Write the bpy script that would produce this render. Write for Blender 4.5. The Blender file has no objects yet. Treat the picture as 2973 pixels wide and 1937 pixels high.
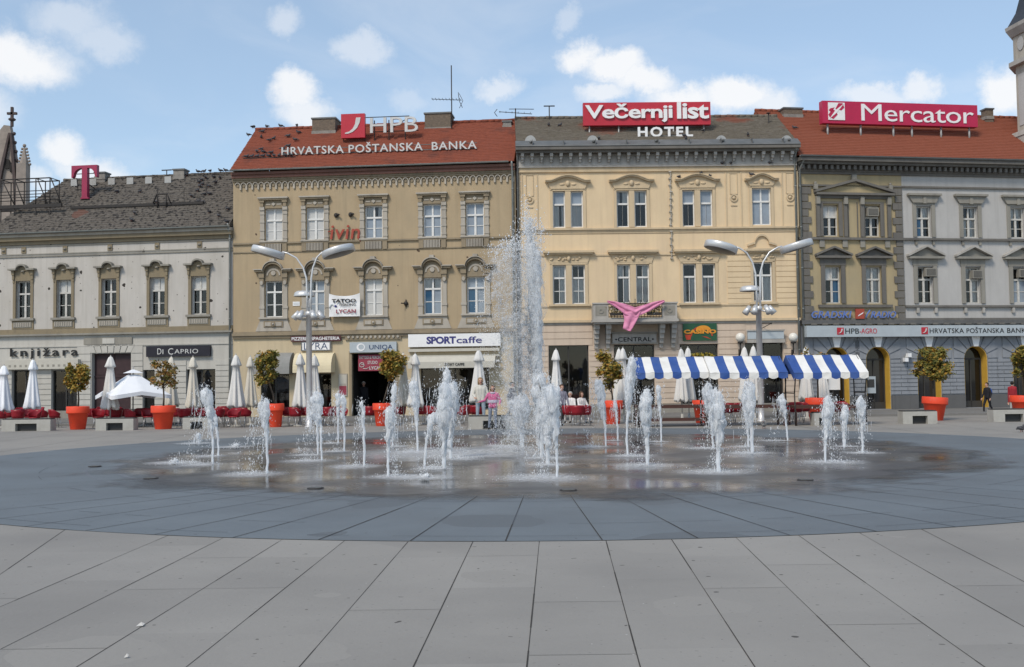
import bpy, math, random
import numpy as np
from mathutils import Vector, Matrix, noise
R = math.radians
random.seed(7)
sc = bpy.context.scene
COL = sc.collection

# ------------------------------------------------------------------ camera
PW, PH = 2973.0, 1937.0            # the photograph's own pixel grid, used to measure bearings
FPX, HOR, ROLL, EYE = 3080.0, 1112.0, 0.012, 1.7
CX, CY = PW/2, PH/2
pitch = math.atan((HOR-CY)/FPX)
fwd = Vector((0, math.cos(pitch), math.sin(pitch)))
up0 = Vector((0, -math.sin(pitch), math.cos(pitch)))
rt0 = Vector((1, 0, 0))
rt = rt0*math.cos(ROLL) - up0*math.sin(ROLL)
up = up0*math.cos(ROLL) + rt0*math.sin(ROLL)
EYEV = Vector((0, 0, EYE))
cam = bpy.data.cameras.new('camera')
cam.sensor_width = 36; cam.lens = FPX/PW*36
cam.clip_start = .1; cam.clip_end = 3000
co = bpy.data.objects.new('camera', cam); COL.objects.link(co)
m = Matrix((rt, up, -fwd)).transposed().to_4x4(); m.translation = EYEV
co.matrix_world = m
sc.camera = co

# ------------------------------------------------------------------ light
SUN_EL, SUN_AZ, SUN_STR, SKY_STR = 47, 212, 2.45, .13   # azimuth: compass, y = north
world = bpy.data.worlds.new('World'); sc.world = world
world.use_nodes = True
wt = world.node_tree; wn = wt.nodes; wl = wt.links
bg = wn['Background']; bg.inputs['Strength'].default_value = SKY_STR
sky = wn.new('ShaderNodeTexSky'); sky.sky_type = 'NISHITA'; sky.sun_disc = False
sky.sun_elevation = R(SUN_EL); sky.sun_rotation = R(SUN_AZ)
sky.air_density = 1.0; sky.dust_density = .5; sky.ozone_density = 1.2
sun = bpy.data.lights.new('sun', 'SUN'); sun.energy = SUN_STR; sun.angle = R(15); sun.color = (1, .90, .76)
so = bpy.data.objects.new('sun', sun); COL.objects.link(so)
sd = Vector((math.sin(R(SUN_AZ))*math.cos(R(SUN_EL)), math.cos(R(SUN_AZ))*math.cos(R(SUN_EL)), math.sin(R(SUN_EL))))
so.rotation_euler = sd.to_track_quat('Z', 'Y').to_euler()
vs = sc.view_settings; vs.view_transform = 'Standard'; vs.look = 'None'; vs.exposure = .17; vs.gamma = 1
vs.use_curve_mapping = False

def ray(px, py):
    return fwd*FPX + rt*(px-CX) - up*(py-CY)
def ground(px, py, z=0.):
    d = ray(px, py); return EYEV + d*((z-EYE)/d.z)
def atY(px, py, Y):
    d = ray(px, py); return EYEV + d*(Y/d.y)
def pxm(P):                         # pixels per metre at a point
    return FPX/(Vector(P)-EYEV).dot(fwd)

# clouds: soft lobes in sky directions, frayed by noise
def wnode(t, **k):
    n = wn.new(t)
    for a, b in k.items(): setattr(n, a, b)
    return n
tc = wnode('ShaderNodeTexCoord')
nz = wnode('ShaderNodeTexNoise'); nz.inputs['Scale'].default_value = 14; nz.inputs['Detail'].default_value = 8; nz.inputs['Roughness'].default_value = .68
wl.new(tc.outputs['Generated'], nz.inputs['Vector'])
sub = wnode('ShaderNodeVectorMath', operation='SUBTRACT'); wl.new(nz.outputs['Color'], sub.inputs[0]); sub.inputs[1].default_value = (.5, .5, .5)
mul = wnode('ShaderNodeVectorMath', operation='SCALE'); wl.new(sub.outputs[0], mul.inputs[0]); mul.inputs['Scale'].default_value = .062
warp = wnode('ShaderNodeVectorMath', operation='ADD'); wl.new(tc.outputs['Generated'], warp.inputs[0]); wl.new(mul.outputs[0], warp.inputs[1])
CL = [(55,165,150,75,1.),(215,60,110,55,.42),(300,120,90,55,.42),(205,440,75,60,.95),(270,500,110,55,.8),(100,540,60,50,.6),
      (870,270,70,60,.95),(900,330,90,60,.85),(1055,140,75,55,.5),(1180,290,80,50,.3),(1430,258,80,40,.6),(1690,170,75,55,1.),(1790,200,110,60,1.1),(1880,240,110,55,1.),
      (1980,290,130,50,1.),(1770,285,95,35,.8),(2140,275,110,65,1.1),(2220,300,90,50,.8),(2530,285,120,40,.7),(2655,262,60,45,.8),
      (2910,265,75,85,1.1),(825,60,70,50,.45),(1640,65,50,40,.35),(-200,300,200,100,.9),(3300,200,220,110,.9),(-500,120,260,80,.8),(3600,420,260,80,.9)]
acc = None
for (px, py, rx, ry, a) in CL:
    d = ray(px, py).normalized()
    s1 = wnode('ShaderNodeVectorMath', operation='SUBTRACT'); wl.new(warp.outputs[0], s1.inputs[0]); s1.inputs[1].default_value = d
    s2 = wnode('ShaderNodeVectorMath', operation='MULTIPLY'); wl.new(s1.outputs[0], s2.inputs[0])
    s2.inputs[1].default_value = (FPX/rx/.86, FPX/rx/.86, FPX/ry/.86)
    s3 = wnode('ShaderNodeVectorMath', operation='LENGTH'); wl.new(s2.outputs[0], s3.inputs[0])
    mr = wnode('ShaderNodeMapRange', interpolation_type='SMOOTHSTEP'); wl.new(s3.outputs['Value'], mr.inputs['Value'])
    mr.inputs['From Min'].default_value = 1.4; mr.inputs['From Max'].default_value = .42; mr.inputs['To Min'].default_value = 0; mr.inputs['To Max'].default_value = a
    if acc is None: acc = mr.outputs[0]
    else:
        ad = wnode('ShaderNodeMath', operation='MAXIMUM'); wl.new(acc, ad.inputs[0]); wl.new(mr.outputs[0], ad.inputs[1]); acc = ad.outputs[0]
nz2 = wnode('ShaderNodeTexNoise'); nz2.inputs['Scale'].default_value = 5; nz2.inputs['Detail'].default_value = 6; nz2.inputs['Roughness'].default_value = .55; nz2.inputs['Distortion'].default_value = .6
mp = wnode('ShaderNodeMapping'); mp.inputs['Scale'].default_value = (1, 1, 2.6); wl.new(tc.outputs['Generated'], mp.inputs['Vector']); wl.new(mp.outputs[0], nz2.inputs['Vector'])
wr = wnode('ShaderNodeMapRange', interpolation_type='SMOOTHSTEP'); wl.new(nz2.outputs['Fac'], wr.inputs['Value'])
wr.inputs['From Min'].default_value = .42; wr.inputs['From Max'].default_value = .8; wr.inputs['To Max'].default_value = .22
mx = wnode('ShaderNodeMath', operation='MAXIMUM', use_clamp=True); wl.new(acc, mx.inputs[0]); wl.new(wr.outputs[0], mx.inputs[1])
ml = wnode('ShaderNodeMath', operation='MULTIPLY'); wl.new(mx.outputs[0], ml.inputs[0]); ml.inputs[1].default_value = .93
# a thin veil over the whole sky: the day's milky air
veil = wnode('ShaderNodeMix', data_type='RGBA'); veil.inputs['Factor'].default_value = .25
wl.new(sky.outputs[0], veil.inputs['A']); veil.inputs['B'].default_value = (5.1, 6.5, 7.7, 1)
mixc = wnode('ShaderNodeMix', data_type='RGBA'); wl.new(ml.outputs[0], mixc.inputs['Factor'])
wl.new(veil.outputs['Result'], mixc.inputs['A']); mixc.inputs['B'].default_value = (6.6, 6.65, 6.75, 1)
wl.new(mixc.outputs['Result'], bg.inputs['Color'])

# ------------------------------------------------------------------ helpers
class MB:
    def __init__(s): s.v = []; s.f = []; s.m = []; s.sm = []
    def add(s, vs, fs, mi=0, smooth=False):
        o = len(s.v); s.v += [tuple(p) for p in vs]
        for f in fs: s.f.append([i+o for i in f]); s.m.append(mi); s.sm.append(smooth)
        return s
    def box(s, x0, x1, y0, y1, z0, z1, mi=0):
        return s.add([(x0,y0,z0),(x1,y0,z0),(x1,y1,z0),(x0,y1,z0),(x0,y0,z1),(x1,y0,z1),(x1,y1,z1),(x0,y1,z1)],
              [(0,3,2,1),(4,5,6,7),(0,1,5,4),(1,2,6,5),(2,3,7,6),(3,0,4,7)], mi)
    def prism(s, poly, y0, y1, mi=0):            # (x, z) outline extruded along y
        n = len(poly)
        return s.add([(x,y0,z) for x,z in poly]+[(x,y1,z) for x,z in poly],
              [tuple(range(n)), tuple(range(2*n-1, n-1, -1))]+[(i,i+n,(i+1)%n+n,(i+1)%n) for i in range(n)], mi)
    def sweep(s, prof, x0, x1, mi=0):            # (y, z) profile along x
        n = len(prof)
        return s.add([(x0,y,z) for y,z in prof]+[(x1,y,z) for y,z in prof],
              [tuple(range(n)), tuple(range(2*n-1, n-1, -1))]+[(i,i+n,(i+1)%n+n,(i+1)%n) for i in range(n)], mi)
    def tube(s, path, r, n=8, mi=0, smooth=True, cap=True):
        path = [Vector(p) for p in path]; k = len(path)
        rs = r if isinstance(r, (list, tuple)) else [r]*k
        vs = []; ref = None
        for i, p in enumerate(path):
            t = (path[min(i+1,k-1)]-path[max(i-1,0)])
            t = t.normalized() if t.length > 1e-9 else Vector((0,0,1))
            if ref is None: ref = Vector((1,0,0)) if abs(t.x) < .8 else Vector((0,1,0))
            a = (ref - t*ref.dot(t)).normalized(); ref = a; b = t.cross(a)
            for j in range(n):
                th = 2*math.pi*j/n; vs.append(p+(a*math.cos(th)+b*math.sin(th))*rs[i])
        fs = [(i*n+j, i*n+(j+1)%n, (i+1)*n+(j+1)%n, (i+1)*n+j) for i in range(k-1) for j in range(n)]
        if cap: fs += [tuple(range(n-1,-1,-1)), tuple(range((k-1)*n, k*n))]
        return s.add(vs, fs, mi, smooth)
    def lathe(s, prof, n=24, c=(0,0,0), mod=None, mi=0, smooth=True, cap=True):   # prof (r, z)
        vs = []
        for k, (r, z) in enumerate(prof):
            for j in range(n):
                th = 2*math.pi*j/n; q = r*(mod(th, k) if mod else 1)
                vs.append((c[0]+q*math.cos(th), c[1]+q*math.sin(th), c[2]+z))
        fs = [(i*n+j, i*n+(j+1)%n, (i+1)*n+(j+1)%n, (i+1)*n+j) for i in range(len(prof)-1) for j in range(n)]
        if cap: fs += [tuple(range(n-1,-1,-1)), tuple(range((len(prof)-1)*n, len(prof)*n))]
        return s.add(vs, fs, mi, smooth)
    def ball(s, c, r, nu=10, nv=6, mi=0, smooth=True):
        if not isinstance(r, (tuple, list)): r = (r, r, r)
        vs = []
        for i in range(1, nv):
            ph = math.pi*i/nv
            for j in range(nu):
                th = 2*math.pi*j/nu
                vs.append((c[0]+r[0]*math.sin(ph)*math.cos(th), c[1]+r[1]*math.sin(ph)*math.sin(th), c[2]+r[2]*math.cos(ph)))
        vs += [(c[0],c[1],c[2]+r[2]),(c[0],c[1],c[2]-r[2])]
        fs = [(i*nu+j, (i+1)*nu+j, (i+1)*nu+(j+1)%nu, i*nu+(j+1)%nu) for i in range(nv-2) for j in range(nu)]
        t = (nv-1)*nu
        fs += [(t, j, (j+1)%nu) for j in range(nu)] + [(t+1, (nv-2)*nu+(j+1)%nu, (nv-2)*nu+j) for j in range(nu)]
        return s.add(vs, fs, mi, smooth)
    def octa(s, c, rx, rz, mi=0):
        x, y, z = c
        return s.add([(x+rx,y,z),(x,y+rx,z),(x-rx,y,z),(x,y-rx,z),(x,y,z+rz),(x,y,z-rz)],
              [(0,1,4),(1,2,4),(2,3,4),(3,0,4),(1,0,5),(2,1,5),(3,2,5),(0,3,5)], mi, True)
    def mesh(s, name, mats):
        me = bpy.data.meshes.new(name); me.from_pydata(s.v, [], s.f)
        for mm in (mats if isinstance(mats, (list, tuple)) else [mats]): me.materials.append(mm)
        me.polygons.foreach_set('material_index', s.m); me.polygons.foreach_set('use_smooth', s.sm)
        me.update(); return me
    def build(s, name, mats, parent=None):
        o = bpy.data.objects.new(name, s.mesh(name, mats)); COL.objects.link(o)
        if parent is not None: o.parent = parent
        return o

def tag(o, label=None, cat=None, group=None, kind=None):
    if label: o['label'] = label
    if cat: o['category'] = cat
    if group: o['group'] = group
    if kind: o['kind'] = kind
    return o
def thing(name, label, cat, loc=(0,0,0), rz=0., group=None):
    o = bpy.data.objects.new(name, None); COL.objects.link(o)
    o.location = loc; o.rotation_euler = (0,0,rz); o.empty_display_size = .3
    return tag(o, label, cat, group)
def copy_tree(o, parent=None):
    c = o.copy(); COL.objects.link(c)
    if parent is not None: c.parent = parent
    for ch in KIDS.get(o.name, [ch for ch in o.children]): copy_tree(ch, c)
    return c
KIDS = {}

def mat(name, c1, c2=None, scale=3., rough=.8, metal=0., bump=0., bscale=None, detail=6., stretch=(1,1,1), spec=.3, c3=None, s3=.7, pow3=(.5,.75), emit=None):
    mt = bpy.data.materials.new(name); mt.use_nodes = True
    t = mt.node_tree; n = t.nodes; l = t.links; b = n['Principled BSDF']
    b.inputs['Roughness'].default_value = rough; b.inputs['Metallic'].default_value = metal
    b.inputs['Specular IOR Level'].default_value = spec
    tcn = n.new('ShaderNodeTexCoord'); mpn = n.new('ShaderNodeMapping'); mpn.inputs['Scale'].default_value = stretch
    l.new(tcn.outputs['Object'], mpn.inputs['Vector'])
    if c2 is None: c2 = tuple(x*.85 for x in c1)
    nn = n.new('ShaderNodeTexNoise'); nn.inputs['Scale'].default_value = scale; nn.inputs['Detail'].default_value = detail; nn.inputs['Roughness'].default_value = .65
    l.new(mpn.outputs[0], nn.inputs['Vector'])
    mr = n.new('ShaderNodeMapRange'); l.new(nn.outputs['Fac'], mr.inputs['Value']); mr.inputs['From Min'].default_value = .3; mr.inputs['From Max'].default_value = .7
    mx = n.new('ShaderNodeMix'); mx.data_type = 'RGBA'; l.new(mr.outputs[0], mx.inputs['Factor'])
    mx.inputs['A'].default_value = (*c1, 1); mx.inputs['B'].default_value = (*c2, 1)
    out = mx.outputs['Result']
    if c3 is not None:
        n3 = n.new('ShaderNodeTexNoise'); n3.inputs['Scale'].default_value = s3; n3.inputs['Detail'].default_value = 5
        l.new(mpn.outputs[0], n3.inputs['Vector'])
        m3 = n.new('ShaderNodeMapRange'); l.new(n3.outputs['Fac'], m3.inputs['Value']); m3.inputs['From Min'].default_value = pow3[0]; m3.inputs['From Max'].default_value = pow3[1]
        x3 = n.new('ShaderNodeMix'); x3.data_type = 'RGBA'; l.new(m3.outputs[0], x3.inputs['Factor']); l.new(out, x3.inputs['A']); x3.inputs['B'].default_value = (*c3, 1)
        out = x3.outputs['Result']
    l.new(out, b.inputs['Base Color'])
    if bump:
        bn = n.new('ShaderNodeTexNoise'); bn.inputs['Scale'].default_value = bscale or scale*6; bn.inputs['Detail'].default_value = 4
        l.new(tcn.outputs['Object'], bn.inputs['Vector'])
        bp = n.new('ShaderNodeBump'); bp.inputs['Strength'].default_value = bump; bp.inputs['Distance'].default_value = .03
        l.new(bn.outputs['Fac'], bp.inputs['Height']); l.new(bp.outputs[0], b.inputs['Normal'])
    mt['out'] = 1
    return mt
def specks(mt, scale, thr, col, dens=.35, plane='xy'):
    """small separate spots (chips, gum, dirt) scattered over a surface"""
    t = mt.node_tree; n = t.nodes; l = t.links; b = n['Principled BSDF']
    src = b.inputs['Base Color'].links[0].from_socket
    tcn = n.new('ShaderNodeTexCoord')
    wz = n.new('ShaderNodeTexNoise'); wz.inputs['Scale'].default_value = scale*3; l.new(tcn.outputs['Object'], wz.inputs['Vector'])
    wa = n.new('ShaderNodeVectorMath'); wa.operation = 'MULTIPLY_ADD'; l.new(wz.outputs['Color'], wa.inputs[0]); wa.inputs[1].default_value = (.25/scale,)*3; l.new(tcn.outputs['Object'], wa.inputs[2])
    v = n.new('ShaderNodeTexVoronoi'); v.voronoi_dimensions = '2D'; v.inputs['Scale'].default_value = scale
    if plane == 'xz':
        sx = n.new('ShaderNodeSeparateXYZ'); cx_ = n.new('ShaderNodeCombineXYZ'); l.new(wa.outputs[0], sx.inputs[0]); l.new(sx.outputs['X'], cx_.inputs['X']); l.new(sx.outputs['Z'], cx_.inputs['Y']); l.new(cx_.outputs[0], v.inputs['Vector'])
    else: l.new(wa.outputs[0], v.inputs['Vector'])
    sp = n.new('ShaderNodeSeparateColor'); l.new(v.outputs['Color'], sp.inputs[0])
    g = n.new('ShaderNodeMath'); g.operation = 'LESS_THAN'; l.new(sp.outputs[0], g.inputs[0]); g.inputs[1].default_value = dens
    sz = n.new('ShaderNodeMath'); sz.operation = 'MULTIPLY'; l.new(sp.outputs[1], sz.inputs[0]); sz.inputs[1].default_value = thr
    d = n.new('ShaderNodeMath'); d.operation = 'LESS_THAN'; l.new(v.outputs['Distance'], d.inputs[0]); l.new(sz.outputs[0], d.inputs[1])
    f = n.new('ShaderNodeMath'); f.operation = 'MULTIPLY'; l.new(g.outputs[0], f.inputs[0]); l.new(d.outputs[0], f.inputs[1])
    x = n.new('ShaderNodeMix'); x.data_type = 'RGBA'; l.new(f.outputs[0], x.inputs['Factor']); l.new(src, x.inputs['A']); x.inputs['B'].default_value = (*col, 1)
    l.new(x.outputs['Result'], b.inputs['Base Color'])
    return mt
def glass(name, col, rough=.04, spec=.5):
    return mat(name, col, tuple(x*.7 for x in col), 1.3, rough, spec=spec)
def foam(name, lo, hi, scale, stretch, col=(.93,.945,.96), radial=False):
    """white water: scattering film with ragged holes"""
    mt = bpy.data.materials.new(name); mt.use_nodes = True
    t = mt.node_tree; n = t.nodes; l = t.links; n.remove(n['Principled BSDF'])
    o = n['Material Output']
    d = n.new('ShaderNodeBsdfDiffuse'); d.inputs[0].default_value = (*col, 1)
    tl = n.new('ShaderNodeBsdfTranslucent'); tl.inputs[0].default_value = (*col, 1)
    gl = n.new('ShaderNodeBsdfGlossy'); gl.inputs[1].default_value = .2
    a = n.new('ShaderNodeMixShader'); a.inputs[0].default_value = .55; l.new(d.outputs[0], a.inputs[1]); l.new(tl.outputs[0], a.inputs[2])
    g2 = n.new('ShaderNodeMixShader'); g2.inputs[0].default_value = .02; l.new(a.outputs[0], g2.inputs[1]); l.new(gl.outputs[0], g2.inputs[2])
    tr = n.new('ShaderNodeBsdfTransparent')
    tcn = n.new('ShaderNodeTexCoord'); mpn = n.new('ShaderNodeMapping'); mpn.inputs['Scale'].default_value = stretch; l.new(tcn.outputs['Object'], mpn.inputs[0])
    nn = n.new('ShaderNodeTexNoise'); nn.inputs['Scale'].default_value = scale; nn.inputs['Detail'].default_value = 6; nn.inputs['Roughness'].default_value = .7; l.new(mpn.outputs[0], nn.inputs['Vector'])
    mr = n.new('ShaderNodeMapRange'); mr.inputs['From Min'].default_value = lo; mr.inputs['From Max'].default_value = hi; l.new(nn.outputs['Fac'], mr.inputs['Value'])
    fac = mr.outputs[0]
    if radial:
        ln = n.new('ShaderNodeVectorMath'); ln.operation = 'LENGTH'; l.new(tcn.outputs['Object'], ln.inputs[0])
        r2 = n.new('ShaderNodeMapRange'); r2.inputs['From Min'].default_value = radial; r2.inputs['From Max'].default_value = radial*.3; l.new(ln.outputs['Value'], r2.inputs['Value'])
        mm = n.new('ShaderNodeMath'); mm.operation = 'MULTIPLY'; l.new(fac, mm.inputs[0]); l.new(r2.outputs[0], mm.inputs[1]); fac = mm.outputs[0]
    m2 = n.new('ShaderNodeMixShader'); l.new(fac, m2.inputs[0]); l.new(tr.outputs[0], m2.inputs[1]); l.new(g2.outputs[0], m2.inputs[2])
    l.new(m2.outputs[0], o.inputs[0])
    return mt

# text ------------------------------------------------------------------
_tc = {}
def text_geo(body, bold=0., shear=0., depth=.05, space=1.):
    key = (body, bold, shear, depth, space)
    if key not in _tc:
        c = bpy.data.curves.new('text', 'FONT'); c.body = body; c.offset = bold; c.shear = shear; c.extrude = depth; c.resolution_u = 3; c.space_character = space
        o = bpy.data.objects.new('text', c); COL.objects.link(o)
        bpy.context.view_layer.update()
        me = bpy.data.meshes.new_from_object(o.evaluated_get(bpy.context.evaluated_depsgraph_get()))
        bpy.data.objects.remove(o); bpy.data.curves.remove(c)
        vs = np.empty(len(me.vertices)*3); me.vertices.foreach_get('co', vs); vs = vs.reshape(-1, 3)
        fs = [list(p.vertices) for p in me.polygons]
        bpy.data.meshes.remove(me); _tc[key] = (vs, fs)
    return _tc[key]
def letters(parent, body, x0, x1, z0, z1, yf, mt, bold=.02, depth=.04, shear=0., name='lettering', space=1.):
    """lettering filling the box x0..x1, z0..z1, its face at y = yf, 'depth' thick behind"""
    vs, fs = text_geo(body, bold, shear, .05, space)
    lo, hi = vs.min(0), vs.max(0)
    q = (vs-lo)/(hi-lo)
    w = np.stack([x0+q[:,0]*(x1-x0), yf+(1-q[:,2])*depth, z0+q[:,1]*(z1-z0)], 1)
    mb = MB(); mb.add(w.tolist(), fs, 0)
    return mb.build(name, mt, parent)

# ------------------------------------------------------------------ materials
M = {}
def wallmat(name, c, grime, **k):
    mt = mat(name, c, tuple(x*.86 for x in c), 1.1, .9, bump=.15, bscale=9, stretch=(1,1,.45), c3=grime, s3=.9, pow3=(.47,.8), spec=.15, **k)
    t = mt.node_tree; n = t.nodes; l = t.links; bb = n['Principled BSDF']; src = bb.inputs['Base Color'].links[0].from_socket   # old rain streaks
    tcn = n.new('ShaderNodeTexCoord'); mp_ = n.new('ShaderNodeMapping'); mp_.inputs['Scale'].default_value = (4.5,4.5,.22); l.new(tcn.outputs['Object'], mp_.inputs[0])
    nn = n.new('ShaderNodeTexNoise'); nn.inputs['Scale'].default_value = 1.; nn.inputs['Detail'].default_value = 5; l.new(mp_.outputs[0], nn.inputs['Vector'])
    mr = n.new('ShaderNodeMapRange'); mr.inputs['From Min'].default_value = .5; mr.inputs['From Max'].default_value = .78; mr.inputs['To Max'].default_value = .55; l.new(nn.outputs['Fac'], mr.inputs['Value'])
    x = n.new('ShaderNodeMix'); x.data_type = 'RGBA'; l.new(mr.outputs[0], x.inputs['Factor']); l.new(src, x.inputs['A']); x.inputs['B'].default_value = (*[v*.82 for v in grime], 1); l.new(x.outputs['Result'], bb.inputs['Base Color'])
    return mt
M['white_plaster'] = specks(specks(wallmat('white_plaster', (.50,.475,.44), (.40,.375,.335)), 1.1, .1, (.05,.045,.04), .42, 'xz'), 2.7, .085, (.12,.11,.1), .3, 'xz')
M['ochre_trim'] = wallmat('ochre_trim', (.26,.215,.145), (.2,.17,.125))
M['grey_trim'] = wallmat('grey_trim', (.29,.275,.24), (.2,.19,.17))
M['white_shopfront'] = wallmat('white_shopfront', (.50,.485,.445), (.42,.40,.36))
M['ochre_plaster'] = specks(wallmat('ochre_plaster', (.42,.33,.215), (.34,.275,.185)), .8, .055, (.1,.07,.05), .25, 'xz')
M['cream_shop_wall'] = wallmat('cream_shop_wall', (.56,.465,.315), (.48,.405,.29))
M['pale_stone'] = wallmat('pale_stone', (.44,.405,.35), (.30,.27,.23))
M['tan_stone'] = wallmat('tan_stone', (.30,.245,.17), (.2,.17,.13))
M['cream_plaster'] = wallmat('cream_plaster', (.70,.55,.36), (.64,.495,.335))
M['cream_trim'] = wallmat('cream_trim', (.60,.475,.315), (.46,.375,.265))
M['pink_stone'] = wallmat('pink_stone', (.60,.49,.39), (.52,.42,.34))
M['cornice_grey'] = wallmat('cornice_grey', (.42,.40,.37), (.29,.275,.25))
M['yellow_plaster'] = wallmat('yellow_plaster', (.42,.34,.205), (.33,.28,.19))
M['grey_plaster'] = wallmat('grey_plaster', (.455,.445,.43), (.40,.39,.375))
M['dark_trim'] = wallmat('dark_trim', (.17,.16,.145), (.11,.105,.1))
M['blue_grey_stone'] = wallmat('blue_grey_stone', (.27,.285,.31), (.2,.21,.225))
M['plinth'] = wallmat('plinth', (.13,.13,.13), (.1,.1,.1))
M['cornice_red'] = wallmat('cornice_red', (.2,.105,.085), (.15,.09,.07))
M['zinc'] = mat('zinc', (.30,.31,.30), (.2,.22,.21), 2, .5, .3)
M['zinc_dark'] = mat('zinc_dark', (.16,.165,.165), (.11,.115,.115), 2, .55, .2)
M['roof_grey'] = mat('roof_grey', (.09,.08,.07), (.15,.135,.118), 9, .9, bump=.6, bscale=14, c3=(.035,.033,.032), s3=6, pow3=(.5,.62), spec=.15)
specks(M['roof_grey'], .4, .3, (.13,.075,.06), .16)
M['roof_moss'] = mat('roof_moss', (.115,.10,.083), (.17,.15,.12), 7, .9, bump=.6, bscale=14, c3=(.2,.085,.06), s3=.55, pow3=(.57,.68), spec=.15)
M['roof_red'] = mat('roof_red', (.25,.075,.045), (.19,.06,.04), 6, .85, bump=.4, bscale=14, c3=(.12,.05,.04), s3=.8, pow3=(.55,.75), spec=.15)
M['roof_new'] = mat('roof_new', (.25,.082,.05), (.215,.07,.042), 4, .85, bump=.3, bscale=14, spec=.15)
M['chimney_brick'] = mat('chimney_brick', (.2,.155,.115), (.1,.085,.07), 7, .9, bump=.5, stretch=(1,1,2.5))
M['chimney_render'] = mat('chimney_render', (.3,.28,.25), (.17,.16,.15), 4, .9, bump=.3)
M['window_white'] = mat('window_white', (.72,.72,.71), (.6,.6,.58), 5, .5)
M['window_old'] = mat('window_old', (.6,.59,.56), (.42,.41,.38), 8, .6)
M['pane_dark'] = glass('pane_dark', (.025,.025,.027))
M['pane_black'] = glass('pane_black', (.008,.008,.008))
M['pane_grey'] = mat('pane_grey', (.2,.2,.2), (.12,.12,.12), 3, .06, stretch=(14,1,.2), spec=.5)
M['pane_blind'] = mat('pane_blind', (.68,.68,.66), (.58,.58,.56), 3, .7, stretch=(1,1,8), spec=.2)
M['pane_white'] = mat('pane_white', (.52,.52,.51), (.45,.45,.44), 3, .12, stretch=(1,1,8), spec=.5)
M['net_curtain'] = mat('net_curtain', (.66,.65,.63), (.5,.49,.48), 4, .85, stretch=(3,1,.3))
M['pane_sky'] = mat('pane_sky', (.26,.31,.37), (.2,.23,.27), 2, .05, spec=.6)  # opaque pane, the sky's reflection painted in as its blue-grey base colour
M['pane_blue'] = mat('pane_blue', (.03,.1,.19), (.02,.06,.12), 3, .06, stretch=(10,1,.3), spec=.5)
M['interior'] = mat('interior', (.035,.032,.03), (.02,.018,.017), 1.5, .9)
M['shop_stuff'] = mat('shop_stuff', (.16,.13,.1), (.05,.05,.05), 4, .8)
def sg():
    mt = bpy.data.materials.new('shop_glass'); mt.use_nodes = True
    t = mt.node_tree; n = t.nodes; l = t.links; n.remove(n['Principled BSDF'])
    a = n.new('ShaderNodeBsdfTransparent'); a.inputs[0].default_value = (.93,.95,.95,1)
    g = n.new('ShaderNodeBsdfGlossy'); g.inputs[1].default_value = .02
    fr = n.new('ShaderNodeFresnel'); fr.inputs[0].default_value = 1.6
    mx = n.new('ShaderNodeMixShader'); l.new(fr.outputs[0], mx.inputs[0]); l.new(a.outputs[0], mx.inputs[1]); l.new(g.outputs[0], mx.inputs[2]); l.new(mx.outputs[0], n['Material Output'].inputs[0])
    return mt
M['shop_glass'] = sg()
M['dark_frame'] = mat('dark_frame', (.05,.048,.045), None, 5, .5)
M['door_brown'] = mat('door_brown', (.055,.03,.032), (.035,.02,.022), 3, .5)
M['yellow_paint'] = mat('yellow_paint', (.62,.38,.06), (.52,.31,.05), 3, .6)
M['sign_red'] = mat('sign_red', (.47,.032,.05), (.42,.028,.045), 2, .35)
M['sign_crimson'] = mat('sign_crimson', (.46,.022,.075), (.4,.02,.065), 2, .35)
M['sign_magenta'] = mat('sign_magenta', (.33,.035,.085), (.27,.03,.07), 2, .4)
M['sign_white'] = mat('sign_white', (.8,.8,.8), (.72,.72,.72), 3, .4)
M['letter_grey'] = mat('letter_grey', (.58,.58,.57), (.48,.48,.47), 3, .4)
M['sign_black'] = mat('sign_black', (.022,.02,.03), (.015,.014,.02), 3, .35)
M['letter_black'] = mat('letter_black', (.02,.02,.02), None, 3, .5)
M['letter_navy'] = mat('letter_navy', (.05,.05,.2), (.04,.04,.15), 3, .4)
M['letter_darkblue'] = mat('letter_darkblue', (.03,.06,.14), None, 3, .4)
M['letter_blue'] = mat('letter_blue', (.12,.2,.5), None, 3, .4)
M['sign_grey'] = mat('sign_grey', (.42,.47,.5), (.37,.41,.44), 2, .35)
M['sign_maroon'] = mat('sign_maroon', (.09,.03,.035), None, 2, .5)
M['banner_red'] = mat('banner_red', (.3,.05,.08), (.24,.04,.06), 2, .6)
M['graffiti_red'] = mat('graffiti_red', (.38,.07,.045), (.3,.06,.04), 6, .6)
M['awning_grey'] = mat('awning_grey', (.27,.27,.26), (.22,.22,.21), 3, .8)
M['awning_cream'] = mat('awning_cream', (.66,.58,.4), (.6,.52,.36), 3, .8)
M['awning_beige'] = mat('awning_beige', (.5,.48,.42), (.44,.42,.37), 3, .8)
M['casino_green'] = mat('casino_green', (.025,.1,.05), (.02,.07,.04), 3, .4)
M['casino_gold'] = mat('casino_gold', (.7,.32,.03), (.6,.22,.03), 9, .4)
M['casino_red'] = mat('casino_red', (.5,.06,.03), None, 9, .4)
M['steel'] = mat('steel', (.5,.5,.5), (.4,.4,.4), 4, .35, .7)
M['galvanised'] = mat('galvanised', (.4,.4,.39), (.32,.32,.31), 4, .5, .3)
M['lamp_metal'] = mat('lamp_metal', (.68,.68,.68), (.58,.58,.58), 3, .38, .45)
M['lamp_lens'] = mat('lamp_lens', (.14,.14,.14), (.05,.05,.05), 40, .35)
M['dark_iron'] = mat('dark_iron', (.025,.025,.025), (.04,.033,.03), 8, .6)
M['pot_red'] = mat('pot_red', (.78,.075,.03), (.7,.06,.025), 3.5, .55, c3=(.58,.065,.032), s3=2.2, pow3=(.52,.8), bump=.1)
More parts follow.
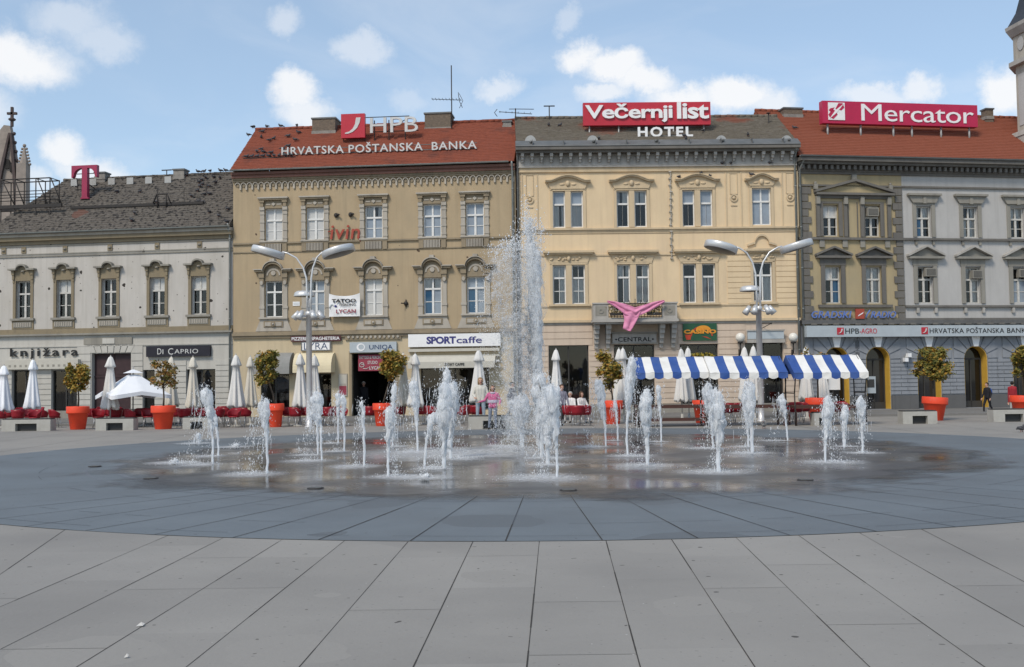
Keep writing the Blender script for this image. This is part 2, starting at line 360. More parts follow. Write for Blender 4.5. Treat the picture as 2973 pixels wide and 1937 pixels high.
specks(M['pot_red'], 6, .06, (.3,.2,.17), .3, 'xz')
M['soil'] = mat('soil', (.05,.035,.025), None, 12, .95)
M['bark'] = mat('bark', (.09,.07,.055), (.05,.04,.03), 14, .9)
def leafmat(name, a, b, c): return mat(name, a, b, 5, .6, c3=c, s3=3, pow3=(.45,.6), spec=.25)
M['leaf_gold'] = leafmat('leaf_gold', (.34,.235,.04), (.2,.17,.035), (.34,.17,.03))
M['leaf_rust'] = leafmat('leaf_rust', (.25,.15,.05), (.15,.125,.04), (.28,.14,.04))
M['leaf_olive'] = leafmat('leaf_olive', (.125,.125,.03), (.075,.09,.025), (.2,.16,.03))
M['leaf_yellow'] = leafmat('leaf_yellow', (.38,.26,.02), (.24,.2,.03), (.3,.17,.02))
M['chair_red'] = mat('chair_red', (.27,.014,.024), (.2,.01,.018), 3, .35)
M['table_grey'] = mat('table_grey', (.16,.15,.14), None, 5, .5)
M['parasol_white'] = mat('parasol_white', (.70,.69,.67), (.58,.57,.55), 2.2, .85, stretch=(1,1,.4))
M['parasol_fresh'] = mat('parasol_fresh', (.80,.82,.85), (.74,.76,.8), 2, .8)
M['parasol_cream'] = mat('parasol_cream', (.62,.58,.5), (.52,.49,.43), 2.2, .85, stretch=(1,1,.4))
M['concrete'] = mat('concrete', (.42,.41,.38), (.34,.33,.3), 3, .85, bump=.2)
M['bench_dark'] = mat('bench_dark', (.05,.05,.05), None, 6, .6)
M['stall_blue'] = mat('stall_blue', (.04,.095,.31), (.03,.075,.25), 2, .85, c3=(.06,.11,.27), s3=1.5)
M['stall_white'] = mat('stall_white', (.76,.75,.72), (.66,.65,.62), 2, .85, c3=(.58,.56,.52), s3=1.5, pow3=(.55,.85))
M['stall_wood'] = mat('stall_wood', (.085,.035,.025), (.05,.024,.02), 8, .6, stretch=(.3,3,3))
M['pink_cloth'] = mat('pink_cloth', (.68,.27,.42), (.58,.2,.34), 5, .65)
M['skin'] = mat('skin', (.5,.3,.22), (.45,.26,.19), 8, .6)
M['globe'] = mat('globe', (.72,.7,.64), (.64,.62,.57), 3, .25)
M['pigeon'] = mat('pigeon', (.045,.045,.05), (.1,.1,.11), 20, .7)
M['pigeon_pale'] = mat('pigeon_pale', (.3,.3,.3), (.1,.1,.1), 14, .7)
M['church_stone'] = mat('church_stone', (.32,.275,.24), (.21,.185,.165), 1.3, .95, bump=.4, bscale=3)
M['church_dark'] = mat('church_dark', (.1,.075,.07), (.06,.05,.05), 2, .95)
M['brick'] = mat('brick', (.16,.07,.06), (.11,.05,.045), 3, .9)
M['slate'] = mat('slate', (.045,.05,.06), (.03,.035,.045), 5, .6)
M['paper'] = mat('paper', (.5,.49,.47), None, 9, .8)

# paving
pv = mat('plaza_paving', (.29,.274,.25), (.262,.248,.227), .55, .75, bump=.12, bscale=22, c3=(.218,.208,.194), s3=.3, pow3=(.44,.72), spec=.25)
def dirty(pv):
    specks(pv, .7, .32, tuple(x*.93 for x in (.29,.276,.254)), .3); specks(pv, 9, .11, (.215,.204,.19), .45); specks(pv, 2.3, .045, (.13,.12,.11), .5); specks(pv, 1.25, .034, (.08,.073,.066), .55); specks(pv, 4, .03, (.44,.43,.41), .08)
    return pv
M['plaza_paving'] = dirty(pv)
SLABS = [dirty(mat('slab_paving', tuple(x*q for x in (.29,.276,.254)), tuple(x*q for x in (.262,.25,.231)), .55, .75, bump=.12, bscale=22, c3=tuple(x*q for x in (.218,.208,.194)), s3=.3, pow3=(.44,.72), spec=.25)) for q in (.955, 1., 1.04)]
M['joint'] = mat('joint', (.03,.028,.025), (.06,.055,.05), 3, .95)
M['joint_soft'] = mat('joint_soft', (.19,.182,.17), (.15,.145,.135), 2, .95)
rg = mat('ring_paving', (.148,.17,.186), (.124,.143,.158), .6, .62, bump=.1, bscale=20, c3=(.112,.124,.134), s3=.35, pow3=(.45,.75), spec=.35)
specks(rg, 3, .05, (.06,.06,.065), .3); specks(rg, .5, .45, (.112,.126,.137), .2); specks(rg, 6, .06, (.2,.21,.22), .3)
M['ring_paving'] = rg
M['ring_joint'] = mat('ring_joint', (.06,.063,.07), (.09,.1,.115), 2, .9)
M['ring_pale'] = mat('ring_pale', (.165,.18,.2), (.13,.145,.165), 2, .7)
M['pavement'] = mat('pavement', (.2,.195,.185), (.16,.156,.15), .8, .8, bump=.1, spec=.2)
def wetmat():
    mt = mat('wet_paving', (.075,.073,.072), (.055,.054,.055), .5, .2, c3=(.115,.118,.125), s3=.28, pow3=(.5,.62), spec=.5)
    t = mt.node_tree; n = t.nodes; l = t.links; b = n['Principled BSDF']
    tcn = n.new('ShaderNodeTexCoord')
    nn = n.new('ShaderNodeTexNoise'); nn.inputs['Scale'].default_value = .4; nn.inputs['Detail'].default_value = 5; l.new(tcn.outputs['Object'], nn.inputs['Vector'])
    mr = n.new('ShaderNodeMapRange'); mr.inputs['From Min'].default_value = .4; mr.inputs['From Max'].default_value = .62; mr.inputs['To Min'].default_value = .13; mr.inputs['To Max'].default_value = .42; l.new(nn.outputs['Fac'], mr.inputs['Value'])
    l.new(mr.outputs[0], b.inputs['Roughness'])
    rp = n.new('ShaderNodeTexNoise'); rp.inputs['Scale'].default_value = 5; rp.inputs['Detail'].default_value = 3; l.new(tcn.outputs['Object'], rp.inputs['Vector'])
    bp = n.new('ShaderNodeBump'); bp.inputs['Strength'].default_value = .07; bp.inputs['Distance'].default_value = .02; l.new(rp.outputs['Fac'], bp.inputs['Height']); l.new(bp.outputs[0], b.inputs['Normal'])
    ln = n.new('ShaderNodeVectorMath'); ln.operation = 'LENGTH'; l.new(tcn.outputs['Object'], ln.inputs[0])
    en = n.new('ShaderNodeTexNoise'); en.inputs['Scale'].default_value = .5; en.inputs['Detail'].default_value = 7; en.inputs['Roughness'].default_value = .6; l.new(tcn.outputs['Object'], en.inputs['Vector'])
    ad = n.new('ShaderNodeMath'); ad.operation = 'MULTIPLY_ADD'; l.new(en.outputs['Fac'], ad.inputs[0]); ad.inputs[1].default_value = 5; l.new(ln.outputs['Value'], ad.inputs[2])
    er = n.new('ShaderNodeMapRange'); er.inputs['From Min'].default_value = 12.5; er.inputs['From Max'].default_value = 11.1; l.new(ad.outputs[0], er.inputs['Value']); l.new(er.outputs[0], b.inputs['Alpha'])
    return mt
M['wet_paving'] = wetmat()
M['drop'] = foam('water_drop', -.2, .35, 9, (1,1,1), (.95,.96,.97))
M['stream'] = foam('water_stream', .05, .5, 26, (1,1,.12))
M['foam'] = foam('water_foam', .24, .6, 28, (1,1,.15))
M['column'] = foam('water_column', .25, .64, 14, (1.8,1.8,.3))
M['mist'] = foam('water_mist', .4, 1.05, 11, (1.3,1.3,.3))

# ------------------------------------------------------------------ the ground
CEN = ground(1565, 1319); CEN = Vector((.65, 25.3, 0)); RO, RI = 13.85, 9.0
g = MB()
g.add([(-1500,-300,0),(1500,-300,0),(1500,2500,0),(-1500,2500,0)], [(0,1,2,3)], 0)
def strip(mb, a, b, w, z, mi):
    a = Vector(a); b = Vector(b); d = (b-a).normalized(); nrm = Vector((-d.y, d.x, 0))*w/2
    mb.add([(a-nrm).to_tuple()[:2]+(z,), (a+nrm).to_tuple()[:2]+(z,), (b+nrm).to_tuple()[:2]+(z,), (b-nrm).to_tuple()[:2]+(z,)], [(0,3,2,1)], mi)
JL = [((0,1669),(183,1543)),((0,1763),(435,1578)),((0,1887),(655,1559)),((224,1937),(825,1564)),((557.7,1924.6),(998.7,1572)),((869.6,1937),(1182.7,1576)),
      ((1200.4,1937),(1372.4,1575)),((1529.7,1937),(1565.6,1575)),((1858.6,1937),(1759.7,1572)),((2191,1937),(1948.7,1565.5)),((2524,1937),(2131,1556)),
      ((2853,1934),(2311,1550)),((2973,1821),(2576,1594)),((2973,1690),(2690,1545))]
LN = []
for k, (a, b) in enumerate(JL):
    A = ground(*a); B = ground(*b); d = (B-A).normalized()
    lo = A - d*((A.y-1.0)/max(d.y, .05) if abs(d.x) < .9 else 8)
    # stop at the ring
    t = B
    for _ in range(400):
        if (t-CEN).length < RO: t = t - d*.03
        else: break
    for _ in range(400):
        if (t+d*.03-CEN).length > RO and t.y < CEN.y: t = t + d*.03
        else: break
    LN.append((lo, t, d))
    # joints are not one clean stroke: pieces of varying width
    L = (t-lo).length; s = 0
    rr = random.Random(k)
    while s < L:
        e = min(L, s+rr.uniform(.5, 1.6))
        strip(g, lo+d*s, lo+d*e, rr.uniform(.004, .009)*(1.25 if 6 <= k <= 9 else 1.), .004, 1)
        s = e
def online(k, y):
    lo, t, d = LN[k]; return lo + d*((y-lo.y)/d.y)
rs = random.Random(9)
for k in range(len(LN)-1):
    Y = 1.6+rs.uniform(0, 1.5); yend = min(LN[k][1].y, LN[k+1][1].y)
    while Y < yend:
        Y2 = Y+rs.choice((1.6, 2.0, 2.4)); last = Y2 > yend-.5
        a, b = online(k, Y), online(k+1, Y); c, d_ = (LN[k+1][1], LN[k][1]) if last else (online(k+1, Y2), online(k, Y2))
        if max(abs(a.x), abs(b.x)) < 14: g.add([(p.x, p.y, .002) for p in (a, b, c, d_)], [(0,1,2,3)], 3+rs.randrange(3))
        if not last and rs.random() < .45: strip(g, d_, c, .006, .0045, 2)
        if last: break
        Y = Y2
# more joints beyond the ring, far side
for k in range(-14, 15):
    strip(g, (CEN.x+k*2.4, CEN.y+math.sqrt(max(0, RO**2-(k*2.4)**2 if abs(k*2.4) < RO else 0))+.05, 0), (CEN.x+k*2.6, 52, 0), .02, .004, 2)
tag(g.build('plaza', [M['plaza_paving'], M['joint'], M['joint_soft']]+SLABS), kind='structure')

def disc(mb, r0, r1, z, mi, n=160):
    vs = []; 
    for r in (r0, r1):
        for j in range(n):
            th = 2*math.pi*j/n; vs.append((CEN.x+r*math.cos(th), CEN.y+r*math.sin(th), z))
    mb.add(vs, [(j, n+j, n+(j+1)%n, (j+1)%n) for j in range(n)], mi)
rb = MB()
disc(rb, RI-.05, RO, .006, 0)
rr = random.Random(3)
NJ = 84
for j in range(NJ):
    th = 2*math.pi*(j+.28)/NJ - math.pi/2
    d = Vector((math.cos(th), math.sin(th), 0))
    for (a, b) in ((RI+.3, 10.9), (10.9, 12.5), (12.5, RO)):
        front = d.y < -.78
        if front or rr.random() < .5: strip(rb, CEN+d*a, CEN+d*b, rr.uniform(.010, .016) if front else rr.uniform(.005, .011), .010, 3 if front and rr.random() < .75 else 1)
for r in (10.9, 12.5, 13.5):
    n = 168
    for j in range(n):
        if rr.random() < (.4 if r < 13 else .75):
            t0, t1 = 2*math.pi*j/n, 2*math.pi*(j+1)/n
            strip(rb, CEN+Vector((math.cos(t0), math.sin(t0), 0))*r, CEN+Vector((math.cos(t1), math.sin(t1), 0))*r, .009, .0105, 1)
disc(rb, RI+.4, RI+.52, .0085, 2); disc(rb, RI+1.0, RI+1.06, .0085, 2)
tag(rb.build('fountain_ring', [M['ring_paving'], M['ring_joint'], M['ring_pale'], M['joint']]), kind='structure')
wb = MB()
n = 160
vs = [(0, 0, 0)]
for j in range(n):
    th = 2*math.pi*j/n; r = 10.6
    vs.append((r*math.cos(th), r*math.sin(th), 0))
wb.add(vs, [(0, 1+j, 1+(j+1)%n) for j in range(n)])
wf = tag(wb.build('fountain_water_film', M['wet_paving']), kind='structure'); wf.location = (CEN.x, CEN.y, .0145)
fl = MB(); n = 120
fl.add([(CEN.x, CEN.y, .0085)]+[(CEN.x+RI*1.0*math.cos(2*math.pi*j/n), CEN.y+RI*math.sin(2*math.pi*j/n), .0085) for j in range(n)], [(0, 1+j, 1+(j+1)%n) for j in range(n)]); tag(fl.build('fountain_floor', M['ring_paving']), kind='structure')
pvm = MB(); pvm.box(-42, 42, 47.6, 75, -.3, .1); tag(pvm.build('pavement', M['pavement']), kind='structure')

# ------------------------------------------------------------------ buildings
class Front:
    """a street front: a vertical plane; local x runs along it, local y goes inward, z up"""
    def __init__(s, name, label, pxL, YL, pxR, YR, cat='building'):
        a = atY(pxL, 1000, YL); b = atY(pxR, 1000, YR)
        s.P = Vector((a.x, a.y, 0)); s.e = Vector((b.x-a.x, b.y-a.y, 0)); s.W = s.e.length; s.e.normalize()
        s.n = Vector((-s.e.y, s.e.x, 0)); s.ang = math.atan2(s.e.y, s.e.x)
        s.root = thing(name, label, cat, s.P, s.ang); s.holes = []
    def uz(s, px, py, inw=0.):
        d = ray(px, py); t = (s.P+s.n*inw-EYEV).dot(s.n)/d.dot(s.n); p = EYEV+d*t
        return (p-s.P).dot(s.e), p.z
    def U(s, px, py=1000, inw=0.): return s.uz(px, py, inw)[0]
    def Z(s, py, px, inw=0.): return s.uz(px, py, inw)[1]
    def box(s, x0, y0, x1, y1, inw=0.):
        xm, ym = (x0+x1)/2, (y0+y1)/2
        return s.U(x0, ym, inw), s.U(x1, ym, inw), s.Z(y1, xm, inw), s.Z(y0, xm, inw)
    def world(s, u, y, z): return s.P + s.e*u + s.n*y + Vector((0,0,z))
    def sign(s, name, label, cat, x0, y0, x1, y1, inw):
        """Empty for something mounted at this front, returns it and its local box (width, height)"""
        u0, u1, z0, z1 = s.box(x0, y0, x1, y1, inw)
        o = thing(name, label, cat, s.world(u0, inw, z0), s.ang)
        return o, u1-u0, z1-z0

def wall(mb, u0, u1, z0, z1, holes, depth=.28, mi=0, y=0.):
    hs = [h for h in holes if h[0] < u1 and h[1] > u0 and h[2] < z1 and h[3] > z0]
    xs = sorted({u0, u1, *[min(max(v, u0), u1) for h in hs for v in h[:2]]})
    zs = sorted({z0, z1, *[min(max(v, z0), z1) for h in hs for v in h[2:4]]})
    for i in range(len(xs)-1):
        for j in range(len(zs)-1):
            xc, zc = (xs[i]+xs[i+1])/2, (zs[j]+zs[j+1])/2
            if any(h[0] < xc < h[1] and h[2] < zc < h[3] for h in hs): continue
            mb.add([(xs[i],y,zs[j]),(xs[i+1],y,zs[j]),(xs[i+1],y,zs[j+1]),(xs[i],y,zs[j+1])], [(0,1,2,3)], mi)
    for h in hs:
        a, b, c, d = h[:4]; c = max(c, z0); d = min(d, z1)
        mb.add([(a,y,c),(a,y+depth,c),(a,y+depth,d),(a,y,d)], [(0,1,2,3)], mi)
        mb.add([(b,y,c),(b,y+depth,c),(b,y+depth,d),(b,y,d)], [(3,2,1,0)], mi)
        mb.add([(a,y,d),(b,y,d),(b,y+depth,d),(a,y+depth,d)], [(0,1,2,3)], mi)
        mb.add([(a,y,c),(b,y,c),(b,y+depth,c),(a,y+depth,c)], [(3,2,1,0)], mi)
def shell(mb, u0, u1, z1, depth, mi=0):
    """the side and back walls"""
    mb.add([(u0,0,0),(u0,depth,0),(u0,depth,z1),(u0,0,z1)], [(0,1,2,3)], mi)
    mb.add([(u1,0,0),(u1,depth,0),(u1,depth,z1),(u1,0,z1)], [(3,2,1,0)], mi)
    mb.add([(u0,depth,0),(u1,depth,0),(u1,depth,z1),(u0,depth,z1)], [(3,2,1,0)], mi)

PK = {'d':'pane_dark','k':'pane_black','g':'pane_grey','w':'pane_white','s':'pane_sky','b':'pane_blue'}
PKEYS = list(PK)
def window(fr, u0, u1, z0, z1, panes='dddd', tr=.34, bars=True, topbar=True, frame='window_white', reveal=.17, mull=.055, name='window', low=0.5):
    """casement: outer frame, mullion, transom, glazing bars; panes = kinds of UL, UR, LL, LR light"""
    f = MB(); y0, y1 = reveal, reveal+.07; w = .065; zt = z1-(z1-z0)*tr; xm = (u0+u1)/2
    f.box(u0, u0+w, y0, y1, z0, z1); f.box(u1-w, u1, y0, y1, z0, z1)
    f.box(u0+w, u1-w, y0, y1, z1-w, z1); f.box(u0+w, u1-w, y0, y1, z0, z0+w)
    f.box(u0+w, u1-w, y0-.03, y1, zt-.05, zt+.04)
    f.box(xm-mull, xm+mull, y0-.012, y1, z0+w, zt-.05)
    if topbar: f.box(xm-mull*.8, xm+mull*.8, y0, y1, zt+.04, z1-w)
    if bars:
        zb = z0+(zt-z0)*low
        f.box(u0+w, xm-mull, y0+.02, y1-.01, zb-.018, zb+.018); f.box(xm+mull, u1-w, y0+.02, y1-.01, zb-.018, zb+.018)
    o = f.build(name, M[frame], fr.root)
    p = MB(); cu_ = MB(); yp = y0+.045; rw = random.Random(int(u0*977+z0*131))
    cu_.add([(u0,reveal+.118,z0),(u1,reveal+.118,z0),(u1,reveal+.118,z1),(u0,reveal+.118,z1)], [(0,1,2,3)], 0)  # flat dark sheet just behind the glass, painting the room's darkness
    for q, (a, b, c, d) in enumerate(((u0,xm,zt,z1),(xm,u1,zt,z1),(u0,xm,z0,zt),(xm,u1,z0,zt))):
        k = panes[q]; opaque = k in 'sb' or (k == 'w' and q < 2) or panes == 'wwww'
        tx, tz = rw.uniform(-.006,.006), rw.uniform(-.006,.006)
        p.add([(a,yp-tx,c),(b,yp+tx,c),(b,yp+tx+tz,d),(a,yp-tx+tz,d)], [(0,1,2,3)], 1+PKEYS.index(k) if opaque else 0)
        if k == 'w' and not opaque:                                   # a blind, not always drawn right down
            zb = c+(d-c)*(rw.choice((0,0,0,.12,.3)) if q > 1 else 0); cu_.add([(a,yp+.05,zb),(b,yp+.05,zb),(b,yp+.045,d),(a,yp+.045,d)], [(0,1,2,3)], 1)
        elif k == 'g':                                 # a net curtain hanging in folds, drawn to one side
            cover = rw.choice((1.,1.,.8,.6)); x0_, x1_ = (a, a+(b-a)*cover) if q % 2 == 0 else (b-(b-a)*cover, b); n_ = 26; ph = rw.uniform(0,6)
            vs = [(x0_+(x1_-x0_)*i/n_, yp+.05+.014*math.sin(i*1.15+ph)+.006*math.sin(i*2.9), zz) for zz in (c, d) for i in range(n_+1)]
            cu_.add(vs, [(i, i+1, n_+2+i, n_+1+i) for i in range(n_)], 2, True)
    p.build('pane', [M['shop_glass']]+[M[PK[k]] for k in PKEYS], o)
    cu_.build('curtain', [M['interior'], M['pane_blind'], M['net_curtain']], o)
    return o
def arc(cx, cz, rx, rz, a0, a1, n=14):
    return [(cx+rx*math.cos(R(a0+(a1-a0)*i/n)), cz+rz*math.sin(R(a0+(a1-a0)*i/n))) for i in range(n+1)]
def band(mb, pts, t, y0, y1, mi=0):
    """moulding that follows a polyline (x, z), t thick upward"""
    mb.prism(pts+[(x, z+t) for x, z in reversed(pts)], y0, y1, mi)
def cornice(mb, u0, u1, steps, mi=0):
    """stacked mouldings: (z0, z1, out)"""
    for k, (a, b, o) in enumerate(steps):
        mb.box(u0-.02*k, u1+.02*k, -o, .05, a, b, mi)
def rustic(mb, x0, x1, z0, z1, n, out=.04, gap=.035, mi=0):
    h = (z1-z0)/n
    for i in range(n): mb.box(x0, x1, -out, .02, z0+i*h+gap/2, z0+(i+1)*h-gap/2, mi)
def roof(fr, name, m, u0, u1, ze, zr, d, over=.45, rows=22, hipL=0., hipR=0., seed=1, jit=.02):
    """tiled roof in overlapping courses, front and back slopes"""
    mb = MB(); rr = random.Random(seed); W = u1-u0; nc = max(20, int(W/.28))
    for side in (0, 1):
        for r in range(rows):
            t0, t1 = r/rows, (r+1)/rows
            def P(t, x, lift):
                y = -over+(d+over)*t; z = ze+(zr-ze)*t
                if side: y = 2*d-y
                return (x, y, z+lift)
            a0, b0 = u0+hipL*t0, u1-hipR*t0; a1, b1 = u0+hipL*t1, u1-hipR*t1
            vs = []; n = nc if side == 0 else 6
            ju = [rr.uniform(-jit, jit) for _ in range(n+1)]
            for c in range(n+1):
                vs.append(P(t0, a0+(b0-a0)*c/n, .05+ju[c]))
            for c in range(n+1):
                vs.append(P(t1, a1+(b1-a1)*c/n, .0+ju[c]*.4))
            for c in range(n+1):
                vs.append(P(t0, a0+(b0-a0)*c/n, -.02))
            fs = [(c, c+1, n+1+c+1, n+1+c) for c in range(n)] + [(2*(n+1)+c, 2*(n+1)+c+1, c+1, c) for c in range(n)]
            mb.add(vs, fs, 0)
    # gable or hip ends
    for (uu, hip, sgn) in ((u0, hipL, 1), (u1, hipR, -1)):
        mb.add([(uu,-over,ze),(uu,2*d+over,ze),(uu+sgn*hip,d,zr)], [(0,1,2)], 0)
    # ridge tiles
    k = int((W-hipL-hipR)/.34)
    for i in range(k):
        x = u0+hipL+(W-hipL-hipR)*i/k
        mb.tube([(x,d,zr+.02+rr.uniform(-.01,.02)),(x+.36,d,zr+.035+rr.uniform(-.01,.02))], [.11,.09], 7)
    o = mb.build(name, m, fr.root)
    return o
def gutter(fr, u0, u1, z, out, mname='zinc', r=.075):
    mb = MB(); n = 6; rr = random.Random(5)
    prof = [(-out+r*math.cos(R(180+180*i/n)), z+r*math.sin(R(180+180*i/n))) for i in range(n+1)]
    prof += [(-out+r*.8*math.cos(R(360-180*i/n)), z+r*.8*math.sin(R(360-180*i/n))) for i in range(n+1)]
    mb.sweep(prof, u0, u1)
    x = u0+.6
    while x < u1: mb.box(x, x+.03, -out-r-.006, -out+r+.01, z-.02, z+.012); x += .95
    return mb.build('gutter', M[mname], fr.root)
def downpipe(fr, u, z0, z1, out=.12, r=.055, mname='zinc', off=.4):
    mb = MB(); mb.tube([(u,-off,z1+.25),(u,-off+.02,z1+.1),(u,-out,z1-.35),(u,-out,z0)], r, 8)
    z = z0+.8
    while z < z1-.5: mb.tube([(u,-out,z),(u,-out,z+.05)], r+.014, 8); z += 2.1
    return mb.build('downpipe', M[mname], fr.root)
def chimney(fr, rf, x0, y0, x1, y1, inw, dep=.8, m='chimney_brick', base=1.0, cap=True):
    u0, u1, z0, z1 = fr.box(x0, y0, x1, y1, inw); mb = MB()
    mb.box(u0, u1, inw, inw+dep, z0-base, z1-.08)
    if cap: mb.box(u0-.05, u1+.05, inw-.05, inw+dep+.05, z1-.08, z1, 1); mb.box(u0-.03, u1+.03, inw-.03, inw+dep+.03, z0-.02, z0+.16, 2)
    # joints of the brickwork
    z = z0+.2
    return mb.build('chimney', [M[m], M['zinc_dark'], M['chimney_render']], rf)

# ============ the white townhouse on the left
A = Front('townhouse', 'low white townhouse with pockmarked plaster, grey tiled roof and five hooded windows', -45, 57.6, 676, 55.5)
def lvA(py): return A.Z(py, 600)
zA_g = lvA(662); zA_w = lvA(696); zA_c = lvA(950); zA_f = lvA(966)
A_w = []
for (xc, code) in ((68,'dddd'),(186,'wwdd'),(317,'dddd'),(457,'wwdd'),(578,'wwdd')):
    u = A.U(xc, 860); z1, z0 = lvA(801), lvA(913)
    A_w.append((u-.43, u+.43, z0, z1, code))
sx = [(35,1075,105,1192),(150,1075,225,1192),(415,1074,450,1192),(541,1072,625,1192)]
A_s = [A.box(*q) for q in sx]; A_d = A.box(266, 1026, 380, 1203)
A_s = [(a,b,.45,d) for a,b,c,d in A_s]; A_d = (A_d[0], A_d[1], .1, A_d[3])
mb = MB()
wall(mb, 0, A.W, zA_f, zA_g, [h[:4] for h in A_w], .3, 0)
wall(mb, 0, A.W, 0, zA_f, A_s+[A_d], .35, 1)
shell(mb, 0, A.W, zA_g, 10, 0)
mb.build('wall', [M['white_plaster'], M['white_shopfront']], A.root)
mb = MB()
cornice(mb, 0, A.W, [(lvA(694),lvA(684),.12),(lvA(684),lvA(673),.28)], 0); 
mb.box(0, A.W, -.06, .02, lvA(731), lvA(727), 1); mb.box(0, A.W, -.05, .02, lvA(700), lvA(696), 1); mb.box(0, A.W, -.035, .02, lvA(724), lvA(721), 1)
for px in (12,70,190,320,457,580):
    u = A.U(px, 710); mb.box(u-.13, u+.13, -.05, .02, lvA(719), lvA(701), 0)
    mb.lathe([(.001,0),(.07,0.01),(.1,.05),(.07,.1),(.001,.11)], 10, (u,-.05,lvA(710)-.05), mi=1)
mb.box(0, A.W, -.34, .02, lvA(673), lvA(664), 2)
mb.build('eaves_cornice', [M['ochre_trim'], M['grey_trim'], M['pale_stone']], A.root)
mb = MB(); mb.box(0, A.W, -.06, .02, lvA(956), lvA(946), 0); mb.box(0, A.W, -.14, .02, lvA(961), lvA(956), 0); mb.box(0, A.W, -.2, .02, lvA(966), lvA(961), 1)
mb.box(0, A.W, -.05, .02, lvA(1000), lvA(996), 2)
mb.box(A.U(245,980), A.U(385,980), -.07, .02, lvA(995), lvA(974), 1); mb.box(A.U(300,980), A.U(335,980), -.1, .02, lvA(993), lvA(977), 2)
mb.build('storey_cornice', [M['ochre_trim'], M['grey_trim'], M['white_shopfront']], A.root)
for (u0,u1,z0,z1,code) in A_w:
    w = window(A, u0, u1, z0, z1, code, .34, frame='window_old', reveal=.2)
    mb = MB(); um = (u0+u1)/2; zt = lvA(770)
    mb.box(u0-.16, u0, -.05, .05, z0, z1); mb.box(u1, u1+.16, -.05, .05, z0, z1)
    mb.box(u0-.16, u1+.16, -.045, .05, z1, zt)                      # frieze under the hood
    mb.prism(arc(um, zt-.02, .3, .22, 0, 180, 12), -.09, -.03)
    mb.lathe([(.001,0),(.1,.02),(.11,.06),(.06,.1),(.001,.11)], 12, (um,-.07,zt-.1), mi=1)
    pts = [(u0-.34, zt)]+[(um-.36, zt)]+[(x, z) for x, z in reversed(arc(um, zt, .3, .25, 0, 180, 12))]+[(um+.36, zt),(u1+.34, zt)]
    band(mb, pts, .09, -.3, .02, 1)
    for sx_ in (u0-.2, u1+.05):
        mb.box(sx_, sx_+.15, -.16, .02, zt-.25, zt); mb.box(sx_+.02, sx_+.13, -.12, .02, zt-.5, zt-.25); mb.box(sx_+.035, sx_+.115, -.08, .02, zt-.68, zt-.5)
    mb.box(u0-.26, u1+.26, -.16, .06, z0-.12, z0, 1); mb.box(u0-.2, u1+.2, -.05, .02, z0-.58, z0-.12)
    mb.box(u0-.1, u1+.1, -.08, .02, z0-.5, z0-.2, 1)
    for i in range(8): x = u0-.06+(u1-u0+.12)*i/7.5; mb.box(x, x+.05, -.1, .02, z0-.46, z0-.24, 2)
    mb.build('surround', [M['ochre_trim'], M['grey_trim'], M['pale_stone']], w)
mb = MB()   # shopfront joints
for (a, b) in ((0,35),(105,150),(225,264),(382,415),(450,541),(626,668)):
    rustic(mb, A.U(a,1100), A.U(b,1100), .5, A.Z(1050,300), 9)
for (a, b) in ((225,264),(382,415)): rustic(mb, A.U(a,1040), A.U(b,1040), A.Z(1050,300), A.Z(1005,300), 2)
mb.box(0, A.W, -.08, .02, .1, .5, 1)
c = A.U(323,1010)
for i in range(-3, 4): mb.prism([(c+i*.33-.14, A.Z(1024,323)), (c+i*.33+.14, A.Z(1024,323)), (c+i*.40+.17, A.Z(1002,323)), (c+i*.40-.17, A.Z(1002,323))], -.05, .02)
mb.build('rusticated_stonework', [M['white_shopfront'], M['grey_trim']], A.root)
def shop(fr, holes, depth=2.2, frames=(), m='dark_frame', stuff=True, nm='shop_window', glassed=True):
    for k, h in enumerate(holes):
        a, b, c, d = h; o = MB(); w = .06
        for q in ((a,a+w,c,d),(b-w,b,c,d),(a+w,b-w,d-w,d),(a+w,b-w,c,c+w)): o.box(q[0],q[1],.16,.24,q[2],q[3])
        if b-a > 1.3: o.box((a+b)/2-.03,(a+b)/2+.03,.165,.235,c+w,d-w)
        ob = o.build(nm, M[m], fr.root)
        if glassed:
            p = MB(); p.add([(a+w,.2,c+w),(b-w,.2,c+w),(b-w,.2,d-w),(a+w,.2,d-w)], [(0,1,2,3)]); p.build('pane', M['shop_glass'], ob)
        i = MB(); e = .004
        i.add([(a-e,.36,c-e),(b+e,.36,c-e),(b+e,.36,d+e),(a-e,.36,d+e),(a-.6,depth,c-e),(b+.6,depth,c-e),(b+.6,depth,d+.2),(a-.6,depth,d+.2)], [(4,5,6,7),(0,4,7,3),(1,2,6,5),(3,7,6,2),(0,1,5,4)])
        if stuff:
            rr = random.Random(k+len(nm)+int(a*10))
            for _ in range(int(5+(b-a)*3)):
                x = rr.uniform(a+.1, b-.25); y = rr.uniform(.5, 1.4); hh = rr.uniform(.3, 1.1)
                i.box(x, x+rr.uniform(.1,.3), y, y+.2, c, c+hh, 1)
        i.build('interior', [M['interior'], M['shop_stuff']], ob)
shop(A, A_s)
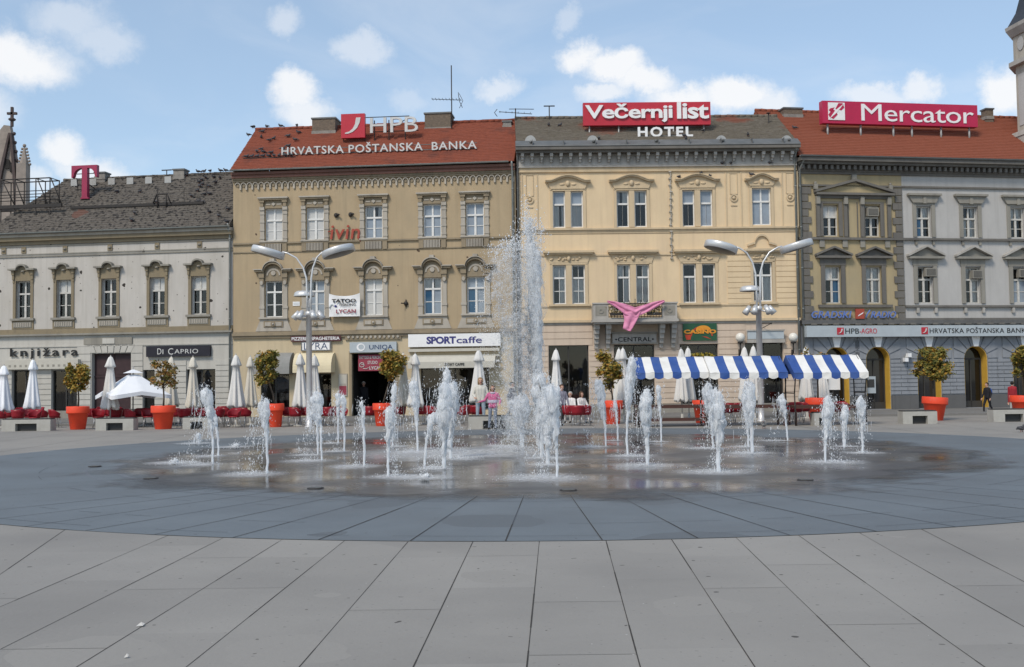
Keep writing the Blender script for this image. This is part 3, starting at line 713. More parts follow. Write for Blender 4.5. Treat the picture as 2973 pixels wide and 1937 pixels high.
def door(fr, h, m='door_brown', rev=.3, top=.0):
    a, b, c, d = h; o = MB(); xm = (a+b)/2
    o.box(a, b, rev, rev+.06, c, d)
    for q in range(2):
        x0, x1 = (a+.08, xm-.05) if q == 0 else (xm+.05, b-.08)
        for (z0, z1) in ((c+.15, c+.9), (c+1.05, c+2.1), (c+2.3, d-.15)):
            if z1 > z0: o.box(x0+.06, x1-.06, rev-.025, rev+.01, z0, z1)
    o.box(xm-.03, xm+.03, rev-.04, rev+.01, c, d); o.box(a, b, rev-.05, rev+.01, c+2.15, c+2.25)
    ob = o.build('door', M[m], fr.root); hd = MB(); hd.tube([(xm+.12,rev-.06,c+1),(xm+.12,rev-.06,c+1.2)], .02, 6); hd.build('handle', M['steel'], ob)
door(A, A_d)
mb = MB(); u0, u1, z0, z1 = A.box(25, 1045, 235, 1072); mb.box(u0, u1, -.3, .02, z0, z1); 
for i in range(12): x = u0+.2+(u1-u0-.4)*i/12; mb.box(x, x+.13, -.305, -.28, z0+.12, z0+.24, 1)
mb.build('shop_fascia', [M['awning_beige'], M['grey_trim']], A.root)
dA, dB, dC = 3.8, 3.5, 3.5
uR = A.uz(186, 521, dA)[0]
ovA = .45; zrA = A.Z(508, 600, dA)
rfA = roof(A, 'roof', M['roof_grey'], 0, A.W-.02, zA_g+.03, zrA, dA, rows=24, hipL=uR, seed=11, jit=.03)
gutter(A, 0, A.W, zA_g+.02, .5); downpipe(A, A.W-.12, .2, zA_g-.1)
chimney(A, rfA, 275, 499, 304, 520, 3.5, .6, 'chimney_render', 1.); chimney(A, rfA, 503, 490, 534, 520, 3.5, .6, 'chimney_render', 1.)
mb = MB()
for px in (216, 270, 324, 378, 432, 488):
    py = 530-(px-216)*.032; u0, u1, z0, z1 = A.box(px-10, py-9, px+9, py+10, 3.2); mb.box(u0, u1, 3.18, 3.22, z0, z1); mb.box((u0+u1)/2-.02, (u0+u1)/2+.02, 3.2, 3.4, z0-.5, z0)
mb.build('metal_plate', M['galvanised'], rfA)
mb = MB()     # brace rail of an old roof sign
u0, z0 = A.uz(205, 604, 1.2); u1, z1 = A.uz(590, 589, 1.2); mb.box(u0, u1, 1.15, 1.25, z0-.06, z0+.08)
for px in (210,300,373,480,590): u = A.U(px,600,1.2); mb.tube([(u,1.2,z0),(u,1.5,z0-.5)], .03, 5); 
for px, top in ((373,575),(535,545),(600,530),(455,565)): u, z = A.uz(px, top, 1.9); mb.tube([(u,1.9,z),(u-.2,2.2,z0-.1)], .018, 5)
u, z = A.uz(470, 575, 1.1); mb.tube([(u-.5,1.1,z0+.05),(u-.3,1.1,z0+.55),(u+.3,1.1,z0+.55),(u+.5,1.1,z0+.05)], .04, 5); mb.tube([(u-.25,1.1,z0-.3),(u-.25,1.1,z0+.9)], .035, 5); mb.tube([(u+.25,1.1,z0-.3),(u+.25,1.1,z0+.6)], .035, 5)
mb.build('rail', M['dark_iron'], rfA)
# black steel sign frame
o, w, h = A.sign('roof_sign_frame', 'empty black steel lattice frame standing on the grey roof at the left edge', 'frame', -60, 520, 178, 600, .9)
mb = MB(); t = .035
def fx(px): return A.U(px, 560, .9)-A.U(-60, 560, .9)
for y in (0, .9):
    mb.tube([(0,y,h),(fx(146),y,h)], t, 6); mb.tube([(0,y,h*.55),(fx(146),y,h*.55)], t*.7, 6); mb.tube([(0,y,h*.33),(fx(146),y,h*.33)], t*.7, 6)
for px in (-55, 3, 42, 104, 145): mb.tube([(fx(px),0,0),(fx(px),0,h)], t, 6); mb.tube([(fx(px),.9,0),(fx(px),.9,h)], t, 6); mb.tube([(fx(px),0,h),(fx(px),.9,h)], t*.7, 6); mb.tube([(fx(px),0,-1.1),(fx(px),0,0)], t, 6); mb.tube([(fx(px),.9,-.6),(fx(px),.9,0)], t, 6)
for a, b in ((-40,0),(5,45),(42,72),(108,140),(147,180)): mb.tube([(fx(a),0,h),(fx(b),0,0)], t, 6)
mb.box(0, fx(180), -.06, .06, -.1, .09); mb.box(0, fx(180), .84, .96, -.1, .09)
mb.build('lattice', M['dark_iron'], o)

# ============ the ochre bank building
B = Front('bank_building', 'ochre three-storey building with red tiled roof, arcaded frieze and ten ornate windows', 677, 55.46, 1502, 54.0)
def lvB(py): return B.Z(py, 1255)
def lvBm(py): return B.Z(py, 1085)
zB_g = B.Z(487, 1100)
zf = .1
Bh2 = []; Bh1 = []
for (xc, code) in ((795,'wwww'),(915,'wwww'),(1085,'ggss'),(1255,'ssss'),(1379,'ssss')):
    u = B.U(xc, 640); Bh2.append((u-.47, u+.47, lvB(688), lvB(592), code))
for (xc, code) in ((795,'dkkk'),(917,'gsss'),(1085,'wwww'),(1256,'ggbs'),(1382,'ssbs')):
    u = B.U(xc, 860); Bh1.append((u-.47, u+.47, lvB(913), lvB(806), code))
B_s = [B.box(757,1087,840,1190), B.box(893,1085,962,1190), B.box(1222,1068,1420,1192)]
B_s = [(a,b,.35,d) for a,b,c,d in B_s]; q = B.box(1022,1026,1148,1200); B_d = (q[0],q[1],.1,q[3])
zB_c = lvB(961)
mb = MB()
wall(mb, 0, B.W, zB_c, zB_g, [h[:4] for h in Bh1+Bh2], .3, 0)
wall(mb, 0, B.W, 0, zB_c, B_s+[B_d], .35, 1)
shell(mb, 0, B.W, zB_g, 10, 0)
mb.build('wall', [M['ochre_plaster'], M['cream_shop_wall']], B.root)
mb = MB()
zfa, zfb = lvBm(540), lvBm(519)
mb.box(0, B.W, -.36, .02, lvBm(499), zB_g-.08, 0); mb.box(0, B.W, -.26, .02, lvBm(508), lvBm(499), 0); mb.box(0, B.W, -.16, .02, lvBm(513), lvBm(508), 1); mb.box(0, B.W, -.1, .02, zfb+.02, lvBm(513), 1)
na = 46; aw = (B.W-.2)/na
for i in range(na):
    x = .1+aw*(i+.5); r = aw*.46
    mb.prism(arc(x, zfb-r, r, r, 0, 180, 8)+list(reversed(arc(x, zfb-r, r*.7, r*.7, 0, 180, 8))), -.1, .01, 2)
    mb.box(x+aw/2-.045, x+aw/2+.045, -.09, .01, zfa-.02, zfb-r, 2)
    mb.prism(arc(x, zfb-r*1.05, r*.52, r*.62, 0, 360, 10), -.045, .01, 3)
mb.build('eaves_frieze', [M['cornice_red'], M['tan_stone'], M['pale_stone'], M['tan_stone']], B.root)
mb = MB(); mb.box(0, B.W, -.1, .02, lvB(697), lvB(692), 0); mb.box(0, B.W, -.05, .02, lvB(722), lvB(718.5), 0); mb.box(0, B.W, -.07, .02, lvB(960), lvB(955), 0); mb.box(0, B.W, -.2, .02, lvB(967), lvB(960), 0); mb.box(0, B.W, -.12, .02, lvB(974), lvB(967), 0)
mb.box(B.U(1003,980), B.U(1165,980), -.1, .02, lvBm(986), lvBm(970.5), 0)
for i in range(12): x = B.U(1008,980)+i*.235; mb.prism(arc(x+.1, lvBm(978), .07, .07, 0, 360, 8), -.15, -.08, 1)
mb.build('string_course', [M['tan_stone'], M['pale_stone']], B.root)
for (u0,u1,z0,z1,code) in Bh2:
    w = window(B, u0, u1, z0, z1, code, .36, reveal=.15)
    mb = MB(); zt = z1+.5
    for a in (u0-.25, u1+.04):
        mb.box(a, a+.21, -.06, .04, z0-.05, z1-.1, 1)
        for k in range(4): zz = z0+.1+(z1-z0-.3)*k/3.3; mb.box(a-.02, a+.23, -.085, .03, zz, zz+.1, 1)
        mb.box(a-.02, a+.23, -.11, .04, z1-.1, z1+.08, 1); mb.box(a+.02, a+.19, -.13, .04, z1+.08, z1+.42, 0); mb.box(a-.03, a+.24, -.17, .04, z1+.3, z1+.42, 0)
    mb.box(u0, u1, -.035, .04, z1, zt-.06, 0); mb.box(u0-.3, u1+.3, -.2, .04, zt-.08, zt, 0); mb.box(u0-.34, u1+.34, -.25, .04, zt, zt+.07, 1)
    um = (u0+u1)/2
    mb.prism([(um-.12,z1+.22),(um,z1+.12),(um+.12,z1+.22),(um,z1+.32)], -.08, -.02, 1); mb.box(u0+.06, um-.16, -.06, -.02, z1+.18, z1+.24, 1); mb.box(um+.16, u1-.06, -.06, -.02, z1+.18, z1+.24, 1)
    mb.box(u0-.28, u1+.28, -.14, .05, z0-.08, z0, 1); mb.box(u0-.24, u0, -.09, .02, lvB(720), z0-.08, 0); mb.box(u1, u1+.24, -.09, .02, lvB(720), z0-.08, 0)
    zb = lvB(719)
    for k in range(11): x = u0+.03+(u1-u0-.06)*k/11; mb.box(x, x+.05, -.1, .02, zb, z0-.16, 1)
    mb.build('surround', [M['tan_stone'], M['pale_stone']], w)
for (u0,u1,z0,z1,code) in Bh1:
    w = window(B, u0, u1, z0, z1, code, .3, reveal=.15)
    mb = MB(); um = (u0+u1)/2; ze = lvB(780); hw = (u1-u0)/2
    for a in (u0-.27, u1+.04):
        mb.box(a, a+.23, -.06, .04, z0-.05, z1-.1, 1); mb.box(a-.03, a+.26, -.09, .04, z0+.45, z0+.58, 1)
        mb.box(a, a+.23, -.13, .04, z1-.15, ze-.3, 0); mb.box(a-.03, a+.26, -.18, .04, ze-.3, ze-.02, 0); mb.prism(arc(a+.115, z1-.1, .09, .12, 0, 360, 8), -.16, -.1, 1)
    mb.prism([(u0,z1),(u1,z1)]+arc(um, ze-.18, hw*.98, .52, 0, 180, 14), -.05, .03, 0)
    mb.prism(arc(um, ze-.18, hw*.8, .38, 0, 180, 14)+list(reversed(arc(um, ze-.18, hw*.62, .28, 0, 180, 14))), -.08, -.03, 1)
    mb.prism(arc(um, ze-.05, .13, .13, 0, 360, 10), -.1, -.03, 1)
    pts = [(u0-.5, ze),(u0-.05, ze)]+list(reversed(arc(um, ze-.05, hw+.02, .46, 0, 180, 16)))+[(u1+.05, ze),(u1+.5, ze)]
    band(mb, pts, .1, -.26, .03, 0)
    pts = [(u0-.55, ze+.1),(u0-.1, ze+.1)]+list(reversed(arc(um, ze+.05, hw+.05, .48, 0, 180, 16)))+[(u1+.1, ze+.1),(u1+.55, ze+.1)]
    band(mb, pts, .05, -.33, .03, 1)
    mb.box(um-.12, um+.12, -.3, .02, ze+.5, ze+.68, 1)
    mb.box(u0-.3, u1+.3, -.16, .05, z0-.09, z0, 1)
    zb = lvB(954)
    mb.prism([(u0-.5,zb),(u1+.5,zb),(u1+.28,z0-.2),(u1+.28,z0-.09),(u0-.28,z0-.09),(u0-.28,z0-.2)], -.055, .02, 1)
    mb.box(u0-.05, u1+.05, -.09, .02, z0-.52, z0-.2, 0); mb.box(u0+.02, u1-.02, -.12, .02, z0-.46, z0-.26, 1); mb.prism(arc(um, z0-.36, .13, .13, 0, 360, 12), -.16, -.1, 0); mb.ball((um,-.15,z0-.36), .07, 8, 5, 1)
    mb.build('surround', [M['tan_stone'], M['pale_stone']], w)
shop(B, B_s)
# dark passage
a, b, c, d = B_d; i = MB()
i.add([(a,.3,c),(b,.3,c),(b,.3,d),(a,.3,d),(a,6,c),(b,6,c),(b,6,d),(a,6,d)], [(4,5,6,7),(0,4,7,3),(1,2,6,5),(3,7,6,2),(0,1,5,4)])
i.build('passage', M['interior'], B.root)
o = MB(); o.box(a-.14, a, -.05, .3, c, d); o.box(b, b+.14, -.05, .3, c, d); o.box(a-.14, b+.14, -.06, .3, d, d+.12); o.build('door_frame', M['tan_stone'], B.root)
def awning(name, x0, y0, x1, y1, out, m):
    u0, u1, z0, z1 = B.box(x0, y0, x1, y1, -out/2); mb = MB(); n = 8
    prof = [(-out*math.sin(R(90*k/n)), z0+.18+(z1-z0-.18)*math.cos(R(90*k/n))) for k in range(n+1)]+[(-out, z0)]
    pi = [(y+.02, z-.01) for y, z in reversed(prof)]
    mb.sweep(prof+pi, u0, u1)
    for u in (u0, u1): mb.add([(u,y,z) for y, z in prof]+[(u,0,z0)], [tuple(range(len(prof)+1))])
    return mb.build(name, M[m], B.root)
awning('awning', 742, 1024, 846, 1086, .8, 'awning_grey'); awning('awning', 856, 1024, 967, 1082, .8, 'awning_cream')
mb = MB(); u0, u1, z0, z1 = B.box(1188, 1012, 1452, 1068)
mb.box(u0, u1, -.25, .02, z1-.15, z1); mb.box(u0, u1, -.32, .02, z1-.42, z1-.34); mb.box(u0, u1, -.38, -.3, z0+.3, z0+.37, 1); mb.sweep([(-.25,z1-.34),(-.9,z0+.02),(-.9,z0+.0),(-.25,z1-.42)], u0+.1, u1-.2); mb.box(u0+.1,u1-.2,-.92,-.9,z0-.02,z0+.3)
mb.build('awning', [M['awning_beige'], M['window_white']], B.root)
rfB = roof(B, 'roof', M['roof_red'], .0, B.W-.02, zB_g+.05, B.Z(366, 1085, dB), dB, rows=26, seed=21, jit=.018)
gutter(B, 0, B.W-.3, zB_g+.03, .5); downpipe(B, B.W-.14, .3, zB_g-.2)
chimney(B, rfB, 906, 341, 973, 388, 2.9, 1.2); chimney(B, rfB, 1233, 326, 1308, 378, 3., 1.2); chimney(B, rfB, 1460, 350, 1484, 372, 2.9, .5, 'chimney_render')
mb = MB()
for px in range(1085, 1500, 26):
    u, z = B.uz(px, 470-(px-1085)*.02, .3); mb.box(u-.03, u+.03, .28, .34, z-.08, z+.05)
mb.build('snow_guard', M['galvanised'], rfB)
mb = MB(); u0, z0 = B.uz(708, 477, .5); u1, _ = B.uz(857, 470, .5)
for dz in (0, .3): mb.tube([(u0,.5,z0+dz),(u1,.5,z0+dz)], .03, 6)
for k in range(7): x = u0+(u1-u0)*k/6; mb.tube([(x,.5,z0-.15),(x,.5,z0+.35)], .025, 5); 
mb.build('snow_fence', M['dark_iron'], rfB)
mb = MB(); u0, u1, z0, z1 = B.box(1275, 444, 1305, 462, .8); mb.box(u0, u1, .8, 1.6, z0-.1, z1); mb.box(u0-.05, u1+.05, .7, 1.7, z1, z1+.06); mb.build('roof_hatch', M['zinc_dark'], rfB)

# ============ the hotel
C = Front('hotel', 'cream three-storey hotel with bracketed grey cornice, balcony and twin windows', 1506, 54.0, 2324, 54.2)
def lvC(py): return C.Z(py, 1950)
zC_g = lvC(428)
Ch2 = []; Ch1 = []
for (xc, code) in ((1649,'sggg'),(1834,'gggk'),(2025,'ssgk')):
    cu = C.U(xc, 600)
    for q in (-1, 1):
        u = cu+q*.46; cd = {(1649,-1):'ssgg',(1649,1):'ssgg',(1834,-1):'ggkk',(1834,1):'ggdd',(2025,-1):'sskk',(2025,1):'ssss'}[(xc,q)]
        Ch2.append((u-.32, u+.32, lvC(658), lvC(552), cd))
cu = C.U(2211, 600); Ch2.append((cu-.49, cu+.49, lvC(656), lvC(548), 'ssss'))
for xc in (1652, 1838.5, 2030):
    cu = C.U(xc, 820)
    for q in (-1, 1): u = cu+q*.49; Ch1.append((u-.34, u+.34, lvC(880), lvC(766), random.choice(['ddgg','ggdg','dggg'])))
cu = C.U(2215, 820); Ch1.append((cu-.49, cu+.49, lvC(878), lvC(764), 'dddg'))
C_s = [C.box(1594,1001,1710,1178), C.box(1975,999,2086,1178)]; C_s = [(a,b,.5,d) for a,b,c,d in C_s]
q = C.box(1784,1001,1901,1190); C_d = (q[0],q[1],.1,q[3]); q = C.box(2165,995,2275,1190); C_d2 = (q[0],q[1],.1,q[3])
zC_c = lvC(929)
mb = MB(); wall(mb, 0, C.W, zC_c, zC_g, [h[:4] for h in Ch1+Ch2], .3, 0); wall(mb, 0, C.W, 0, zC_c, C_s+[C_d, C_d2], .35, 1); shell(mb, 0, C.W, zC_g, 10, 0)
mb.build('wall', [M['cream_plaster'], M['pink_stone']], C.root)
mb = MB()
mb.box(-.05, C.W+.05, -.75, .02, lvC(440), lvC(432), 1); mb.box(-.02, C.W+.02, -.55, .02, lvC(447), lvC(440), 1)
mb.box(0, C.W, -.12, .02, lvC(482), lvC(447), 0)
nb = 29
for i in range(nb):
    x = .3+(C.W-.6)*i/(nb-1); z1, z0 = lvC(447), lvC(467)
    mb.box(x-.08, x+.08, -.5, .0, z1-.16, z1, 0); mb.prism([(x-.07,z1-.16),(x+.07,z1-.16),(x+.055,z0+.05),(x-.055,z0+.05)], -.38, -.1, 0); mb.box(x-.05, x+.05, -.26, -.1, z0-.07, z0+.06, 0)
    if i < nb-1: xx = x+(C.W-.6)/(nb-1)/2; mb.box(xx-.14, xx+.14, -.135, -.1, lvC(480), lvC(455), 0)
mb.box(0, C.W, -.16, .02, lvC(485), lvC(482), 0); mb.box(0, C.W, -.07, .02, lvC(495), lvC(485), 2); mb.box(0, C.W, -.1, .02, lvC(498), lvC(495), 2)
mb.build('eaves_cornice', [M['cornice_grey'], M['dark_trim'], M['cream_trim']], C.root)
mb = MB(); mb.box(0, C.W, -.07, .02, lvC(671), lvC(666), 0); mb.box(0, C.W, -.14, .02, lvC(666), lvC(661), 0); mb.box(0, C.W, -.04, .02, lvC(676), lvC(671), 0)
mb.box(0, C.W, -.05, .02, lvC(741), lvC(737), 0)
mb.box(0, C.W, -.06, .02, lvC(940), lvC(934), 1); mb.box(0, C.W, -.16, .02, lvC(934), lvC(927), 0); mb.box(0, C.W, -.05, .02, lvC(889), lvC(885), 0)
# pilaster panels and rosettes
for px in (1538, 2130, 2293):
    u = C.U(px, 560); mb.box(u-.42, u-.36, -.035, .02, lvC(661), lvC(500), 0); mb.box(u+.36, u+.42, -.035, .02, lvC(661), lvC(500), 0)
    for (a, b, c_, d_) in ((u-.2,u-.17,565,505),(u+.17,u+.2,565,505)): mb.box(a, b, -.03, .02, lvC(c_), lvC(d_), 0)
    mb.box(u-.2, u+.2, -.03, .02, lvC(506), lvC(504), 0); mb.box(u-.2, u+.2, -.03, .02, lvC(566), lvC(564), 0)
    mb.prism(arc(u, lvC(577), .2, .2, 0, 360, 16)+list(reversed(arc(u, lvC(577), .13, .13, 0, 360, 16))), -.06, .01, 0); mb.ball((u,-.01,lvC(577)), .1, 8, 5, 0)
    mb.box(u-.16, u+.16, -.04, .01, lvC(600), lvC(597), 0)
rustic(mb, C.U(2112,800), C.U(2183,800), lvC(885), lvC(745), 9, .03, .03, 2); rustic(mb, C.U(2253,800), C.W-.1, lvC(885), lvC(745), 9, .03, .03, 2)
u = C.U(2211, 700); pts = [(u-.75,lvC(718)),(u-.45,lvC(712))]+list(reversed(arc(u,lvC(712),.36,.42,0,180,10)))+[(u+.45,lvC(712)),(u+.75,lvC(718))]
band(mb, pts, .1, -.12, .02, 0)
mb.build('moulding', [M['cream_trim'], M['cornice_grey'], M['cream_plaster']], C.root)
def pedi(u0, u1, z1, single):
    mb = MB(); um = (u0+u1)/2
    mb.box(u0-.14, u0, -.05, .03, lvC(660), z1+.05); mb.box(u1, u1+.14, -.05, .03, lvC(660), z1+.05); mb.box(u0-.14, u1+.14, -.05, .03, z1, z1+.1)
    ze = lvC(528); hw = (u1-u0)/2
    mb.prism([(u0-.1,z1+.1),(u1+.1,z1+.1),(u1+.25,ze),(u0-.25,ze)], -.09, .02)
    n = 16; pts = []
    for k in range(n+1):
        t = -1+2*k/n; x = um+t*(hw+.38); pts.append((x, ze+.27*max(0, math.cos(t*math.pi/1.55))**1.3))
    mb.prism(pts+[(u1+.1,ze-.02),(u0-.1,ze-.02)], -.07, .02)
    band(mb, pts, .07, -.24, .02); band(mb, [(x, z+.07) for x, z in pts], .045, -.3, .02)
    mb.ball((um,-.1,ze-.06), (.13,.1,.16), 8, 6); mb.ball((um-.3,-.08,ze-.1), (.16,.06,.07), 8, 5); mb.ball((um+.3,-.08,ze-.1), (.16,.06,.07), 8, 5)
    return mb
def hood(u0, u1, z1):
    mb = MB(); um = (u0+u1)/2
    mb.box(u0-.14, u0, -.05, .03, lvC(884), z1+.05); mb.box(u1, u1+.14, -.05, .03, lvC(884), z1+.05); mb.box(u0-.14, u1+.14, -.05, .03, z1, z1+.1)
    zt = lvC(737)
    mb.prism([(u0-.14,z1+.1),(u1+.14,z1+.1),(u1+.3,zt),(u0-.3,zt)], -.06, .02)
    mb.box(u0-.4, u1+.4, -.22, .02, zt, zt+.08); mb.box(u0-.46, u1+.46, -.3, .02, zt+.08, zt+.19)
    rr = random.Random(int(u0*9))
    for k in range(14): t = rr.uniform(-1, 1); mb.ball((um+t*(u1-u0)*.55, -.07, zt-.2+rr.uniform(-.12,.1)), (.09,.06,.05), 7, 5)
    mb.ball((um,-.1,zt-.2), (.1,.09,.15), 8, 6)
    mb.box(u0-.22, u1+.22, -.14, .04, lvC(886), lvC(880))
    return mb
k = 0
while k < len(Ch2):
    single = k == 6; w = window(C, *Ch2[k][:4], Ch2[k][4], .36, bars=False, topbar=single, reveal=.14, mull=.05 if single else .001, name='window')
    if single: pedi(Ch2[k][0], Ch2[k][1], Ch2[k][3], True).build('surround', M['cream_trim'], w); k += 1
    else:
        window(C, *Ch2[k+1][:4], Ch2[k+1][4], .36, bars=False, topbar=False, reveal=.14, mull=.001)
        mb = pedi(Ch2[k][0], Ch2[k+1][1], Ch2[k][3], False); mb.box(Ch2[k][1], Ch2[k+1][0], -.03, .05, Ch2[k][2], Ch2[k][3]); mb.build('surround', M['cream_trim'], w); k += 2
k = 0
while k < len(Ch1):
    single = k == 6; w = window(C, *Ch1[k][:4], Ch1[k][4], .33, bars=(k == 0), topbar=k < 4 or single, reveal=.14, mull=.03 if single else .012)
    if single: hood(Ch1[k][0], Ch1[k][1], Ch1[k][3]).build('surround', M['cream_trim'], w); k += 1
    else:
        window(C, *Ch1[k+1][:4], Ch1[k+1][4], .33, bars=(k == 0), topbar=k < 4, reveal=.14, mull=.012)
        mb = hood(Ch1[k][0], Ch1[k+1][1], Ch1[k][3]); mb.box(Ch1[k][1], Ch1[k+1][0], -.03, .05, Ch1[k][2], Ch1[k][3]); mb.build('surround', M['window_white' if k else 'cream_trim'] if False else M['cream_trim'], w); k += 2
# ground floor stone courses
mb = MB()
for (a, b) in ((1510,1592),(1712,1782),(1903,1973),(2088,2163),(2277,2322)): rustic(mb, C.U(a,1100), C.U(b,1100), .55, lvC(1000), 11, .035, .03)
for (a, b) in ((1510,1720),(1968,2163)): rustic(mb, C.U(a,970), C.U(b,970), lvC(1000), lvC(942), 3, .035, .03)
mb.box(0, C.W, -.08, .02, .1, .52, 1); mb.build('rusticated_stonework', [M['pink_stone'], M['grey_trim']], C.root)
shop(C, C_s); 
shop(C, [C_d], 3., nm='entrance', stuff=False); shop(C, [C_d2], 3., nm='entrance', stuff=False)
# balcony
u0, u1, z0, z1 = C.box(1723, 882, 1966, 922, -1.1); mb = MB(); zb = z0
mb.box(u0-.05, u1+.05, -1.2, .0, zb-.22, zb-.08, 0); mb.box(u0+.03, u1-.03, -1.1, .0, zb-.3, zb-.22, 0); mb.box(u0, u1, -1.14, -.02, zb-.08, zb, 0)
for (a, b) in ((u0, u0+.75), (u1-.75, u1)):
    mb.box(a, b, -1.1, -.85, zb, z1, 0); mb.box(a-.04, b+.04, -1.15, -.8, z1, z1+.07, 0); m_ = (a+b)/2
    mb.prism(arc(m_, (zb+z1)/2, .13, .13, 0, 360, 14)+list(reversed(arc(m_, (zb+z1)/2, .07, .07, 0, 360, 14))), -1.14, -1.1, 1)
    mb.prism([(a+.1,zb+.1),(b-.1,zb+.1),(b-.1,z1-.1),(a+.1,z1-.1)], -1.112, -1.1, 1)
for px in (1732, 1766, 1921.5, 1956):
    u = C.U(px, 950, -.5); zc = zb-.3
    for k in range(5): mb.box(u-.13+.01*k, u+.13-.01*k, -.8+.15*k, 0, zc-.24*(k+1), zc-.24*k, 0)
mb.box(u0, u0+.18, -.85, 0, zb, z1, 0); mb.box(u1-.18, u1, -.85, 0, zb, z1, 0)
bal = mb.build('balcony', [M['cornice_grey'], M['grey_trim']], C.root)
mb = MB(); a, b = u0+.75, u1-.75
for z in (zb+.05, z1-.02, z1+.03): mb.tube([(a,-1.05,z),(b,-1.05,z)], .022, 5)
for k in range(19): x = a+(b-a)*k/18; mb.tube([(x,-1.05,zb),(x,-1.05,z1)], .014, 5)
for k in range(8):
    x = a+(b-a)*(k+.5)/8; mb.tube([(x+.14*math.cos(t*.5), -1.06, (zb+z1)/2+.2*math.sin(t*.5)) for t in range(13)], .014, 5)
for k in range(5): x = (a+b)/2-.5+.25*k; mb.tube([(x,-1.06,z1),((a+b)/2+(x-(a+b)/2)*1.25,-1.06,z1+.25-abs(k-2)*.05)], .016, 5)
mb.build('balcony_railing', M['dark_iron'], bal)
# flower baskets hung on the railing
for k, c_ in enumerate((a+.42, b-.42)):
    o = thing('flower_basket', ('wilted flower basket on the hotel balcony railing, left of the pink cloth', 'wilted flower basket on the hotel balcony railing, right of the pink cloth')[k], 'flowers', C.world(c_, -1.22, zb+.1), C.ang, 'balcony flower baskets')
    mb = MB(); rr = random.Random(k)
    for _ in range(260):
        p = Vector((rr.gauss(0,.2), rr.gauss(0,.06), rr.gauss(.28,.13))); s = rr.uniform(.03,.06); q = Vector((rr.uniform(-1,1),rr.uniform(-1,1),rr.uniform(-1,1))).normalized(); t = q.orthogonal().normalized()
        mb.add([p-q*s, p+t*s*.6, p+q*s, p-t*s*.6], [(0,1,2,3)], rr.choice((0,0,1,2)))
    tag(mb.build('flowers', [M['leaf_olive'], M['leaf_rust'], M['paper']], o), kind='stuff')
    mb = MB(); mb.box(-.35, .35, -.07, .1, .0, .14); mb.build('basket', M['dark_iron'], o)
# pink cloth
o = thing('draped_cloth', 'pink cloth draped in two swags over the hotel balcony', 'cloth', C.world(C.U(1843, 890, -1.3), -1.3, C.Z(890, 1843, -1.3)), C.ang)
cu, cz = C.uz(1843, 890, -1.3)
def L(px, py): u, z = C.uz(px, py, -1.3); return (u-cu, z-cz)
mb = MB(); n = 60; vs = []; rows = 14
top = [(1762,873),(1785,876),(1815,883),(1843,893),(1868,886),(1898,877),(1928,871)]
bot = [(1764,880),(1792,896),(1815,915),(1845,922),(1868,912),(1896,898),(1930,878)]
def lerp(pl, t):
    k = min(int(t*(len(pl)-1)), len(pl)-2); f = t*(len(pl)-1)-k; return (pl[k][0]*(1-f)+pl[k+1][0]*f, pl[k][1]*(1-f)+pl[k+1][1]*f)
for r in range(rows+1):
    for k in range(n+1):
        t = k/n; a_, b_ = lerp(top, t), lerp(bot, t); q = r/rows
        x, z = L(a_[0]*(1-q)+b_[0]*q, a_[1]*(1-q)+b_[1]*q); vs.append((x, -.05+.05*math.sin(q*9+abs(t-.5)*11)*math.sin(math.pi*q)-.05*math.sin(math.pi*t)+.03*noise.noise((t*9, q*6, 1)), z))
mb.add(vs, [(r*(n+1)+k, r*(n+1)+k+1, (r+1)*(n+1)+k+1, (r+1)*(n+1)+k) for r in range(rows) for k in range(n)], 0, True)
vs = []; tl = [(1808,905),(1812,930),(1808,955),(1826,962)]; tr = [(1860,905),(1848,932),(1838,950),(1830,963)]
for r in range(17):
    for k in range(13):
        a_, b_ = lerp(tl, r/16), lerp(tr, r/16); q = k/12; x, z = L(a_[0]*(1-q)+b_[0]*q, a_[1]*(1-q)+b_[1]*q); vs.append((x, -.1+.035*math.sin(q*10+r*.2)+.05*noise.noise((q*5, r*.35, 3)), z))
mb.add(vs, [(r*13+k, r*13+k+1, (r+1)*13+k+1, (r+1)*13+k) for r in range(16) for k in range(12)], 0, True)
co_ = mb.build('cloth', M['pink_cloth'], o); sm = co_.modifiers.new('solid', 'SOLIDIFY'); sm.thickness = .012
rfC = roof(C, 'roof', M['roof_moss'], 0, C.W, zC_g+.3, C.Z(342, 1900, dC), dC, over=.1, rows=20, seed=31, jit=.03)
mb = MB(); mb.sweep([(-.78,zC_g-.05),(-.74,zC_g+.02),(-.2,zC_g+.36),(-.1,zC_g+.36),(-.1,zC_g-.08)], -.05, C.W+.05)
for k in range(9): x = C.W*(k+.5)/9; mb.box(x, x+.02, -.76, -.2, zC_g+.03, zC_g+.30)
for px in (1540,1720,1900,2093,2283): u = C.U(px,420); mb.ball((u,-.55,zC_g+.22), .08, 7, 5)
mb.build('gutter', M['zinc_dark'], C.root)
mb = MB()
for px in (1540, 1720, 2093, 2283):
    u, z = C.uz(px, 410, .05); mb.prism([(u-.3,z-.1),(u+.3,z-.1)]+arc(u, z-.1, .3, .38, 0, 180, 10), -.05, .6)
mb.build('dormer_vent', M['galvanised'], rfC)
downpipe(C, C.W-.1, .3, zC_g-.3, off=.6); downpipe(C, .05, .3, zC_g-.3, mname='zinc_dark')
mb = MB(); u, z = C.uz(1945, 500); rr = random.Random(8); path = [(u+rr.uniform(-.03,.03), -.06, z-k*(z-lvC(750))/26) for k in range(27)]; mb.tube(path, .035, 5)
for p in path[::2]: mb.box(p[0]-.07, p[0]+.07, -.12, 0, p[2]-.03, p[2]+.03)
mb.build('neon_tube', M['pale_stone'], C.root)

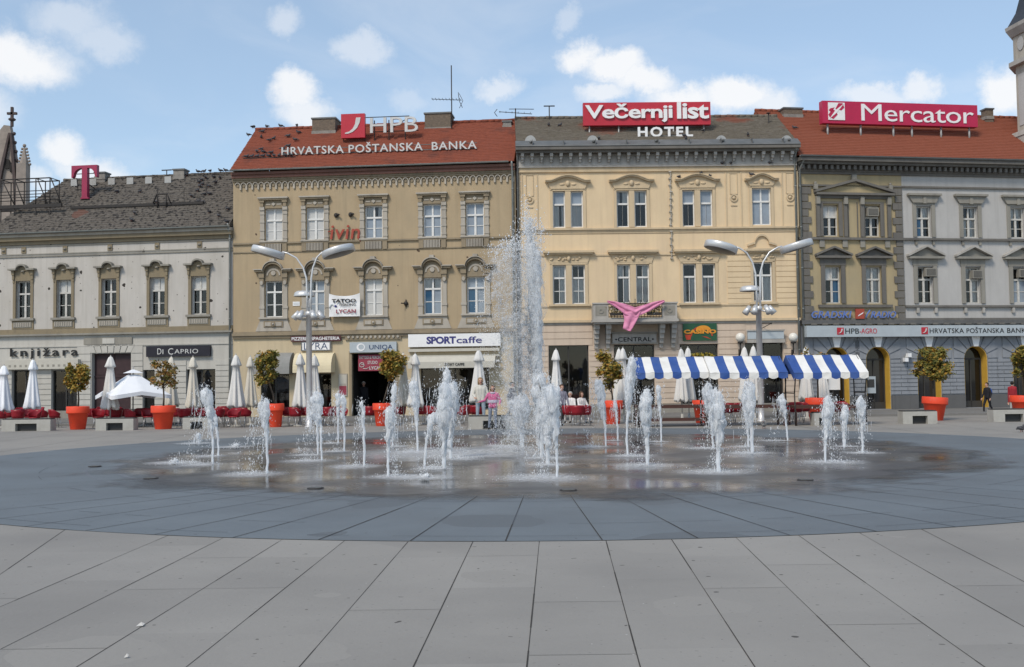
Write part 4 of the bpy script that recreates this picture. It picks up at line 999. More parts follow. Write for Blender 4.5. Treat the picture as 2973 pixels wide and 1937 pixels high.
# ============ the corner building on the right
D = Front('corner_building', 'grey and yellow three-storey building with quoins, pediments and rusticated arches', 2326, 54.3, 3330, 57.3)
def lvD(py): return D.Z(py, 2640)
zD_g = lvD(466); uS = D.U(2622, 700)
Dh2 = []; Dh1 = []
for (xc, code) in ((2412,'wwdd'),(2533,'gddd'),(2682,'ggbd'),(2817,'dggg'),(2954,'ggdd'),(3090,'dddd'),(3225,'gggd')):
    u = D.U(xc, 640); Dh2.append((u-.43, u+.43, lvD(688), lvD(598), code))
for (xc, code) in ((2419,'wgdb'),(2537,'gggg'),(2687,'ddkd'),(2825,'gddg'),(2963,'ddss'),(3100,'ddgg'),(3235,'dddd')):
    u = D.U(xc, 830); Dh1.append((u-.44, u+.44, lvD(881), lvD(775), code))
Da = []
for xc in (2430, 2550, 2698, 2834, 2975, 3115, 3250):
    u = D.U(xc, 1090); Da.append((u-.66, u+.66, .12, lvD(1006)))
zD_c = lvD(944)
mb = MB(); wall(mb, 0, uS, zD_c, zD_g, [h[:4] for h in Dh1+Dh2 if h[1] < uS], .3, 0); wall(mb, uS, D.W, zD_c, zD_g, [h[:4] for h in Dh1+Dh2 if h[0] > uS], .3, 1); wall(mb, 0, D.W, 0, zD_c, Da, .7, 2)
shell(mb, 0, D.W, zD_g, 10, 1)
for (a, b, c, d) in Da:      # arch heads
    um = (a+b)/2; r = (b-a)/2; n = 16
    for s_ in (0, 1):
        ar = arc(um, d-r, r, r, 0 if s_ == 0 else 180, 90, n//2); cor = (b, d) if s_ == 0 else (a, d)
        mb.prism(ar+[cor], 0, .7, 2)
mb.build('wall', [M['yellow_plaster'], M['grey_plaster'], M['blue_grey_stone']], D.root)
mb = MB()
for (a, b, c, d) in Da:      # yellow reveals
    um = (a+b)/2; r = (b-a)/2; pts = [(a, c)]+list(reversed(arc(um, d-r, r, r, 0, 180, 20)))+[(b, c)]
    inn = [(a+.03, c)]+list(reversed(arc(um, d-r, r-.03, r-.03, 0, 180, 20)))+[(b-.03, c)]
    mb.prism(pts+list(reversed(inn)), .01, .62)
mb.build('arch_lining', M['yellow_paint'], D.root)
for q, (a, b, c, d) in enumerate(Da):
    um = (a+b)/2; r = (b-a)/2; o = MB(); pts = [(a+.03, c)]+list(reversed(arc(um, d-r, r-.03, r-.03, 0, 180, 16)))+[(b-.03, c)]
    o.box(a+.03, a+.1, .5, .58, c, d-r); o.box(b-.1, b-.03, .5, .58, c, d-r); o.box(um-.03, um+.03, .5, .58, c, d-r); o.box(a+.1, b-.1, .5, .58, d-r-.05, d-r+.05); o.box(a+.1, b-.1, .5, .58, c, c+.35)
    w = o.build('arched_window', M['dark_frame'], D.root)
    p = MB(); p.add([(x, .55, z) for x, z in pts], [tuple(range(len(pts)))]); p.build('pane', M['pane_dark' if q % 3 else 'pane_black'], w)
mb = MB()   # rustication between the arches, with voussoirs and keystones
zsp = Da[0][3]-.66
edges = [0]+[v for h in Da for v in (h[0]-.02, h[1]+.02)]+[D.W]
for k in range(0, len(edges), 2):
    n = 9; z0_, z1_ = .85, zsp; hh = (z1_-z0_)/n
    for i in range(n):
        x0_, x1_ = edges[k], edges[k+1]; m_ = (x0_+x1_)/2+(.18 if i % 2 else -.18)
        mb.box(x0_, m_-.015, -.05, .02, z0_+i*hh+.018, z0_+(i+1)*hh-.018); mb.box(m_+.015, x1_, -.05, .02, z0_+i*hh+.018, z0_+(i+1)*hh-.018)
zt = lvD(978)
for (a, b, c, d) in Da:
    um = (a+b)/2; r = (b-a)/2
    for k in range(8):
        t0, t1 = 180*k/8+2, 180*(k+1)/8-2
        def E_(t, rr_): return (um+rr_*math.cos(R(t)), d-r+rr_*math.sin(R(t)))
        def O_(t):
            ct, st = math.cos(R(t)), math.sin(R(t)); rr_ = min((zt-(d-r))/max(st, .01), 1.25/max(abs(ct), .01), 1.75); return (um+rr_*ct, d-r+rr_*st)
        mb.prism([E_(t0, r+.02), O_(t0), O_(t1), E_(t1, r+.02)], -.05, .02)
    mb.prism([(um-.13, d-.02), (um+.13, d-.02), (um+.24, zt), (um-.24, zt)], -.1, .02, 1)
for k in range(0, len(edges), 2): mb.box(edges[k], edges[k+1], -.09, .02, .1, .82, 2)
mb.build('rusticated_stonework', [M['blue_grey_stone'], M['sign_white'], M['plinth']], D.root)
mb = MB()
mb.box(-.1, D.W, -.75, .02, lvD(480), lvD(470), 0); mb.box(0, D.W, -.55, .02, lvD(487), lvD(480), 0); mb.box(0, D.W, -.16, .02, lvD(504), lvD(487), 0); mb.box(0, D.W, -.1, .02, lvD(511), lvD(504), 0)
nd = 62
for i in range(nd): x = .1+(D.W-.2)*i/nd; mb.box(x, x+.14, -.42, .0, lvD(500), lvD(488), 0)
mb.box(0, D.W, -.1, .02, lvD(546), lvD(541), 0)
mb.box(0, uS, -.16, .02, lvD(699), lvD(692), 0); mb.box(uS, D.W, -.16, .02, lvD(698), lvD(692), 0)
mb.box(D.U(2375,890), D.U(2588,890), -.16, .02, lvD(893), lvD(885), 0); mb.box(uS, D.W, -.14, .02, lvD(893), lvD(887), 0)
mb.box(0, D.W, -.12, .02, lvD(930), lvD(924), 0); mb.box(0, D.W, -.2, .02, lvD(941), lvD(930), 1)
for px in list(range(2350, 3300, 32)): u = D.U(px, 940); mb.box(u, u+.3, -.24, .02, lvD(943), lvD(938), 0)
# quoins
for (a, b, sgn) in ((2327,2357,1),(2594,2622,-1)):
    z = lvD(930); n = 18; hh = (lvD(548)-z)/n
    for i in range(n):
        e = 0 if i % 2 else .16
        u0_, u1_ = D.U(a,740), D.U(b,740)
        if sgn > 0: mb.box(max(u0_,.0), u1_-e, -.07, .02, z+i*hh+.02, z+(i+1)*hh-.02, 0)
        else: mb.box(u0_+e, u1_, -.07, .02, z+i*hh+.02, z+(i+1)*hh-.02, 0)
mb.build('stone_trim', [M['dark_trim'], M['plinth']], D.root)
mb = MB()   # big pediment over the paired windows
u0, u1 = D.U(2364,560), D.U(2590,560); um = (u0+u1)/2; zb, za = lvD(568), lvD(531)
mb.box(u0, u1, -.3, .02, zb-.06, zb+.06); mb.prism([(u0,zb+.06),(um,za-.06),(u1,zb+.06)], -.1, .02, 1)
band(mb, [(u0-.05,zb+.06),(um,za-.02),(u1+.05,zb+.06)], .13, -.32, .02)
mb.box(u0+.15, u1-.15, -.1, .02, zb-.22, zb-.06)
for (px, w_) in ((2372,.18),(2452,.18),(2500,.18),(2578,.18)): u = D.U(px,580); mb.box(u-w_/2, u+w_/2, -.12, .02, lvD(690), zb-.2)
for px in (2372, 2452, 2500, 2578): u = D.U(px, 590); mb.box(u-.1, u+.1, -.2, .02, lvD(597), lvD(575), 2)
mb.box(um-.13, um+.13, -.18, .02, lvD(535), lvD(512), 2)
for px in (2365, 2582): u = D.U(px,545); mb.box(u-.1, u+.1, -.2, .02, lvD(555), lvD(540), 2); mb.ball((u,-.1,lvD(537)), .08, 7, 5, 2)
for px in (2385, 2452, 2503, 2575): u = D.U(px, 710); mb.box(u-.13, u+.13, -.1, .02, lvD(720), lvD(700), 2)
# panel between
u = D.U(2476, 640); mb.box(u-.27, u-.23, -.04, .02, lvD(690), lvD(590), 0); mb.box(u+.23, u+.27, -.04, .02, lvD(690), lvD(590), 0)
mb.build('pediment', [M['dark_trim'], M['yellow_plaster'], M['grey_trim']], D.root)
def tri(u0, u1, zb, za, mb, pale=False):
    um = (u0+u1)/2
    mb.box(u0, u1, -.28, .02, zb-.07, zb+.05); mb.prism([(u0+.1,zb+.05),(um,za-.05),(u1-.1,zb+.05)], -.08, .02)
    band(mb, [(u0-.04,zb+.05),(um,za-.02),(u1+.04,zb+.05)], .1, -.32, .02, 1 if pale else 0)
for k, (u0,u1,z0,z1,code) in enumerate(Dh2):
    w = window(D, u0, u1, z0, z1, code, .38, frame='window_old', reveal=.2)
    mb = MB(); mb.box(u0-.2, u0, -.06, .04, z0, z1+.06); mb.box(u1, u1+.2, -.06, .04, z0, z1+.06); mb.box(u0-.2, u1+.2, -.06, .04, z1+.06, z1+.16)
    if k > 1:
        mb.prism([(u0-.22,z1+.16),(u1+.22,z1+.16),(u1+.45,lvD(569)),(u0-.45,lvD(569))], -.14, .02); mb.box(u0-.5, u1+.5, -.26, .02, lvD(569), lvD(563)); mb.box((u0+u1)/2-.09, (u0+u1)/2+.09, -.18, .02, z1+.12, lvD(572))
        for e in (u0-.12, u1): mb.box(e, e+.12, -.09, .02, z0-.42, z0-.12)
    mb.build('surround', M['dark_trim'] if k < 2 else M['grey_trim'], w)
for k, (u0,u1,z0,z1,code) in enumerate(Dh1):
    w = window(D, u0, u1, z0, z1, code, .34, frame='window_old', reveal=.2)
    mb = MB(); mb.box(u0-.22, u0, -.06, .04, z0, z1+.06); mb.box(u1, u1+.22, -.06, .04, z0, z1+.06); mb.box(u0-.26, u1+.26, -.07, .04, z1+.06, lvD(750))
    if k < 2: tri(u0-.5, u1+.5, lvD(748), lvD(722), mb)
    else:
        tri(u0-.55, u1+.55, lvD(748), lvD(717), mb, True)
        for e in (u0-.14, u1): mb.box(e, e+.14, -.12, .02, z0-.5, z0-.12, 1)
    mb.build('surround', [M['dark_trim'] if k < 2 else M['grey_trim'], M['cornice_grey']], w)
for (px, py, w_, par) in ((2535,615,.62,0),(2703,790,.6,1),(2838,796,.55,2),(2975,793,.6,3)):
    u, z = D.uz(px, py, -.1); mb = MB(); mb.box(u-w_/2, u+w_/2, -.12, .2, z-.22, z+.22); mb.box(u-w_/2+.05, u+w_/2-.05, -.135, -.11, z-.16, z+.16, 1)
    for k in range(6): mb.box(u-w_/2+.06, u+w_/2-.06, -.145, -.13, z-.14+k*.05, z-.12+k*.05, 0)
    mb.build('air_conditioner', [M['grey_trim'], M['bench_dark']], D.root)
rfD = roof(D, 'roof', M['roof_new'], -.1, D.W, zD_g+.05, D.Z(335, 2640, 5.2), 5.2, over=.6, rows=28, seed=41, jit=.006)
gutter(D, -.15, D.W, zD_g, .78, 'zinc_dark', .09); downpipe(D, .1, .3, zD_g-.3, off=.7)
chimney(D, rfD, 2276, 312, 2330, 340, 4.4, .8, 'chimney_brick', 1.); chimney(D, rfD, 2863, 314, 2884, 345, 4.4, .5, 'chimney_brick', 1.)
mb = MB()    # corner turret growing out of the roof
tu, tz = D.uz(3056, 400, 2.); tr = tu-D.U(2968, 300, 2.)
def oct_(r, z): return [(tu+r*math.cos(R(22.5+45*k)), 2.+r*math.sin(R(22.5+45*k)), z) for k in range(8)]
def ring(r0, z0, r1, z1, mi): mb.add(oct_(r0, z0)+oct_(r1, z1), [(k, (k+1)%8, 8+(k+1)%8, 8+k) for k in range(8)]+[tuple(range(8,16)), tuple(range(7,-1,-1))], mi)
def tzz(py): return D.Z(py, 2960, 2.)
ring(tr*1.3, tzz(460), tr*1.22, tzz(395), 1); ring(tr*1.25, tzz(395), tr*1.2, tzz(380), 1); ring(tr, tzz(380), tr, tzz(185), 0); ring(tr*1.2, tzz(185), tr*1.2, tzz(172), 1); ring(tr*1.05, tzz(172), tr*1.05, tzz(98), 0)
ring(tr*1.1, tzz(98), tr*1.26, tzz(80), 1); ring(tr*1.26, tzz(80), tr*1.28, tzz(70), 1); ring(tr*1.22, tzz(70), tr*.95, tzz(28), 2); ring(tr*.95, tzz(28), tr*.5, tzz(-120), 2); ring(tr*.5, tzz(-120), .02, tzz(-330), 2)
for k in range(8):
    t = R(45*k); c_, s_ = math.cos(t), math.sin(t); rr_ = tr*math.cos(R(22.5))
    for (zz0, zz1, hw) in ((tzz(360), tzz(210), .45),):
        x0, y0 = tu+c_*(rr_+.03), 2.+s_*(rr_+.03)
        mb.add([(x0-s_*hw, y0+c_*hw, zz0),(x0+s_*hw, y0-c_*hw, zz0),(x0+s_*hw, y0-c_*hw, zz1),(x0-s_*hw, y0+c_*hw, zz1)], [(0,1,2,3)], 3)
    x0, y0 = tu+c_*(rr_*1.05+.04), 2.+s_*(rr_*1.05+.04); zc = tzz(125)
    mb.add([(x0-s_*.3*math.cos(R(30*j)), y0+c_*.3*math.cos(R(30*j)), zc+.4*math.sin(R(30*j))) for j in range(12)], [tuple(range(12))], 3)
mb.build('turret', [M['pale_stone'], M['cornice_grey'], M['slate'], M['grey_plaster']], D.root)
# ATM, poster
mb = MB(); u0, u1, z0, z1 = D.box(2512,1093,2542,1142,.3); mb.box(u0, u1, .28, .5, z0, z1); mb.box(u0+.1, u1-.08, .265, .29, z0+.3, z1-.15, 1); mb.build('cash_machine', [M['sign_grey'], M['bench_dark']], D.root)
mb = MB(); u0, u1, z0, z1 = D.box(2406,1090,2440,1132,.4); mb.box(u0, u1, .44, .48, z0, z1); mb.build('poster', M['sign_white'], D.root)

# far things behind the roofs
def P3(px, py, Y): return atY(px, py, Y)
YC = 120.
o = thing('church_tower', 'gothic stone church gable with cross behind the left roof', 'church', (P3(10,1000,YC).x, YC, 0))
ox = o.location.x
mb = MB()
def c2(px, py): p = P3(px, py, YC); return (p.x-ox, p.z)
body = [c2(-160,700)[0], c2(60,620)[0]]
mb.box(c2(-160,700)[0], c2(50,620)[0], 0, 1.2, 0, c2(0,612)[1])
ap = c2(22,362); l_, r_ = c2(-130,640), c2(58,612)
mb.prism([l_, r_, c2(46,520), c2(36,440), ap, c2(5,360), c2(-60,440), c2(-110,560)], .5, 1.2)
mb.prism([c2(-20,560), c2(2,470), c2(22,385), c2(27,385), c2(14,450), c2(-4,540)], .1, .6, 1)
mb.prism([c2(26,385), c2(32,385), c2(52,610), c2(40,610), c2(33,480)], .1, .6, 1)
for px, py in ((18,470), (31,480)): a = c2(px, py); mb.prism([(a[0]-.25,a[1]-.7),(a[0]+.25,a[1]-.7)]+arc(a[0],a[1],.25,.4,0,180,6), .3, .6, 2)
for k in range(9): a = c2(34+k*2.7, 385+k*26); mb.ball((a[0],.6,a[1]), .22, 6, 4, 1)
mb.build('gable', [M['church_stone'], M['church_dark'], M['interior']], o)
mb = MB(); a = c2(24,305); b = c2(24,362); mb.box(a[0]-.13, a[0]+.13, .8, 1.1, b[1], a[1]); z = c2(0,324)[1]; mb.box(a[0]-.55, a[0]+.55, .8, 1.1, z-.13, z+.13); mb.lathe([(.3,0),(.45,.15),(.2,.35)], 8, (a[0],.95,c2(0,345)[1])); mb.build('cross', M['church_dark'], o)
mb = MB(); t = c2(64,420); z1 = c2(0,475)[1]; z0 = c2(0,620)[1]; hw = c2(78,500)[0]-c2(64,500)[0]
mb.box(t[0]-hw, t[0]+hw, -.2, .9, 0, z1); mb.lathe([(hw*1.0,z1),(hw*.5,z1+(t[1]-z1)*.5),(.05,t[1])], 8, (t[0],.6,0), smooth=False)
for k in range(6):
    f = k/6; zz = z1+(t[1]-z1)*f; rr_ = hw*(1-.9*f)+.12
    for s_ in (-1, 1): mb.ball((t[0]+s_*rr_, .6, zz), .16, 6, 4)
mb.ball((t[0],.6,t[1]), .22, 6, 5); mb.build('pinnacle', M['church_stone'], o)
# old brick house between the church and the townhouse
pL = P3(-200, 900, 62); pR = P3(38, 900, 62)
o = thing('brick_house', 'old dark brick gable house behind the roof sign frame at the left edge', 'house', (pL.x, 62, 0))
w = pR.x-pL.x; mb = MB(); zz = P3(0, 615, 62).z; mb.box(0, w, 0, 8, 0, zz-1.2); mb.build('wall', M['brick'], o)
mb = MB(); mb.add([(0,-.3,zz-1.25),(w,-.3,zz-1.25),(w,4,zz+.1),(0,4,zz+.1),(w,8.3,zz-1.25),(0,8.3,zz-1.25)], [(0,1,2,3),(3,2,4,5),(1,4,2),(0,3,5)]); mb.build('roof', M['roof_grey'], o)

# ------------------------------------------------------------------ signs
def panel(o, w, h, t, m, frame=None, name='panel'):
    mb = MB(); mb.box(0, w, 0, t, 0, h, 0)
    return mb.build(name, M[m], o)
def swoosh(o, x, z, s, yf, mred='sign_red', mwhite='letter_grey', t=.03):
    """red square with a white curved stroke, thin at the foot and wide at the head"""
    mb = MB(); mb.box(x, x+s, yf, yf+t, z, z+s); e = mb.build('emblem', M[mred], o)
    out = [(.17,.21),(.35,.26),(.50,.38),(.59,.55),(.64,.83)]; inn = [(.83,.83),(.79,.62),(.68,.40),(.50,.24),(.30,.17),(.17,.17)]
    mb = MB(); mb.prism([(x+a*s, z+b*s) for a, b in out+inn], yf-.03, yf, 0); mb.build('emblem_stroke', M[mwhite], e)
# T
o, w, h = A.sign('roof_sign', 'magenta letter T sign on the grey roof of the white townhouse', 'sign', 207, 480, 281, 577, 1.9)
mb = MB(); sx0, sx1 = w*.41, w*.62; zt = h; zc = h*.70
left = [(0,zt),(0,h*.64),(w*.05,h*.64)]+[(sx0-(sx0-w*.09)*math.cos(R(a)), zc+ (h*.22)*math.sin(R(a))) for a in range(0, 91, 15)]
right = [(sx1+(w*.91-sx1)*math.cos(R(a)), zc+(h*.22)*math.sin(R(a))) for a in range(90, -1, -15)]+[(w*.95,h*.64),(w,h*.64),(w,zt)]
mb.prism(left+[(sx0,zc+h*.22),(sx0,h*.06),(sx0-.1,0),(sx1+.1,0),(sx1,h*.06),(sx1,zc+h*.22)]+right, 0, .25); mb.build('letter', M['sign_magenta'], o)
mb = MB(); mb.tube([(0,.3,h*.78),(w,.3,h*.78)], .025, 5); mb.tube([(w*.5,.3,h*.5),(w*.5,1.2,h*.4)], .03, 5); mb.tube([(w*.1,.3,h*.66),(w*.15,.3,h*.3)], .025, 5); mb.build('strut', M['dark_iron'], o)
# bank roof signs
o, w, h = B.sign('roof_sign', 'red square emblem sign with white curved stroke beside raised white letters HPB', 'sign', 990, 331, 1059, 400, 1.6)
swoosh(o, 0, 0, w, 0, t=.25)
f_ = lambda px, py: (B.U(px, py, 1.6)-B.U(990, 365, 1.6), B.Z(py, px, 1.6)-B.Z(400, 1024, 1.6))
x0, z0 = f_(1073, 385); x1, z1 = f_(1212, 336)
letters(o, 'HPB', x0, x1, z0, z1, .1, M['letter_grey'], .0, .15)
mb = MB(); za_ = z0-.9
for x in (.05*w, .95*w, x0+.2, x0+(x1-x0)*.38, x0+(x1-x0)*.72): mb.tube([(x,.3,-1.2 if x < w else za_),(x,.3,z1-.1)], .03, 5)
mb.tube([(w,.3,z0+.9),(x1-.5,.3,z0+.9)], .025, 5); mb.tube([(x0,.3,z0+.1),(x1,.3,z0+.1)], .025, 5); mb.tube([(x0+.9,.3,z0+.1),(x0+1.9,.3,z1-.1)], .025, 5); mb.build('strut', M['dark_iron'], o)
o, w, h = B.sign('roof_sign', 'long row of raised grey letters HRVATSKA POŠTANSKA BANKA on the red roof', 'sign', 817, 412, 1384, 441, .55)
letters(o, 'HRVATSKA', 0, w*.323, 0, h*.8, 0, M['letter_grey'], .012, .12, space=1.12)
letters(o, 'POŠTANSKA', w*.348, w*.727, 0, h*1.02, 0, M['letter_grey'], .012, .12, space=1.12)
letters(o, 'BANKA', w*.773, w, 0, h*.8, 0, M['letter_grey'], .012, .12, space=1.12)
mb = MB(); mb.box(0, w, .13, .17, h*.08, h*.14); mb.box(0, w, .13, .17, h*.6, h*.66)
for k in (.02,.165,.31,.44,.47,.54,.62,.78,.95): mb.lathe([(.09,-.5),(.03,-.05),(.03,0)], 7, (w*k,.15,0), mi=1)
mb.build('strut', [M['zinc_dark'], M['letter_grey']], o)
# Vecernji list
o, w, h = C.sign('roof_sign', 'red roof sign with raised white lettering Večernji list above the hotel', 'sign', 1693, 297, 2063, 363, 1.1)
panel(o, w, h, .35, 'sign_red')
letters(o, 'Večernji', w*.015, w*.70, h*.10, h*.93, -.1, M['sign_white'], .022, .12, space=.93); letters(o, 'list', w*.735, w*.985, h*.24, h*.97, -.1, M['sign_white'], .022, .12, space=.93)
mb = MB()
for k in (.05,.28,.5,.71,.95): mb.tube([(w*k,.17,-.75),(w*k,.17,0)], .045, 6)
mb.build('strut', M['galvanised'], o)
o, w, h = C.sign('roof_letters', 'separate white letters HOTEL standing on the moss-grey roof', 'sign', 1852, 368, 2012, 397, .45)
letters(o, 'HOTEL', 0, w, 0, h, 0, M['sign_white'], .03, .12, space=1.25)
mb = MB(); mb.box(0, w, .13, .17, .05, .1); mb.tube([(.1,.15,-.7),(.1,.15,.1)], .03, 5); mb.tube([(w-.1,.15,-.7),(w-.1,.15,.1)], .03, 5); mb.build('strut', M['zinc_dark'], o)
# Mercator
o, w, h = D.sign('roof_sign', 'crimson roof sign with square leaf emblem and white lettering Mercator', 'sign', 2388, 299, 2838, 363, 1.9)
panel(o, w, h, .4, 'sign_crimson')
letters(o, 'Mercator', w*.245, w*.972, h*.14, h*.90, -.04, M['sign_white'], .0, .05, space=.96)
s = h*.78; x, z = w*.035, h*.14
mb = MB(); mb.box(x, x+s, -.04, .0, z, z+s); e = mb.build('emblem', M['sign_white'], o)
mb = MB()
for poly in ([(.42,.62),(.62,.97),(.86,.97),(.97,.72),(.78,.55),(.6,.6)], [(.0,.3),(.25,.62),(.48,.5),(.55,.3),(.3,.05),(.08,.14)], [(.02,.55),(.18,.42),(.38,.72),(.12,.66)]):
    mb.prism([(x+a*s, z+b*s) for a, b in poly], -.05, -.04)
mb.build('emblem_leaf', M['sign_crimson'], e)
mb = MB(); mb.prism([(x+a*s, z+b*s) for a, b in [(.05,.05),(.5,.42),(.95,.95),(.42,.55)]], -.06, -.05); mb.build('emblem_leaf', M['sign_white'], e)
mb = MB()
for k in (.04,.25,.46,.58,.77,.955): mb.tube([(w*k,.2,-.75),(w*k,.2,0)], .06, 6)
mb.build('strut', M['galvanised'], o)
# facade signs
o, w, h = A.sign('shop_letters', 'black typewriter-style letters knjižara over the bookshop', 'sign', 30, 1010, 227, 1042, -.06)
letters(o, 'knjižara', 0, w, 0, h, -.04, M['letter_black'], .012, .04, space=1.3)
mb = MB()                            # the slab serifs of the lettering
for k in (.02,.07,.15,.2,.57,.6): mb.box(w*k, w*k+.14, -.04, 0, h*.26, h*.31)
mb.build('serif', M['letter_black'], o)
o, w, h = A.sign('shop_sign', 'dark sign board reading DI CAPRIO in white capitals', 'sign', 424, 1004, 609, 1035, -.2)
panel(o, w, h, .2, 'sign_black'); letters(o, 'D', w*.18, w*.245, h*.22, h*.78, -.015, M['letter_grey'], .0, .015, name='initial'); letters(o, 'I', w*.262, w*.275, h*.24, h*.68, -.015, M['letter_grey'], .0, .015); letters(o, 'C', w*.35, w*.43, h*.18, h*.78, -.015, M['letter_grey'], .0, .015, name='initial'); letters(o, 'APRIO', w*.45, w*.82, h*.26, h*.68, -.015, M['letter_grey'], .0, .015, space=1.1)
o, w, h = B.sign('wall_letters', 'red script letters ivin fixed to the ochre wall', 'sign', 957, 654, 1047, 700, -.08)
letters(o, 'ivin', w*.02, w*.98, h*.12, h*1.0, -.05, M['graffiti_red'], .004, .06, .12, space=1.05)
mb = MB(); mb.tube([(-.05*w,0,h*.62),(w*.1,0,h*.66)], .03, 5); mb.tube([(w*.94,0,h*.14),(w*1.0,0,-.05)], .035, 5); mb.build('flourish', M['graffiti_red'], o)
o, w, h = B.sign('banner', 'white cloth banner TATOO PIERCING LYCAN hung between two windows', 'banner', 955, 852, 1045, 919, -.3)
mb = MB(); n = 12; vs = []
for r in range(9):
    for k in range(n+1):
        t = k/n; sag = .14*4*t*(1-t)*(r/8); vs.append((w*t, .03*math.sin(t*9+r), h*r/8 - sag))
mb.add(vs, [(r*(n+1)+k, r*(n+1)+k+1, (r+1)*(n+1)+k+1, (r+1)*(n+1)+k) for r in range(8) for k in range(n)], 0, True); mb.build('cloth', M['sign_white'], o)
letters(o, 'TATOO', w*.1, w*.88, h*.60, h*.76, -.06, M['letter_black'], .03, .01, name='heading'); letters(o, 'PIERCING', w*.35, w*.87, h*.46, h*.56, -.06, M['letter_black'], .0, .01)
letters(o, 'LYCAN', w*.24, w*.87, h*.14, h*.31, -.06, M['banner_red'], .02, .01, name='name')
mb = MB(); mb.tube([(w*.08+.1*math.cos(t*.7),-.05,h*.45+.1*math.sin(t)) for t in range(8)], .018, 5); mb.ball((w*.22,-.05,h*.45), (.08,.01,.06), 7, 5, 1); mb.build('emblem', [M['sign_grey'], M['letter_navy']], o)
o, w, h = B.sign('shop_sign', 'long maroon sign strip reading PIZZERIA SPAGHETERIA', 'sign', 844, 975, 989, 991, -.16)
panel(o, w, h, .14, 'sign_maroon'); letters(o, 'PIZZERIA', w*.02, w*.375, h*.2, h*.8, -.012, M['sign_white'], .015, .012); letters(o, 'SPAGHETERIA', w*.415, w*.98, h*.2, h*.8, -.012, M['sign_white'], .015, .012, name='second_word')
o, w, h = B.sign('shop_sign', 'small white sign LYRA under the maroon pizzeria strip', 'sign', 874, 991, 960, 1019, -.12)
panel(o, w, h, .1, 'sign_white'); letters(o, 'LYRA', w*.1, w*.9, h*.16, h*.84, -.012, M['letter_darkblue'], -.008, .012)
mb = MB()
for q in ((0,w,0,.05),(0,w,h-.05,h),(0,.05,.05,h-.05),(w-.05,w,.05,h-.05)): mb.box(q[0],q[1],-.02,0,q[2],q[3])
mb.build('frame', M['zinc_dark'], o)
o, w, h = B.sign('shop_sign', 'pale grey sign UNIQA over the dark passage', 'sign', 1015, 993, 1151, 1023, -.14)
panel(o, w, h, .14, 'sign_grey'); letters(o, 'UNIQA', w*.42, w*.92, h*.2, h*.72, -.012, M['letter_darkblue'], .005, .012); mb = MB(); mb.prism(arc(w*.24, h*.5, .22, .2, 0, 360, 16)+list(reversed(arc(w*.25, h*.52, .15, .13, 0, 360, 16))), -.012, 0); mb.build('emblem', M['sign_white'], o)
o, w, h = B.sign('banner', 'dark red banner TATTOO & PIERCING STUDIO LYCAN in the passage top', 'banner', 1040, 1030, 1112, 1077, .12)
panel(o, w, h, .03, 'banner_red'); letters(o, 'TATTOO & PIERCING', w*.03, w*.97, h*.74, h*.92, -.01, M['letter_grey'], .01, .01); letters(o, 'STUDIO', w*.38, w*.78, h*.42, h*.62, -.01, M['letter_grey'], .01, .01, name='second_line'); letters(o, 'LYCAN', w*.45, w*.97, h*.08, h*.28, -.01, M['letter_grey'], .03, .01, name='third_line')
mb = MB(); mb.tube([(w*(.15+.1*math.cos(t*.9)),-.01,h*(.35+.2*math.sin(t*.9)*(1-t*.08))) for t in range(10)], .02, 5); mb.tube([(w*.2,-.01,h*.15),(w*.32,-.01,h*.12),(w*.42,-.01,h*.2)], .02, 5); mb.build('emblem', M['letter_grey'], o)
o, w, h = B.sign('shop_sign', 'wide white box sign SPORTcaffe behind the tallest fountain jet', 'sign', 1185, 969, 1453, 1006, -.3)
panel(o, w, h, .28, 'sign_white'); letters(o, 'SPORT', w*.2, w*.52, h*.22, h*.8, -.012, M['letter_navy'], .04, .012, space=.95); letters(o, 'caffe', w*.525, w*.8, h*.24, h*.76, -.012, M['letter_navy'], .012, .012, name='second_word')
o, w, h = B.sign('awning_lettering', 'dark letters SPORT CAFFE along the beige awning edge', 'sign', 1290, 1054, 1348, 1062, -.94)
letters(o, 'SPORT CAFFE', 0, w, 0, h, -.01, M['letter_black'], .01, .01)
o, w, h = C.sign('shop_sign', 'grey sign board "CENTRAL" in dark capitals over the hotel door', 'sign', 1778, 969, 1906, 995, -.2)
panel(o, w, h, .18, 'cornice_grey'); letters(o, '•CENTRAL•', w*.06, w*.94, h*.12, h*.62, -.012, M['letter_black'], .015, .012, space=1.05); mb = MB(); mb.box(-.06, w+.06, -.08, .02, h, h+.08); mb.box(-.06, w+.06, -.05, .02, -.07, 0); mb.build('frame', M['grey_trim'], o)
o, w, h = C.sign('shop_sign', 'green painted sign CASINO with gold letters and red arch', 'sign', 1983, 939, 2081, 989, -.14)
panel(o, w, h, .12, 'casino_green')
mb = MB(); mb.prism(arc(w*.55, h*.15, w*.34, h*.7, 10, 170, 16)+list(reversed(arc(w*.55, h*.15, w*.30, h*.62, 10, 170, 16))), -.012, 0, 0); mb.prism(arc(w*.6, h*.62, w*.22, h*.26, 0, 180, 12), -.014, 0, 1); mb.prism([(w*.1,h*.05),(w*.22,h*.05),(w*.24,h*.35),(w*.05,h*.35)], -.012, 0, 0); mb.prism([(w*.55,h*.25),(w*.75,h*.12),(w*.85,h*.05),(w*.7,h*.22)], -.012, 0, 0); mb.build('emblem', [M['casino_red'], M['casino_gold']], o)
letters(o, 'CASINO', w*.02, w*.98, h*.4, h*.64, -.03, M['casino_gold'], .05, .015); letters(o, 'LUCKY', w*.5, w*.9, h*.68, h*.84, -.03, M['letter_black'], .02, .012, name='top_line') if False else None
o, w, h = C.sign('shop_sign', 'plain whitish sign board over the dark door right of the lamp post', 'sign', 2171, 961, 2276, 984, -.25)
